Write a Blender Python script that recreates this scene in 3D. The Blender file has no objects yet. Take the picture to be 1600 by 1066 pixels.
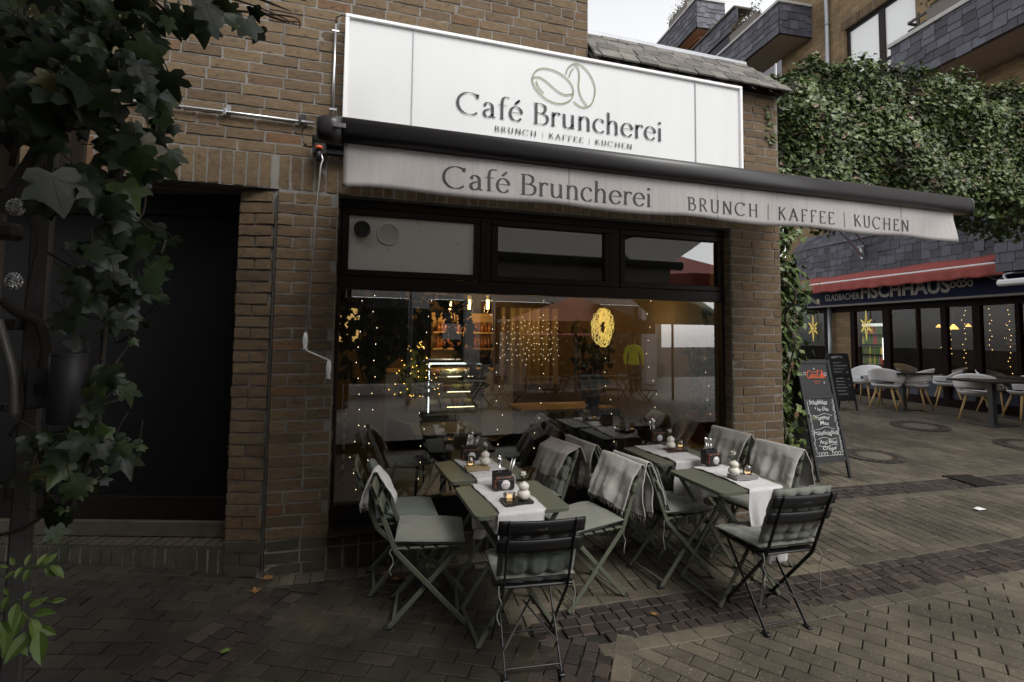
import bpy, bmesh, math, random
from mathutils import Vector, Matrix, noise as mnoise
rnd = random.Random(7)
scene = bpy.context.scene
col = scene.collection

# ------------------------------------------------------------------ camera, light, exposure
FOC, PCX, PCY = 789.084, 808.454, 474.852          # focal length and principal point, pixels of a 1600 x 1066 frame
YAW, PITCH, ROLL = -0.296199, 0.060862, 0.011515
EYE = Vector((0, 0, 1.72))
def cam_axes():
    cy, sy, cp, sp, cr, sr = math.cos(YAW), math.sin(YAW), math.cos(PITCH), math.sin(PITCH), math.cos(ROLL), math.sin(ROLL)
    B = Matrix(((1, 0, 0), (0, 0, -1), (0, 1, 0)))
    Rz = Matrix(((cy, sy, 0), (-sy, cy, 0), (0, 0, 1)))
    Rx = Matrix(((1, 0, 0), (0, cp, sp), (0, -sp, cp)))
    Rr = Matrix(((cr, -sr, 0), (sr, cr, 0), (0, 0, 1)))
    return Rr @ Rx @ B @ Rz
AX = cam_axes()
cd = bpy.data.cameras.new('camera'); cam = bpy.data.objects.new('camera', cd); col.objects.link(cam)
r, d, fw = AX[0], AX[1], AX[2]
mw = Matrix(((r[0], -d[0], -fw[0], EYE.x), (r[1], -d[1], -fw[1], EYE.y), (r[2], -d[2], -fw[2], EYE.z), (0, 0, 0, 1)))
cam.matrix_world = mw
cd.sensor_width = 36; cd.lens = FOC * 36 / 1600
cd.shift_x = (800 - PCX) / 1600; cd.shift_y = (PCY - 533) / 1600
cd.clip_start = 0.02; cd.clip_end = 400
scene.camera = cam

SUN_EL, SUN_AZ = 52, 156
w = bpy.data.worlds.new('World'); scene.world = w; w.use_nodes = True
nt = w.node_tree; nt.nodes.clear()
sky = nt.nodes.new('ShaderNodeTexSky'); sky.sky_type = 'NISHITA'; sky.sun_disc = False
sky.sun_elevation = math.radians(SUN_EL); sky.sun_rotation = math.radians(SUN_AZ)
sky.air_density = 1.0; sky.dust_density = 1.0; sky.ozone_density = 1.0
hs = nt.nodes.new('ShaderNodeHueSaturation'); hs.inputs['Value'].default_value = 1.3; hs.inputs['Saturation'].default_value = 0.06   # overcast: a grey-white sky
bg = nt.nodes.new('ShaderNodeBackground'); bg.inputs['Strength'].default_value = 0.15
ow = nt.nodes.new('ShaderNodeOutputWorld')
nt.links.new(sky.outputs[0], hs.inputs['Color']); nt.links.new(hs.outputs[0], bg.inputs['Color']); nt.links.new(bg.outputs[0], ow.inputs[0])
sl = bpy.data.lights.new('sun', 'SUN'); sl.energy = 1.3; sl.angle = math.radians(25); sl.color = (1, .96, .9)
sun = bpy.data.objects.new('sun', sl); col.objects.link(sun)
_a, _e = math.radians(SUN_AZ), math.radians(SUN_EL)
sun.rotation_euler = Vector((-math.sin(_a) * math.cos(_e), -math.cos(_a) * math.cos(_e), -math.sin(_e))).to_track_quat('-Z', 'Y').to_euler()
scene.view_settings.view_transform = 'Standard'; scene.view_settings.look = 'None'
scene.view_settings.exposure = 0.75; scene.view_settings.gamma = 1
scene.render.engine = 'CYCLES'
scene.cycles.max_bounces = 8; scene.cycles.transparent_max_bounces = 12; scene.cycles.glossy_bounces = 4
scene.cycles.caustics_reflective = False; scene.cycles.caustics_refractive = False

# ------------------------------------------------------------------ measuring helpers
def ray(px, py):
    v = Vector(((px - PCX) / FOC, (py - PCY) / FOC, 1.0)); return AX.transposed() @ v
YW = 4.0                                            # the cafe wall's plane
def W(px, py, Y=YW):
    d = ray(px, py); return EYE + d * ((Y - EYE.y) / d.y)
def D(px, py, depth): return EYE + ray(px, py) * depth
def zg(x, y):
    s = .85 * x + .53 * y; t = (s - 3.9) / .45
    sp = .45 * (math.log1p(math.exp(-abs(t))) + max(t, 0))
    z = .042 * min(sp, 7.5)
    if x < -.5 and y > 2.9: z += .10 * min(1, (-.5 - x) / 1.6) * min(1, (y - 2.9) / .9)
    return z
def G(px, py, h=0):
    d = ray(px, py); z = 0
    for _ in range(40):
        p = EYE + d * ((z + h - EYE.z) / d.z); z = zg(p.x, p.y) * .5 + z * .5
    return p

# ------------------------------------------------------------------ mesh builder
class MB:
    def __init__(s): s.v = []; s.f = []; s.m = []; s.cm = 0; s.sm = []; s.csm = False; s.T = None
    def add(s, vs, fs):
        o = len(s.v)
        s.v += [(s.T @ Vector(v))[:] if s.T else tuple(v) for v in vs]
        for f in fs: s.f.append(tuple(i + o for i in f)); s.m.append(s.cm); s.sm.append(s.csm)
        return s
    def box(s, c, size, R=None, bev=0.0):
        hx, hy, hz = [q / 2 for q in size]; c = Vector(c)
        b = min(bev, hx * .9, hy * .9, hz * .9)
        vs = []; idx = {}
        if b <= 0:
            for x in (-1, 1):
                for y in (-1, 1):
                    for z in (-1, 1): vs.append(Vector((x * hx, y * hy, z * hz)))
            fs = [(0, 1, 3, 2), (4, 6, 7, 5), (0, 4, 5, 1), (2, 3, 7, 6), (0, 2, 6, 4), (1, 5, 7, 3)]
        else:
            for x in (-1, 1):
                for y in (-1, 1):
                    for z in (-1, 1):
                        for a in range(3):
                            idx[x, y, z, a] = len(vs)
                            q = [x * (hx - b), y * (hy - b), z * (hz - b)]; q[a] += (x, y, z)[a] * b
                            vs.append(Vector(q))
            fs = []
            for a in range(3):
                o = [i for i in range(3) if i != a]
                for sg in (-1, 1):
                    ring = []
                    for p, q in ((-1, -1), (1, -1), (1, 1), (-1, 1)):
                        k = [0, 0, 0]; k[a] = sg; k[o[0]] = p; k[o[1]] = q; ring.append(idx[k[0], k[1], k[2], a])
                    flip = (sg > 0) != (a == 1)
                    fs.append(tuple(ring) if flip else tuple(ring[::-1]))
            for a in range(3):
                o = [i for i in range(3) if i != a]
                for p in (-1, 1):
                    for q in (-1, 1):
                        e = []
                        for sg, ax in ((-1, o[0]), (1, o[0]), (1, o[1]), (-1, o[1])):
                            k = [0, 0, 0]; k[a] = sg; k[o[0]] = p; k[o[1]] = q; e.append(idx[k[0], k[1], k[2], ax])
                        fs.append(tuple(e))
            for x in (-1, 1):
                for y in (-1, 1):
                    for z in (-1, 1): fs.append((idx[x, y, z, 0], idx[x, y, z, 1], idx[x, y, z, 2]))
        if R is not None: vs = [R @ v for v in vs]
        return s.add([v + c for v in vs], fs)
    def bar(s, p0, p1, wd, ht, up=(0, 0, 1), bev=0.0):
        p0, p1 = Vector(p0), Vector(p1); x = (p1 - p0); L = x.length; x.normalize()
        u = Vector(up); y = u.cross(x)
        if y.length < 1e-4: y = Vector((0, 1, 0)).cross(x)
        y.normalize(); z = x.cross(y)
        R = Matrix((x, y, z)).transposed()
        return s.box((p0 + p1) / 2, (L, wd, ht), R, bev)
    def tube(s, pts, rad, n=8, caps=True):
        pts = [Vector(p) for p in pts]; k = len(pts); vs = []; fs = []
        rads = rad if isinstance(rad, (list, tuple)) else [rad] * k
        prev = None
        for i, p in enumerate(pts):
            t = (pts[min(i + 1, k - 1)] - pts[max(i - 1, 0)]).normalized()
            if prev is None:
                a = Vector((0, 0, 1)) if abs(t.z) < .9 else Vector((1, 0, 0))
                u = t.cross(a).normalized()
            else: u = (prev - t * prev.dot(t)).normalized()
            prev = u; v = t.cross(u)
            for j in range(n):
                an = 2 * math.pi * j / n; vs.append(p + (u * math.cos(an) + v * math.sin(an)) * rads[i])
        for i in range(k - 1):
            for j in range(n):
                a = i * n + j; b = i * n + (j + 1) % n; fs.append((a, b, b + n, a + n))
        if caps: fs.append(tuple(range(n))[::-1]); fs.append(tuple(range((k - 1) * n, k * n)))
        sm = s.csm; s.csm = True; s.add(vs, fs); s.csm = sm; return s
    def lathe(s, prof, o=(0, 0, 0), n=24, R=None):
        o = Vector(o); vs = []; fs = []
        for r, z in prof:
            for j in range(n):
                a = 2 * math.pi * j / n; v = Vector((r * math.cos(a), r * math.sin(a), z))
                vs.append(o + (R @ v if R else v))
        k = len(prof)
        for i in range(k - 1):
            for j in range(n):
                a = i * n + j; b = i * n + (j + 1) % n; fs.append((a, b, b + n, a + n))
        if prof[0][0] > 1e-5: fs.append(tuple(range(n))[::-1])
        if prof[-1][0] > 1e-5: fs.append(tuple(range((k - 1) * n, k * n)))
        sm = s.csm; s.csm = True; s.add(vs, fs); s.csm = sm; return s
    def grid(s, fn, nu, nv, wrap_u=False):
        vs = [fn(i / nu, j / nv) for j in range(nv + 1) for i in range(nu + (0 if wrap_u else 1))]
        k = nu if wrap_u else nu + 1; fs = []
        for j in range(nv):
            for i in range(nu):
                a = j * k + i; b = j * k + (i + 1) % k; fs.append((a, b, b + k, a + k))
        sm = s.csm; s.csm = True; s.add(vs, fs); s.csm = sm; return s
    def build(s, name, mats, parent=None, loc=None, thick=0.0, subd=0):
        me = bpy.data.meshes.new(name); me.from_pydata(s.v, [], s.f)
        if not isinstance(mats, (list, tuple)): mats = [mats]
        for m in mats: me.materials.append(m)
        me.polygons.foreach_set('material_index', s.m); me.polygons.foreach_set('use_smooth', s.sm)
        me.validate(); me.update()
        o = bpy.data.objects.new(name, me); col.objects.link(o)
        if parent: o.parent = parent
        if loc: o.location = loc
        if thick:
            q = o.modifiers.new('solid', 'SOLIDIFY'); q.thickness = thick; q.offset = 0
        if subd:
            q = o.modifiers.new('sub', 'SUBSURF'); q.levels = subd; q.render_levels = subd
        return o
def fix_normals(o):
    bm = bmesh.new(); bm.from_mesh(o.data); bmesh.ops.recalc_face_normals(bm, faces=bm.faces); bm.to_mesh(o.data); bm.free(); return o
def tag(o, label=None, cat=None, group=None, kind=None):
    if label: o['label'] = label
    if cat: o['category'] = cat
    if group: o['group'] = group
    if kind: o['kind'] = kind
    return o
def thing(name, label, cat, loc=(0, 0, 0), rotz=0, group=None):
    o = bpy.data.objects.new(name, None); col.objects.link(o); o.empty_display_size = .1
    o.location = loc; o.rotation_euler = (0, 0, rotz); return tag(o, label, cat, group)
def copy_tree(o, parent=None):
    c = o.copy(); col.objects.link(c)
    if parent: c.parent = parent
    for ch in list(o.children): copy_tree(ch, c)
    return c

# ------------------------------------------------------------------ materials
def N(nt, t, **kw):
    n = nt.nodes.new('ShaderNode' + t)
    for k, v in kw.items():
        if k in n.inputs: n.inputs[k].default_value = v
        else: setattr(n, k, v)
    return n
def math_(nt, op, a, b=None, clamp=False):
    n = nt.nodes.new('ShaderNodeMath'); n.operation = op; n.use_clamp = clamp
    for i, q in enumerate((a, b)):
        if q is None: continue
        if hasattr(q, 'is_linked'): nt.links.new(q, n.inputs[i])
        else: n.inputs[i].default_value = q
    return n.outputs[0]
def ramp(nt, fac, stops, interp='LINEAR'):
    n = nt.nodes.new('ShaderNodeValToRGB'); n.color_ramp.interpolation = interp
    e = n.color_ramp.elements
    while len(e) < len(stops): e.new(0.5)
    for q, (p, c) in zip(e, stops): q.position = p; q.color = (*c, 1) if len(c) == 3 else c
    nt.links.new(fac, n.inputs[0]); return n.outputs[0]
def mixc(nt, fac, a, b, bt='MIX'):
    n = nt.nodes.new('ShaderNodeMix'); n.data_type = 'RGBA'; n.blend_type = bt
    for i, q in ((0, fac), (6, a), (7, b)):
        if hasattr(q, 'is_linked'): nt.links.new(q, n.inputs[i])
        else: n.inputs[i].default_value = q if i == 0 else (*q, 1)
    return n.outputs[2]
def M(name, base, rough=.6, metal=0, noise=(8, .15), stain=None, bump=(60, .1), island=0, stops=None, coat=0, spec=None, emit=None, stretch=None, sheen=0, dist=.004, spots=None, rvar=0):
    m = bpy.data.materials.new(name); m.use_nodes = True; nt = m.node_tree
    b = nt.nodes['Principled BSDF']; L = nt.links.new
    tc = N(nt, 'TexCoord'); vec = tc.outputs['Object']
    if stretch:
        mp = N(nt, 'Mapping'); mp.inputs['Scale'].default_value = stretch; L(vec, mp.inputs[0]); vec = mp.outputs[0]
    geo = N(nt, 'NewGeometry')
    if stops: c = ramp(nt, geo.outputs['Random Per Island'], stops)
    else:
        rgb = N(nt, 'RGB'); rgb.outputs[0].default_value = (*base, 1); c = rgb.outputs[0]
    f = None
    if noise:
        n1 = N(nt, 'TexNoise', Scale=noise[0], Detail=6.0, Roughness=.65); L(vec, n1.inputs['Vector'])
        f = math_(nt, 'MULTIPLY_ADD', n1.outputs[0], 2 * noise[1] * 1.6); nt.nodes[-1].inputs[2].default_value = 1 - noise[1] * 1.6
    if island:
        g = math_(nt, 'MULTIPLY_ADD', geo.outputs['Random Per Island'], 2 * island); nt.nodes[-1].inputs[2].default_value = 1 - island
        f = math_(nt, 'MULTIPLY', f, g) if f is not None else g
    if f is not None:
        cv = N(nt, 'CombineColor'); 
        for i in range(3): L(f, cv.inputs[i])
        c = mixc(nt, 1.0, c, cv.outputs[0], 'MULTIPLY')
    if stain:
        n4 = N(nt, 'TexNoise', Scale=stain[0], Detail=4.0, Roughness=.6); L(tc.outputs['Object'], n4.inputs['Vector'])
        c = mixc(nt, 1.0, c, ramp(nt, n4.outputs[0], [(.36, (stain[1],) * 3), (.60, (1, 1, 1))]), 'MULTIPLY')
    if spots:
        n3 = N(nt, 'TexNoise', Scale=spots[0], Detail=3.0); L(tc.outputs['Object'], n3.inputs['Vector'])
        k = ramp(nt, n3.outputs[0], [(spots[1], (0, 0, 0)), (min(1, spots[1] + spots[3]), (1, 1, 1))])
        c = mixc(nt, k, c, spots[2])
    L(c, b.inputs['Base Color'])
    b.inputs['Roughness'].default_value = rough; b.inputs['Metallic'].default_value = metal
    if rvar:
        nr = N(nt, 'TexNoise', Scale=rvar, Detail=3.0); L(tc.outputs['Object'], nr.inputs['Vector'])
        q = math_(nt, 'MULTIPLY_ADD', nr.outputs[0], .5, True); nt.nodes[-1].inputs[2].default_value = rough - .25; L(q, b.inputs['Roughness'])
    if spec is not None: b.inputs['Specular IOR Level'].default_value = spec
    if coat: b.inputs['Coat Weight'].default_value = coat
    if sheen: b.inputs['Sheen Weight'].default_value = sheen
    if emit:
        b.inputs['Emission Color'].default_value = (*emit[0], 1); b.inputs['Emission Strength'].default_value = emit[1]
    if bump:
        n2 = N(nt, 'TexNoise', Scale=bump[0], Detail=5.0, Roughness=.6); L(vec, n2.inputs['Vector'])
        bp = N(nt, 'Bump', Strength=bump[1], Distance=dist); L(n2.outputs[0], bp.inputs['Height']); L(bp.outputs[0], b.inputs['Normal'])
    return m
def glass_mat(name, tint=(1, 1, 1), ior=1.5, boost=0.0, rough=0.0):
    m = bpy.data.materials.new(name); m.use_nodes = True; nt = m.node_tree; nt.nodes.clear(); L = nt.links.new
    fr = N(nt, 'Fresnel', IOR=ior); tr = N(nt, 'BsdfTransparent', Color=(*tint, 1)); gl = N(nt, 'BsdfGlossy', Roughness=rough)
    f = math_(nt, 'ADD', fr.outputs[0], boost, True)
    mx = N(nt, 'MixShader'); L(f, mx.inputs[0]); L(tr.outputs[0], mx.inputs[1]); L(gl.outputs[0], mx.inputs[2])
    o = N(nt, 'OutputMaterial'); L(mx.outputs[0], o.inputs[0]); return m
def emit_mat(name, c, s):
    m = bpy.data.materials.new(name); m.use_nodes = True; b = m.node_tree.nodes['Principled BSDF']
    b.inputs['Base Color'].default_value = (*c, 1); b.inputs['Emission Color'].default_value = (*c, 1); b.inputs['Emission Strength'].default_value = s; return m

m_brick = M('rough_clay_brick', (.2, .13, .07), .9, noise=(16, .40), bump=(55, .75), dist=.006, stretch=(1, 1, 2.2), spots=(26, .60, (.035, .025, .016), .16),
            stops=[(0, (0.092, 0.061, 0.035)), (.12, (0.109, 0.073, 0.041)), (.3, (0.126, 0.085, 0.047)), (.5, (0.139, 0.095, 0.051)), (.7, (0.121, 0.080, 0.046)), (.85, (0.147, 0.102, 0.057)), (.94, (0.133, 0.086, 0.047)), (.97, (0.140, 0.073, 0.035)), (1, (0.097, 0.064, 0.038))])
m_mortar = M('grey_mortar', (.195, .182, .165), .95, noise=(6, .25), bump=(120, .5))
m_dkbrick = M('damp_plinth_brick', (.06, .047, .032), .85, noise=(9, .4), bump=(60, .7), spots=(3.2, .56, (.030, .036, .014), .2))
m_frame = M('dark_brown_frame', (.016, .011, .009), .5, noise=(3, .1), bump=None, spec=.2)
m_door = M('dark_red_brown_door_frame', (.006, .002, .0015), .5, noise=(3, .1), bump=None, spec=.15)
m_glass = glass_mat('window_glass', (.72, .74, .72), 1.5, .19)
m_glass2 = glass_mat('restaurant_glass', (.75, .76, .75), 1.45, 0)
m_clear = glass_mat('clear_glass', (.95, .97, .97), 1.45)
m_white = M('white_enamel', (.78, .78, .78), .35, noise=(2, .02), bump=None)
m_signface = M('white_sign_face', (.62, .625, .625), .3, noise=(1.6, .05), bump=(1.5, .06), dist=.02, stretch=(2.2, 1, .5))
m_panel = M('dusty_white_panel', (.70, .67, .645), .5, noise=(5, .07), bump=None, spots=(9, .66, (.36, .33, .30), .15))
m_anth = M('anthracite_aluminium', (.034, .032, .033), .40, noise=(2, .08), bump=None)
m_black = M('black_plastic', (.010, .010, .011), .45, noise=None, bump=None)
m_alu = M('bare_aluminium', (.62, .62, .63), .28, .9, noise=None, bump=None)
m_zinc = M('grey_zinc', (.33, .34, .36), .4, .5, noise=(4, .12), bump=None)
m_ink = M('dark_grey_lettering', (.033, .030, .033), .6, noise=None, bump=None)
m_olive = M('olive_logo_line', (.19, .22, .10), .6, noise=None, bump=None)
m_slate_old = M('weathered_roof_slate', (.115, .105, .094), .8, noise=(9, .4), bump=(30, .6), island=.4, spots=(6, .60, (.10, .105, .06), .2))
m_slate = M('blue_grey_slate', (.076, .075, .093), .6, noise=(6, .25), bump=(25, .4), island=.42, spec=.3)
m_sage = M('sage_green_powder_coat', (.100, .108, .080), .5, noise=(3, .08), bump=(200, .04), spec=.18)
m_blackm = M('black_powder_coat', (.012, .012, .014), .42, noise=None, bump=None)
m_cush = M('grey_green_cotton', (.165, .172, .145), .95, noise=(5, .16), bump=(420, .25), sheen=.3)
m_cush2 = M('sage_cotton', (.100, .122, .102), .95, noise=(5, .16), bump=(420, .25), sheen=.3)
m_blank = M('light_grey_blanket_wool', (.40, .39, .365), .97, noise=(7, .14), bump=(300, .45), sheen=.4)
m_blankw = M('pale_grey_blanket_wool', (.52, .51, .50), .97, noise=(7, .14), bump=(300, .45), sheen=.4)
m_linen = M('white_gauze_linen', (.56, .545, .55), .95, noise=(30, .10), bump=(350, .5), sheen=.2)
m_ceram = M('cream_ceramic', (.68, .64, .57), .5, noise=(6, .06), bump=(40, .05))
m_wood = M('beech_wood', (.50, .32, .13), .5, noise=(10, .12), bump=None, stretch=(6, 6, 1))
m_chrome = M('polished_steel', (.7, .7, .7), .12, 1, noise=None, bump=None)
m_red = M('faded_red_canvas', (.30, .065, .055), .85, noise=(5, .15), bump=(200, .15))
m_navy = M('navy_sign', (.009, .012, .042), .6, noise=(4, .12), bump=None, spec=.1)
m_terra = M('terracotta', (.46, .18, .08), .8, noise=(7, .2), bump=(60, .2))
m_shell = M('white_plastic_shell', (.82, .81, .81), .42, noise=(3, .04), bump=None)
def leaf_mat(name, stops, rough=.42, back=.25):
    m = M(name, (.05, .08, .03), rough, noise=(25, .2), bump=(30, .25), stops=stops)
    return m
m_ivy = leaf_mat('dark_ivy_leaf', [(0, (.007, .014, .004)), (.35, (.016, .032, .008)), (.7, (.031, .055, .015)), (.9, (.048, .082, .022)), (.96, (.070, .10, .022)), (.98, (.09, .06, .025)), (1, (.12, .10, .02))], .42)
m_vein = M('pale_leaf_vein', (.060, .075, .045), .6, noise=None, bump=None)
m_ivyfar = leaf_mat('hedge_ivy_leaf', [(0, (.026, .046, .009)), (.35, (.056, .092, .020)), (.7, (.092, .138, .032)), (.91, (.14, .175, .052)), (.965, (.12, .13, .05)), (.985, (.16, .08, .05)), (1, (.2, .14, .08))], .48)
m_bark = M('grey_brown_bark', (.055, .042, .032), .9, noise=(20, .3), bump=(60, .6))
m_steelpost = M('dull_galvanised_steel', (.085, .08, .078), .5, .4, noise=(6, .25), bump=(40, .15))
m_lightleaf = leaf_mat('fresh_green_leaf', [(0, (.09, .15, .025)), (1, (.16, .22, .045))], .5)
# ------------------------------------------------------------------ lettering
def arc(cx, cy, rx, ry, a0, a1, n=20):
    return [(cx + rx * math.cos(math.radians(a0 + (a1 - a0) * i / n)), cy + ry * math.sin(math.radians(a0 + (a1 - a0) * i / n))) for i in range(n + 1)]
def spl(pts, n=8):
    out = []
    P = [pts[0]] + list(pts) + [pts[-1]]
    for i in range(1, len(P) - 2):
        p0, p1, p2, p3 = [Vector((*q, 0)) for q in P[i - 1:i + 3]]
        for k in range(n):
            t = k / n
            v = .5 * ((2 * p1) + (p2 - p0) * t + (2 * p0 - 5 * p1 + 4 * p2 - p3) * t * t + (3 * p1 - p0 - 3 * p2 + p3) * t ** 3)
            out.append((v.x, v.y))
    out.append(tuple(pts[-1])); return out
def sf(x, y, wd=.2): return [(x - wd / 2, y), (x + wd / 2, y)]
XH = .66
GL = {
 'C': (1.0, [arc(.50, .5, .47, .515, 48, 312, 36), [(.83, .98), (.815, .80)]]),
 'a': (.60, [spl([(.10, .50), (.13, .62), (.25, .675), (.38, .60), (.42, .46)]), [(.42, .48), (.42, .05)], [(.42, .06), (.48, 0), (.55, .02)], spl([(.42, .40), (.25, .36), (.10, .26), (.08, .12), (.17, 0), (.30, .02), (.42, .14)])]),
 'f': (.44, [[(.19, 0), (.19, .78)], spl([(.19, .76), (.23, .97), (.36, 1.06), (.50, 1.03)]), [(.02, XH - .02), (.40, XH - .02)], sf(.19, .0, .22)]),
 'é': (.64, [[(.08, .38), (.56, .38)], arc(.32, .33, .25, .34, 8, 325, 26), [(.27, .80), (.46, 1.0)], [(.285, .80), (.475, 1.0)]]),
 'e': (.64, [[(.08, .38), (.56, .38)], arc(.32, .33, .25, .34, 8, 325, 26)]),
 'B': (.74, [[(.14, 0), (.14, 1)], spl([(.14, 1), (.36, .995), (.53, .88), (.52, .66), (.38, .535), (.14, .53)]), spl([(.14, .53), (.42, .525), (.62, .40), (.62, .15), (.44, .01), (.14, 0)]), sf(.11, 0, .2), sf(.11, 1, .2)]),
 'r': (.46, [[(.13, 0), (.13, XH)], spl([(.13, .44), (.19, .58), (.30, .67), (.43, .62)]), [(.34, .665), (.44, .585)], sf(.13, 0, .22), [(.03, XH), (.13, XH)]]),
 'u': (.70, [[(.14, XH), (.14, .2)], spl([(.14, .22), (.18, .05), (.30, -.01), (.44, .06), (.52, .2)]), [(.52, XH), (.52, .0)], [(.52, .0), (.62, .0)], [(.04, XH), (.14, XH)], [(.42, XH), (.52, XH)]]),
 'n': (.70, [[(.14, 0), (.14, XH)], spl([(.14, .44), (.22, .60), (.35, .675), (.48, .60), (.52, .44)]), [(.52, .46), (.52, 0)], sf(.14, 0, .22), sf(.52, 0, .22), [(.04, XH), (.14, XH)]]),
 'c': (.58, [arc(.32, .33, .26, .345, 50, 318, 26), [(.44, .60), (.52, .52)]]),
 'h': (.70, [[(.14, 0), (.14, 1.06)], spl([(.14, .44), (.22, .60), (.35, .675), (.48, .60), (.52, .44)]), [(.52, .46), (.52, 0)], sf(.14, 0, .22), sf(.52, 0, .22), [(.04, 1.06), (.14, 1.06)]]),
 'i': (.30, [[(.14, 0), (.14, XH)], sf(.14, 0, .22), [(.04, XH), (.14, XH)], arc(.14, .93, .035, .035, 0, 360, 10)]),
 'R': (.80, [[(.14, 0), (.14, 1)], spl([(.14, 1), (.38, .995), (.55, .88), (.54, .64), (.38, .50), (.14, .49)]), [(.36, .49), (.68, 0)], sf(.14, 0, .24)]),
 'U': (.86, [[(.14, 1), (.14, .32)], spl([(.14, .34), (.18, .08), (.40, -.01), (.62, .08), (.68, .34)]), [(.68, .34), (.68, 1)], sf(.14, 1, .24), sf(.68, 1, .2)]),
 'N': (.92, [[(.14, 0), (.14, 1)], [(.14, 1), (.74, 0)], [(.74, 0), (.74, 1)], sf(.14, 0, .2), sf(.74, 1, .2)]),
 'H': (.90, [[(.14, 0), (.14, 1)], [(.72, 0), (.72, 1)], [(.14, .52), (.72, .52)], sf(.14, 0, .22), sf(.14, 1, .22), sf(.72, 0, .22), sf(.72, 1, .22)]),
 'K': (.82, [[(.14, 0), (.14, 1)], [(.64, 1), (.14, .44)], [(.30, .60), (.70, 0)], sf(.14, 0, .22), sf(.14, 1, .22)]),
 'A': (.88, [[(.40, 1), (.08, 0)], [(.40, 1), (.76, 0)], [(.20, .36), (.63, .36)], sf(.08, 0, .18), sf(.76, 0, .18)]),
 'F': (.68, [[(.14, 0), (.14, 1)], [(.14, 1), (.58, 1)], [(.14, .53), (.46, .53)], sf(.14, 0, .22), [(.58, 1), (.58, .88)]]),
 'E': (.70, [[(.14, 0), (.14, 1)], [(.14, 1), (.58, 1)], [(.14, .53), (.48, .53)], [(.14, 0), (.60, 0)], [(.58, 1), (.58, .88)], [(.60, 0), (.60, .12)]]),
 'V|': (.3, []), '|': (.34, [[(.17, -.18), (.17, 1.1)]]), ' ': (.36, []),
}
def ribbon(mb, pts, fn, tmin, tmax, power=1.3):
    n = len(pts); vs = []; fs = []
    for i in range(n):
        a = pts[max(i - 1, 0)]; b = pts[min(i + 1, n - 1)]
        dx, dy = b[0] - a[0], b[1] - a[1]; L = math.hypot(dx, dy) or 1e-6
        t = (tmin + (tmax - tmin) * abs(dy / L) ** power) / 2
        nx, ny = -dy / L * t, dx / L * t
        vs += [fn(pts[i][0] + nx, pts[i][1] + ny), fn(pts[i][0] - nx, pts[i][1] - ny)]
    for i in range(n - 1): fs.append((2 * i, 2 * i + 1, 2 * i + 3, 2 * i + 2))
    mb.add(vs, fs)
def text_width(s, track=0): return sum(GL[c][0] + track for c in s) - track
def stroke_text(mb, s, fn, x0, x1, y0, h, tmin=.025, tmax=.11, track=0.0, thin='|'):
    """letters of cap height h from x0 to x1 on the baseline y0(x); fn maps plane (x, y) to a point"""
    k = (x1 - x0) / text_width(s, track); x = x0
    for c in s:
        adv, strokes = GL[c]
        for st in strokes:
            tm = tmin if c in thin else tmax
            # ribbon in glyph units so that strokes keep their own proportions
            ribbon(mb, st, lambda u, v, x=x: fn(x + u * k, y0 + v * h), tmin, tm)
        x += (adv + track) * k
def stroke_words(name, m, parent, s, fn, x0, x1, y0, h, tmin, tmax, track):
    k = (x1 - x0) / text_width(s, track); x = x0
    for wd in s.split(' '):
        b = MB(); xe = x + text_width(wd, track) * k; stroke_text(b, wd, fn, x, xe, y0, h, tmin, tmax, track); b.build('divider_line' if wd == '|' else name, m, parent)
        x = xe + (GL[' '][0] + 2 * track) * k
def font_mesh(s, size, shear=0.0, bold=0.0, extrude=0.0, align='LEFT', space=1.0):
    c = bpy.data.curves.new('lettering', 'FONT'); c.body = s; c.size = size; c.shear = shear; c.offset = bold; c.extrude = extrude; c.align_x = align; c.space_character = space; c.resolution_u = 4
    o = bpy.data.objects.new('lettering', c); col.objects.link(o)
    dg = bpy.context.evaluated_depsgraph_get(); me = bpy.data.meshes.new_from_object(o.evaluated_get(dg))
    vs = [v.co.copy() for v in me.vertices]; fs = [tuple(p.vertices) for p in me.polygons]
    bpy.data.objects.remove(o); bpy.data.curves.remove(c); bpy.data.meshes.remove(me); return vs, fs
def font_into(mb, s, size, fn, **kw):
    vs, fs = font_mesh(s, size, **kw)
    mb.add([fn(v.x, v.y) for v in vs], fs)

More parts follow.
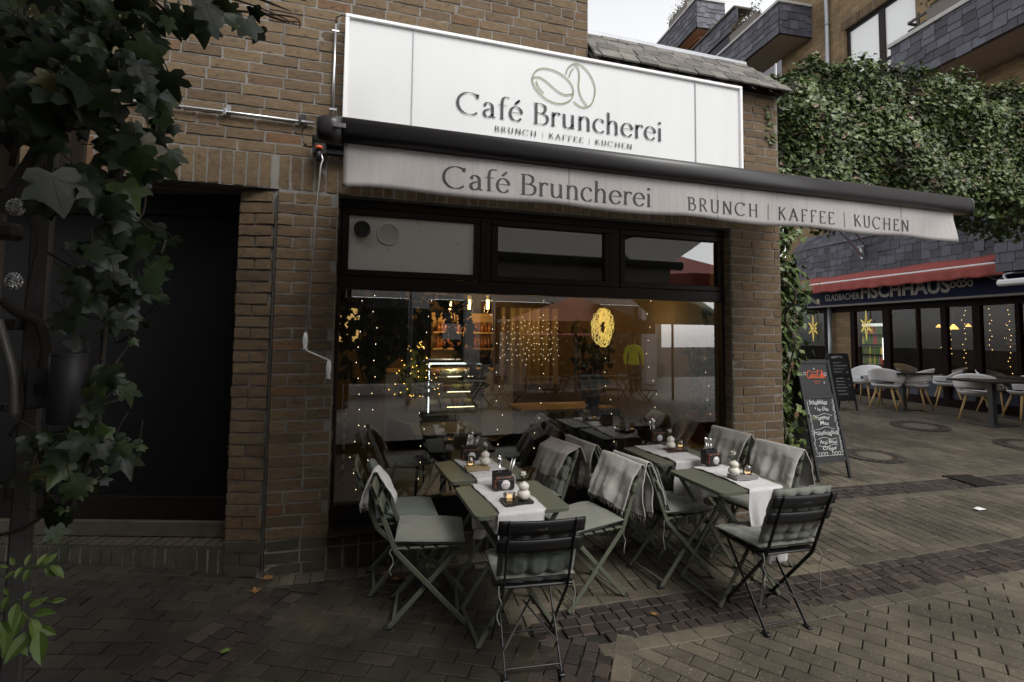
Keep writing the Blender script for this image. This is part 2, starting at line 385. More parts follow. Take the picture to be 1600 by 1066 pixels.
# ------------------------------------------------------------------ the cafe building
def bricks(mb, O, U, u0, u1, v0, v1, pitch=.0833, L=.25, j=.014, vertical=False, prot=.0055, rough=.0018, seed=1, off=0.0, nrm=None):
    q = random.Random(seed); O, U = Vector(O), Vector(U).normalized(); V = Vector((0, 0, 1)); Nn = nrm or U.cross(V)
    def one(a, b, c, e):
        if b - a < .03 or e - c < .02: return
        nu = max(2, round((b - a) / .045)); nv = max(2, round((e - c) / .04)); d0 = prot + q.uniform(-.003, .004)
        vs = []; fs = []; tilt = q.uniform(-.0015, .0015)
        for jv in range(nv + 1):
            for iu in range(nu + 1):
                ed = iu in (0, nu) or jv in (0, nv)
                x = a + (b - a) * iu / nu + q.uniform(-.004, .004) * (1 if not ed else .7); y = c + (e - c) * jv / nv + q.uniform(-.0035, .0035) * (1 if not ed else .6)
                dd = d0 + tilt * (2 * iu / nu - 1) + q.uniform(-rough, rough) - (.0014 if ed else 0)
                vs.append(O + U * x + V * y + Nn * dd)
        k = nu + 1
        for jv in range(nv):
            for iu in range(nu): i = jv * k + iu; fs.append((i, i + 1, i + k + 1, i + k))
        rim = [i for i in range(k)] + [jv * k + nu for jv in range(1, nv + 1)] + [nv * k + i for i in range(nu - 1, -1, -1)] + [jv * k for jv in range(nv - 1, 0, -1)]
        mb.csm = True; mb.add(vs, fs); mb.csm = False
        m_ = len(rim); sv = [vs[i] for i in rim] + [vs[i] - Nn * (d0 + .004) for i in rim]
        mb.add(sv, [((t + 1) % m_, t, m_ + t, m_ + (t + 1) % m_) for t in range(m_)])
    if vertical:
        u = u0
        while u < u1 - .02: one(u + j / 2, min(u + pitch, u1) - j / 2, v0 + j / 2, v1 - j / 2); u += pitch
        return
    row = 0; v = v0
    while v < v1 - .02:
        u = u0 - (L / 2 if row % 2 else 0) - off - q.uniform(0, .012)
        while u < u1:
            ln = L + q.uniform(-.008, .008)
            if q.random() < .09: ln = L / 2
            a, b = max(u, u0), min(u + ln, u1)
            one(a + j / 2, b - j / 2, v + j / 2, min(v + pitch, v1) - j / 2); u += ln
        v += pitch; row += 1
cafe = thing('cafe_building', 'brown brick cafe with a large dark framed shop window and slate roof edge', 'building', (0, 0, 0))
XL, XG, XW0, XW1, XR, XU = -5.0, -.627, -.205, 3.36, 3.94, 1.85
ZL0, ZL1 = 2.765, 3.02
X_ = Vector((1, 0, 0)); O0 = Vector((0, YW, 0))
# masonry: mortar bodies, bricks set 11 mm proud of them
mb = MB(); mb.cm = 1
def slab(x0, x1, z0, z1, y0=YW, y1=YW + .24): mb.box(((x0 + x1) / 2, (y0 + y1) / 2, (z0 + z1) / 2), (x1 - x0, y1 - y0, z1 - z0))
slab(XL, XU, ZL1, 6.6); slab(XU, XR, ZL1, 4.15); slab(XL, XR, ZL0, ZL1); slab(XG + .01, XW0, -.05, ZL0); slab(XW1, XR, -.05, ZL0)
mb.cm = 0
bricks(mb, O0, X_, XL, XU, ZL1, 6.55, seed=3); bricks(mb, O0, X_, XU, XR, ZL1, 4.14, seed=4, off=.06)
bricks(mb, O0, X_, XG + .004, XW0, .25, ZL0, seed=5, rough=.0028); bricks(mb, O0, X_, XW1, XR, 0, ZL1, seed=6, off=.13)
bricks(mb, Vector((XW1, YW + .012, 0)), (0, -1, 0), -.11, 0, .0, ZL0, seed=8, nrm=Vector((-1, 0, 0)), prot=.006)
bricks(mb, Vector((XW0, YW, 0)), (0, 1, 0), .012, .10, .0, ZL0, seed=9, nrm=Vector((1, 0, 0)), prot=.006)
DL = Vector((-.956, .292, 0)); UR = -DL; NI = Vector((.292, .956, 0)); CN = Vector((XG, YW, 0)); JB = .27
R45 = Matrix((UR, NI, Vector((0, 0, 1)))).transposed()
mb.cm = 1
mb.box(CN + DL * (JB / 2) + NI * .16 + Vector((0, 0, ZL0 / 2 - .03)), (JB, .30, ZL0 + .05), R45)
mb.cm = 0
bricks(mb, CN + DL * JB, UR, 0, JB - .006, .25, ZL0, seed=10, rough=.0028)
bricks(mb, CN + DL * JB, -NI, -.22, 0, 0, ZL0, seed=11, nrm=DL, prot=.006)
wall = mb.build('wall', [m_brick, m_mortar], cafe)
mb = MB(); bricks(mb, O0, X_, XG + .004, XW0, 0, .25, seed=25, rough=.0028); bricks(mb, CN + DL * JB, UR, 0, JB - .006, 0, .25, seed=26, rough=.0028); mb.build('damp_wall_base', m_dkbrick, cafe)
mb = MB(); mb.box((XG, YW - .002, ZL0 / 2), (.012, .016, ZL0 - .1)); mb.build('expansion_joint', M('dark_joint_filler', (.05, .045, .04), .9, noise=(6, .4), bump=None), cafe)
mb = MB(); mb.cm = 1
mb.box(((XL + XG) / 2, YW + .72, ZL0 + .02), (XG - XL, .9, .03))
mb.cm = 0
bricks(mb, O0, X_, XL, XG, ZL0, ZL1, vertical=True, seed=12, rough=.0028); bricks(mb, O0, X_, XG, XW1, ZL0, ZL1, vertical=True, seed=13, rough=.0028)
mb.build('lintel', [m_brick, m_mortar], cafe)
# plinth under the shop window, and the rowlock ledge under the dark door
mb = MB(); mb.cm = 1; mb.box(((XW0 + XW1) / 2, YW + .14, .1), (XW1 - XW0, .20, .30)); mb.cm = 0
O1 = Vector((0, YW + .04, 0))
bricks(mb, O1, X_, XW0, XW1, -.02, .15, vertical=True, pitch=.11, seed=14); bricks(mb, O1, X_, XW0, XW1, .15, .25, vertical=True, pitch=.11, seed=15)
mb.build('plinth', [m_dkbrick, m_mortar], cafe)
LW = 2.9
mb = MB(); mb.cm = 1
mb.box(CN + DL * (JB + LW / 2) + NI * .13 + Vector((0, 0, .09)), (LW, .22, .22), R45); mb.cm = 0
bricks(mb, CN + DL * (JB + LW) + NI * .02, UR, 0, LW, .0, .195, vertical=True, pitch=.075, seed=16)
q = 0
while q < LW:
    mb.box(CN + DL * (JB + q + .036) + NI * .115 + Vector((0, 0, .205 + rnd.uniform(-.002, .003))), (.066, .205, .022), R45, .004); q += .075
mb.build('door_ledge', [m_dkbrick, m_mortar], cafe)
# shop window
YF = YW + .10
pz = lambda px, py: W(px, py, YF)
zt_up = pz(544.8, 334.7).z; zb_up = pz(542, 420.6).z; zt_lo = pz(529, 451).z; zb_lo = pz(516, 790).z
p1a, p1b = pz(544.8, 380).x, pz(740.5, 390).x; p2a, p2b = pz(777.5, 400).x, pz(944.5, 400).x; p3a, p3b = pz(976.5, 400).x, pz(1120.5, 410).x
xl0 = pz(527, 600).x; xl1 = pz(1129, 560).x
mb = MB()
def fr(x0, x1, z0, z1, y0=YF, y1=YF + .07, bev=.004): mb.box(((x0 + x1) / 2, (y0 + y1) / 2, (z0 + z1) / 2), (x1 - x0, y1 - y0, z1 - z0), None, bev)
fr(XW0 + .004, XW1 - .004, zt_up + .055, ZL0 - .002); fr(XW0 + .004, XW1 - .004, zt_lo, zb_up - .055, YF - .012, YF + .07)
fr(XW0 + .004, XW1 - .004, .27, zb_lo)
fr(XW0 + .004, xl0, zb_lo, zt_lo); fr(xl1, XW1 - .004, zb_lo, zt_lo)
fr(XW0 + .004, p1a - .055, zb_up - .055, zt_up + .055); fr(p1b + .055, p2a - .055, zb_up - .055, zt_up + .055); fr(p2b + .055, p3a - .055, zb_up - .055, zt_up + .055); fr(p3b + .055, XW1 - .004, zb_up - .055, zt_up + .055)
for a, b in ((p1a, p1b), (p2a, p2b), (p3a, p3b)):
    y0, y1 = YF - .010, YF + .05
    fr(a - .052, b + .052, zt_up, zt_up + .052, y0, y1, .006); fr(a - .052, b + .052, zb_up - .052, zb_up, y0, y1, .006)
    fr(a - .052, a, zb_up, zt_up, y0, y1, .006); fr(b, b + .052, zb_up, zt_up, y0, y1, .006)
win = mb.build('shop_window', m_frame, cafe)
mb = MB(); mb.bar((XW0 + .003, YW + .03, .262), (XW1 - .003, YW + .03, .262), .19, .022, (0, -.12, 1), .003); mb.build('window_sill', m_frame, win)
def pane(x0, x1, z0, z1, y, name='pane', m=m_glass):
    b = MB(); b.add([(x0, y, z0), (x1, y, z0), (x1, y, z1), (x0, y, z1)], [(0, 1, 2, 3)]); return b.build(name, m, win)
pane(xl0, xl1, zb_lo, zt_lo, YF + .03); pane(p2a, p2b, zb_up, zt_up, YF + .025); pane(p3a, p3b, zb_up, zt_up, YF + .025)
b = MB(); b.box(((p1a + p1b) / 2, YF + .03, (zb_up + zt_up) / 2), (p1b - p1a, .02, zt_up - zb_up)); b.build('blank_panel', m_panel, win)
b = MB(); b.box(((p2a + p3b) / 2, YF + .25, (zb_up + zt_up) / 2), (p3b - p2a + .2, .02, zt_up - zb_up + .1)); b.build('dark_backing', m_black, win)  # black sheet added to stand for the darkness behind the upper panes
RX = Matrix.Rotation(math.pi / 2, 3, 'X')
def vent(px, py, rad, m, deep):
    c = W(px, py, YF + .02); b = MB()
    b.lathe([(rad, 0), (rad, deep), (rad * .93, deep + .006), (rad * .82, deep + .004), (rad * .82, deep - .004), (0, deep - .004)], c, 28, RX)
    b.csm = False
    for i in range(-4, 5):
        x = i * rad * .18; h = math.sqrt(max(0, (rad * .82) ** 2 - x * x)) * .97
        b.box(c + Vector((x, -deep - .002, 0)), (rad * .075, .007, 2 * h), None)
    v = b.build('air_vent', m, win); fix_normals(v); return v
tag(vent(566, 359, .062, m_anth, .05), 'small dark round vent with a protruding hood'); tag(vent(607, 366, .092, m_panel, .008), 'larger flat white round vent')
# dark door
door_w = 2.3; yo = .16
def dpt(u, n, z): return CN + DL * (JB + u) + NI * n + Vector((0, 0, z))
mb = MB()
def dbox(u0, u1, z0, z1, n0, n1, bev=.004): mb.box(dpt((u0 + u1) / 2, (n0 + n1) / 2, (z0 + z1) / 2), (u1 - u0, n1 - n0, z1 - z0), R45, bev)
dbox(0, .085, .33, 2.76, yo, yo + .07); dbox(door_w - .085, door_w, .33, 2.76, yo, yo + .07); dbox(.085, door_w - .085, 2.60, 2.76, yo, yo + .07); dbox(.085, door_w - .085, .33, .50, yo, yo + .07)
door = mb.build('door', m_door, cafe)
mb = MB(); dbox(.085, door_w - .085, .50, 2.60, yo + .035, yo + .04, 0)
mb.build('door_panel', M('dark_door_panel', (.0035, .0035, .004), .45, spec=.1, noise=(3, .1), bump=None), door)
mb = MB(); dbox(0, door_w, .22, .33, yo - .03, yo + .08, .006); mb.build('threshold', m_dkbrick, door)
# slate strip roof with its coping
mb = MB(); e0, e1 = Vector((XU, 3.855, 4.125)), Vector((XU, 4.25, 4.56)); sl_ = (e1 - e0); rows = 6
m_top = 3.76
for i in range(rows):
    t = i / rows; base = e0 + sl_ * t; x = XU - rnd.uniform(0, .2); xe = 3.99 + (m_top - 3.99) * t
    while x < xe:
        wd = rnd.uniform(.15, .22); a, b = max(x, XU), min(x + wd, xe)
        if b - a > .04:
            up = sl_.normalized(); nn = Vector((0, -up.z, up.y)); h = sl_.length / rows * 1.5
            c = Vector(((a + b) / 2, 0, 0)) + Vector((0, base.y, base.z)) + up * h / 2 + nn * (.016 + rnd.uniform(0, .009))
            mb.box(c, (b - a - .011, .017, h), Matrix((Vector((1, 0, 0)), -nn + up * .05, up)).transposed(), .002)
        x += wd
mb.add([(XU, 3.90, 4.13), (3.97, 3.90, 4.13), (m_top, 4.25, 4.55), (XU, 4.25, 4.55)], [(0, 1, 2, 3)])
mb.add([(3.99, 3.87, 4.165), (3.99, 9, 4.165), (m_top, 9, 4.56), (m_top, 4.25, 4.56)], [(0, 1, 2, 3)])
roof = mb.build('roof', m_slate_old, cafe)
mb = MB(); mb.box(((XU + m_top) / 2, 4.27, 4.585), (m_top - XU + .04, .1, .05), None, .008); mb.build('roof_coping', m_zinc, roof)
mb = MB(); mb.box(((XU + m_top) / 2, 6.7, 4.5), (m_top - XU, 4.8, .05)); mb.build('roof_deck', m_slate_old, roof)
c = W(1212, 100, 4.6); mb = MB(); mb.tube([(c.x, 4.6, 4.15), (c.x, 4.6, c.z)], .012); mb.build('vent_pipe', m_alu, roof)
mb = MB(); mb.box((XR - .1, 7, 2.05), (.2, 5.5, 4.1)); mb.box((XU - .1, 7.2, 4.8), (.2, 5.9, 3.5)); mb.build('side_wall', m_brick, cafe)
# the room behind the window
def room():
    b = MB(); x0, x1, y0, y1, z0, z1 = -.62, XR - .25, YF + .08, 9.6, .12, 2.78
    b.box(((x0 + x1) / 2, (y0 + y1) / 2, z0 - .03), (x1 - x0, y1 - y0, .06))
    f = b.build('room_floor', M('grey_floor_boards', (.055, .048, .042), .5, noise=(4, .2), bump=None), cafe)
    b = MB(); b.box(((x0 + x1) / 2, y1 + .05, 1.45), (x1 - x0 + .2, .1, 2.7)); b.box((x0 - .05, (y0 + y1) / 2, 1.45), (.1, y1 - y0, 2.7)); b.box((x1 + .05, (y0 + y1) / 2, 1.45), (.1, y1 - y0, 2.7))
    b.build('room_wall', M('warm_ochre_plaster', (.15, .105, .052), .85, noise=(2, .5), bump=None), cafe)
    b = MB(); b.box(((x0 + x1) / 2, (y0 + y1) / 2, z1 + .03), (x1 - x0 + .2, y1 - y0, .06)); b.build('room_ceiling', M('dark_room_ceiling', (.12, .10, .085), .8, bump=None), cafe)
room()

# ------------------------------------------------------------------ lit shop sign
YS = 3.84
sg = thing('shop_sign', 'long white box sign of the cafe with a coffee bean logo and grey lettering', 'sign', (0, 0, 0))
sx0, sx1 = W(538, 90, YS).x, W(1160, 200, YS).x; sz1 = (W(538, 21.3, YS).z + W(1159, 135.6, YS).z) / 2; sz0 = 3.22
mb = MB(); mb.box(((sx0 + sx1) / 2, (YS + 3.985) / 2 + .004, (sz0 + sz1) / 2), (sx1 - sx0 - .02, 3.985 - YS - .012, sz1 - sz0 - .02)); mb.build('sign_face', m_signface, sg)
mb = MB(); f = .028
for a, b, c, e in ((sx0, sx1, sz1 - f, sz1), (sx0, sx1, sz0, sz0 + f), (sx0, sx0 + f, sz0 + f, sz1 - f), (sx1 - f, sx1, sz0 + f, sz1 - f)):
    mb.box(((a + b) / 2, (YS - .012 + 3.985) / 2, (c + e) / 2), (b - a, 3.985 - YS + .012, e - c), None, .004)
mb.build('sign_frame', m_white, sg)
m_seam = M('grey_seam', (.35, .35, .36), .5, bump=None)
for px in (644, 1087):
    mb = MB(); x = W(px, 150, YS).x; mb.box((x, YS + .003, (sz0 + sz1) / 2), (.006, .006, sz1 - sz0 - .06)); mb.build('face_seam', m_seam, sg)
def plane_map(Y): return lambda x, z: (x, Y, z)
def base_line(pts, Y): ws = [W(a, b, Y) for a, b in pts]; return sum(q.z for q in ws) / len(ws)
YT = YS + .001
def letters(name, m, parent, Y, items):
    for s, xa, xb, z0, h, tmin, tmax, track in items: stroke_words(name, m, parent, s, plane_map(Y), xa, xb, z0, h, tmin, tmax, track)
zb = base_line([(737, 179.3), (832, 191.6), (1029, 219.7)], YT); ht = base_line([(832, 159.6)], YT) - base_line([(832, 191.6)], YT)
zs = base_line([(775, 205.9), (985, 232)], YT); hs_ = base_line([(775, 197.6)], YT) - base_line([(775, 205.9)], YT)
letters('lettering', m_ink, sg, YT, [('Café Bruncherei', W(714, 165, YT).x, W(1036, 210, YT).x, zb, ht, .024, .112, .02), ('BRUNCH | KAFFEE | KUCHEN', W(773, 203, YT).x, W(988, 229, YT).x, zs, hs_, .05, .15, .22)])
def logo():
    c7 = lambda x, y: (680 + x / 4.21, 80 + y / 4.21); b = MB()
    lines = [spl([(640, 172), (648, 150), (672, 122), (720, 112), (790, 130), (850, 165), (895, 215), (910, 265), (893, 318), (830, 345), (760, 330), (700, 290), (655, 235), (640, 190), (640, 172)]),
             spl([(643, 172), (690, 172), (740, 205), (790, 250), (850, 285), (908, 280)]), spl([(665, 195), (680, 235), (715, 275)]),
             spl([(862, 150), (875, 110), (918, 80), (965, 95), (1010, 140), (1045, 210), (1052, 275), (1030, 345), (985, 370), (945, 358), (912, 330)]),
             spl([(920, 85), (945, 125), (948, 180), (945, 235), (960, 300), (1000, 360)]), spl([(883, 168), (893, 135), (912, 110)])]
    for ln in lines:
        p = [W(*c7(x, y), YT) for x, y in ln]
        ribbon(b, [(q.x, q.z) for q in p], plane_map(YT), .0088, .0088)
    b.build('bean_logo', m_olive, sg)
logo()

# ------------------------------------------------------------------ awning
YB = 2.40
aw = thing('awning', 'half extended awning with an anthracite front bar and a grey lettered valance', 'awning', (0, 0, 0))
ax0, ax1 = W(494, 195, YB).x, W(1522, 318, YB).x; at = (W(534, 177.3, YB).z + W(1516.9, 307.6, YB).z) / 2; ab = W(536, 219, YB).z
def bar_profile(n=28):
    h = (at - ab) / 2; out = []
    for i in range(n):
        a = 2 * math.pi * i / n; c, s_ = math.cos(a), math.sin(a); p = .72
        out.append((h * 1.0 * math.copysign(abs(c) ** p, c), h * math.copysign(abs(s_) ** p, s_)))
    return out
pf = bar_profile(); zc = (at + ab) / 2; n = len(pf)
def extrude(b, x0, x1, k=1.0, cap=True):
    vs = [(x, YB + .05 + y * k, zc + z * k) for x in (x0, x1) for y, z in pf]
    fs = [(i, (i + 1) % n, n + (i + 1) % n, n + i) for i in range(n)]
    if cap: fs += [tuple(range(n))[::-1], tuple(range(n, 2 * n))]
    b.csm = True; b.add(vs, fs); b.csm = False
b = MB(); extrude(b, ax0 + .11, ax1 - .03); fb = b.build('front_bar', m_anth, aw); fix_normals(fb)
for xa, xb in ((ax0, ax0 + .108), (ax1 - .028, ax1)):
    b = MB(); sgn = 1 if xa == ax0 else -1; L_ = xb - xa; rim = xa if sgn > 0 else xb
    prof = [(0, .72), (.012, .86), (.03, .95), (.06, 1.0), (L_, 1.012)] if sgn > 0 else [(0, .86), (.008, .97), (.014, 1.01), (L_, 1.012)]
    vs = []; fs = []
    for dx, k in prof: vs += [(rim + sgn * dx, YB + .05 + y * k, zc + z * k) for y, z in pf]
    for t in range(len(prof) - 1): fs += [(t * n + i, t * n + (i + 1) % n, (t + 1) * n + (i + 1) % n, (t + 1) * n + i) for i in range(n)]
    fs += [tuple(range(n)), tuple(range((len(prof) - 1) * n, len(prof) * n))]
    b.csm = True; b.add(vs, fs); fix_normals(b.build('end_cap', m_anth, aw))
p = W(531, 197, YB - .012); b = MB(); b.box((p.x, YB - .022, p.z), (.052, .006, .022), None, .002); b.build('maker_plate', m_alu, fb)
# valance: hanging canvas with weather streaks
vx0, vx1 = W(536, 250, YB).x, W(1498.5, 350, YB).x; vz1 = ab + .012; vz0 = (W(535.7, 288, YB).z + W(1498.5, 376.3, YB).z) / 2
def val_y(u, v):
    e = max(0, 1 - u * 14) + max(0, 1 - (1 - u) * 10)
    return YB + .035 + .006 * math.sin(u * 23) * v + .004 * math.sin(u * 61 + 1) * v + .022 * e * math.sin(v * 3 + u * 40) * v
m_val = M('weathered_grey_canvas', (.44, .418, .41), .95, noise=(9, .12), bump=(90, .25), stretch=(5, 1, .35), spots=None)
nt = m_val.node_tree; tc = N(nt, 'TexCoord'); mp = N(nt, 'Mapping'); mp.inputs['Scale'].default_value = (38, 1, 1.1); nt.links.new(tc.outputs['Object'], mp.inputs[0])
ns = N(nt, 'TexNoise', Scale=1.0, Detail=4.0, Roughness=.7); nt.links.new(mp.outputs[0], ns.inputs['Vector'])
k = ramp(nt, ns.outputs[0], [(.29, (.40, .37, .35)), (.37, (.95, .95, .95)), (1, (1, 1, 1))]); pb = nt.nodes['Principled BSDF']; src = pb.inputs['Base Color'].links[0].from_socket
nt.links.new(mixc(nt, .8, src, k, 'MULTIPLY'), pb.inputs['Base Color'])
b = MB(); b.grid(lambda u, v: (vx0 + (vx1 - vx0) * u, val_y(u, 1 - v), vz0 + .006 * math.sin(u * 30) * (1 - v) + (vz1 - vz0) * v), 160, 8); va = b.build('valance', m_val, aw, thick=.0025)
def vmap(x, z): u = (x - vx0) / (vx1 - vx0); v = (z - vz0) / (vz1 - vz0); return (x, val_y(u, 1 - v) - .0035, z)
zb = base_line([(715.6, 290.2), (1018.5, 320.4), (812, 300.9)], YB); ht = base_line([(812, 268.8)], YB) - base_line([(812, 300.9)], YB)
zk = base_line([(1087, 326.9), (1423, 359.7)], YB); hk = base_line([(1083.7, 309.7)], YB) - base_line([(1087, 326.9)], YB) + .012
stroke_words('lettering', m_ink, va, 'Café Bruncherei', vmap, W(694, 270, YB).x, W(1024, 305, YB).x, zb, ht, .024, .112, .02)
stroke_words('lettering', m_ink, va, 'BRUNCH | KAFFEE | KUCHEN', vmap, W(1079, 320, YB).x, W(1429, 350, YB).x, zk, hk, .045, .12, .22)
# fabric, rear tube, arms
zr = 3.12; b = MB(); b.grid(lambda u, v: (vx0 + (vx1 - vx0) * u, YB + .08 + (3.86 - YB - .08) * v, zc + .04 + (zr - zc - .04) * v - .02 * math.sin(v * math.pi)), 24, 8)
mf = bpy.data.materials.new('translucent_awning_canvas'); mf.use_nodes = True; nt = mf.node_tree; nt.nodes.clear(); d1 = N(nt, 'BsdfDiffuse', Color=(.17, .165, .16, 1)); d2 = N(nt, 'BsdfTranslucent', Color=(.16, .155, .145, 1)); ad = N(nt, 'AddShader'); oo = N(nt, 'OutputMaterial')
nt.links.new(d1.outputs[0], ad.inputs[0]); nt.links.new(d2.outputs[0], ad.inputs[1]); nt.links.new(ad.outputs[0], oo.inputs[0])
b.build('fabric', mf, aw)
b = MB(); pr0 = W(488, 232, 3.9); b.tube([(pr0.x, 3.9, zr), (vx1 + .02, 3.9, zr)], .045, 14); b.bar((pr0.x, 3.93, pr0.z), (vx1, 3.93, pr0.z), .05, .05, bev=.006); b.build('rear_tube', m_black, aw)
for xs, xe, xf in ((.35, 1.15, .5), (3.4, 2.7, 3.3)):
    b = MB(); s0, s1, s2 = Vector((xs, 3.87, zr - .09)), Vector((xe, 3.1, 2.80)), Vector((xf, YB + .07, zc - .01))
    b.bar(s0, s1, .035, .06, bev=.01); b.bar(s1, s2, .03, .05, bev=.01); b.lathe([(.0, -.04), (.035, -.04), (.035, .04), (0, .04)], s1, 14); b.build('folding_arm', m_anth, aw)
b = MB(); g0 = W(500, 236, 3.9); b.box((g0.x, 3.88, g0.z), (.09, .07, .09), None, .012); b.tube([(g0.x + .0, 3.84, g0.z), (g0.x, 3.84, g0.z - .1)], .018)
cs = W(484, 212, 3.86); b.grid(lambda u, v: (cs.x - .02 + .035 * math.cos(math.pi * (.5 + u)) , 3.84 + .05 * v, cs.z + .07 * math.sin(math.pi * (.5 - u)) ), 12, 2)
b.build('gear_box', m_black, aw)
b = MB(); b.lathe([(.022, -.012), (.026, 0), (.022, .012)], (g0.x, 3.83, g0.z), 14); b.build('orange_ring', M('orange_plastic', (.55, .09, .02), .5, noise=None, bump=None), aw)
# crank
ck = thing('awning_crank', 'thin metal awning crank with white handles hanging beside the window', 'crank', (0, 0, 0))
k0 = W(502, 245, 3.82); k1 = W(477.5, 520, 3.72)
b = MB(); b.tube([k0 + Vector((.0, 0, .02)), k0 + Vector((.012, 0, -.02)), k0 + Vector((0, 0, -.06)), k1], .006); b.build('rod', m_alu, ck)
k2 = W(476, 547, 3.72); k3 = W(514, 563, 3.70); k4 = W(514, 592, 3.70)
b = MB(); b.tube([k2, k2.lerp(k3, .08), k3.lerp(k2, .06), k3], .006); b.build('arm', m_white, ck)
for a, e in ((k1, k2), (k3, k4)):
    b = MB(); L_ = (e - a).length; b.lathe([(0, 0), (.010, 0), (.017, -.3 * L_), (.016, -.6 * L_), (.010, -.85 * L_), (.018, -L_), (0, -L_)], a, 14); b.build('handle', m_white, ck)
# conduits
cdt = thing('conduit_pipe', 'thin shiny conduit pipe running level across the brick wall left of the awning', 'pipe', (0, 0, 0))
a, e = W(200, 157.5, 3.97), W(492, 192, 3.97); b = MB(); zz = (a.z + e.z) / 2; b.tube([(a.x, 3.965, zz), (e.x, 3.965, zz)], .0105, 10); b.build('pipe', m_alu, cdt)
for px in (352, 470):
    x = W(px, 175, 3.97).x; b = MB(); b.box((x, 3.96, zz), (.016, .02, .05), None, .003); b.box((x + .02, 3.975, zz + .03), (.03, .02, .05), None, .002); b.build('clip', m_alu if px < 400 else m_black, cdt)
cdt = thing('conduit_pipe', 'short upright conduit pipe with clips beside the left end of the white sign', 'pipe', (0, 0, 0))
a, e = W(525, 38, 3.96), W(521, 178, 3.96); b = MB(); b.tube([(a.x, 3.96, a.z), (a.x, 3.96, e.z - .1)], .0105, 10); b.build('pipe', m_alu, cdt)
b = MB(); b.tube([(a.x, 3.96, a.z), (a.x, 3.955, a.z + .05), (a.x + .04, 3.95, a.z + .075), (sx0 + .01, 3.95, a.z + .07)], .006, 8); b.build('cable', m_black, cdt)
for py in (49, 172):
    z = W(524, py, 3.96).z; b = MB(); b.box((a.x, 3.955, z), (.055, .012, .018), None, .003); b.build('clip', m_alu, cdt)
# ------------------------------------------------------------------ ground: joints sheet, concrete pavers, bands of small setts
m_joint = M('mossy_joint_sand', (.016, .015, .010), .95, noise=(3, .4), bump=(80, .4), spots=(2.5, .58, (.016, .021, .008), .15))
m_paver = M('washed_concrete_paver', (.07, .06, .045), .72, noise=(5, .34), bump=(110, .6), spots=(95, .645, (.26, .235, .18), .05), rvar=3, stain=(1.1, .52),
            stops=[(0, (.080, .067, .047)), (.3, (.097, .081, .057)), (.7, (.114, .096, .067)), (.95, (.131, .110, .078)), (1, (.105, .081, .060))])
m_paver_moss_shade = M('damp_mossy_shade_paver', (.04, .034, .024), .68, noise=(4, .42), bump=(110, .6), spots=(95, .66, (.15, .135, .10), .05), rvar=3, stain=(1.4, .40),  # darker copy: moss, plus left-side shade put into the colour
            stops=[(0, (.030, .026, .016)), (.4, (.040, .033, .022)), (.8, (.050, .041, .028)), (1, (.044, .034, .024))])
m_sett = M('dark_brown_sett', (.03, .025, .022), .72, noise=(8, .25), bump=(90, .5), rvar=4,
           stops=[(0, (.020, .015, .012)), (.5, (.031, .022, .018)), (.85, (.043, .031, .024)), (1, (.054, .041, .031))])
def gz(x, y): return zg(x, y) + .004 * math.sin(x * 1.7 + y) + .003 * math.sin(y * 2.9 - x * 1.3)
b = MB(); xs = [-60, -30, -14, -8] + [-5 + .5 * i for i in range(41)] + [18, 24, 40, 90]; ys = [-60, -30, -16, -10, -6, -4, -2] + [-1 + .5 * i for i in range(25)] + [13, 16, 24, 40, 90]
b.csm = True; k = len(xs); b.add([(x, y, gz(x, y) - .016) for y in ys for x in xs], [(j * k + i, j * k + i + 1, (j + 1) * k + i + 1, (j + 1) * k + i) for j in range(len(ys) - 1) for i in range(k - 1)])
tag(b.build('ground', m_joint), kind='structure')
def dist_line(x, y, p, ang):
    dx, dy = math.cos(math.radians(ang)), math.sin(math.radians(ang)); rx, ry = x - p[0], y - p[1]; return rx * dx + ry * dy, -rx * dy + ry * dx
BANDS = [((-.42, 3.72), 239, 5.0, .19, 0), ((1.22, 2.74), 237, 4.0, .20, 0), ((1.02, 2.865), -2.2, 12, .185, 0), ((3.9, 4.32), -8.5, 9, .16, 0)]
def in_band(x, y, pad=0):
    for i, (p, a, L, hw, _) in enumerate(BANDS):
        t, n = dist_line(x, y, p, a)
        if -.05 - pad < t < L and abs(n) < hw + pad: return i
    return -1
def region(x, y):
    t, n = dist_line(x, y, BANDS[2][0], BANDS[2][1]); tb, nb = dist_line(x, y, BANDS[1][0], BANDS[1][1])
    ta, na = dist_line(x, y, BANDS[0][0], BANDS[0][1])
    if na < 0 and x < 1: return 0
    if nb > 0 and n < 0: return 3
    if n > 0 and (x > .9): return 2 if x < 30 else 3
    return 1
ROWANG = {0: -13, 1: -27, 2: 85, 3: -55}
def paver(b, c, ang, lx, ly, h, rng, ch=.0035):
    ca, sa = math.cos(ang), math.sin(ang); vs = []
    tx, ty = rng.gauss(0, .0035), rng.gauss(0, .006); z0 = gz(*c) + h + rng.gauss(0, .0008)
    for inset, dz in ((0, -.02), (0, -ch), (ch, 0)):
        for sx, sy in ((-1, -1), (1, -1), (1, 1), (-1, 1)):
            u, v = sx * (lx / 2 - inset), sy * (ly / 2 - inset)
            x, y = c[0] + u * ca - v * sa, c[1] + u * sa + v * ca; vs.append((x, y, z0 + gz(x, y) - gz(*c) + dz + u * tx + v * ty))
    fs = [(8, 9, 10, 11)]
    for r in (0, 4): fs += [(r + i, r + (i + 1) % 4, r + 4 + (i + 1) % 4, r + 4 + i) for i in range(4)]
    b.add(vs, fs)
rng = random.Random(21); b_dry, b_moss_shade = MB(), MB()
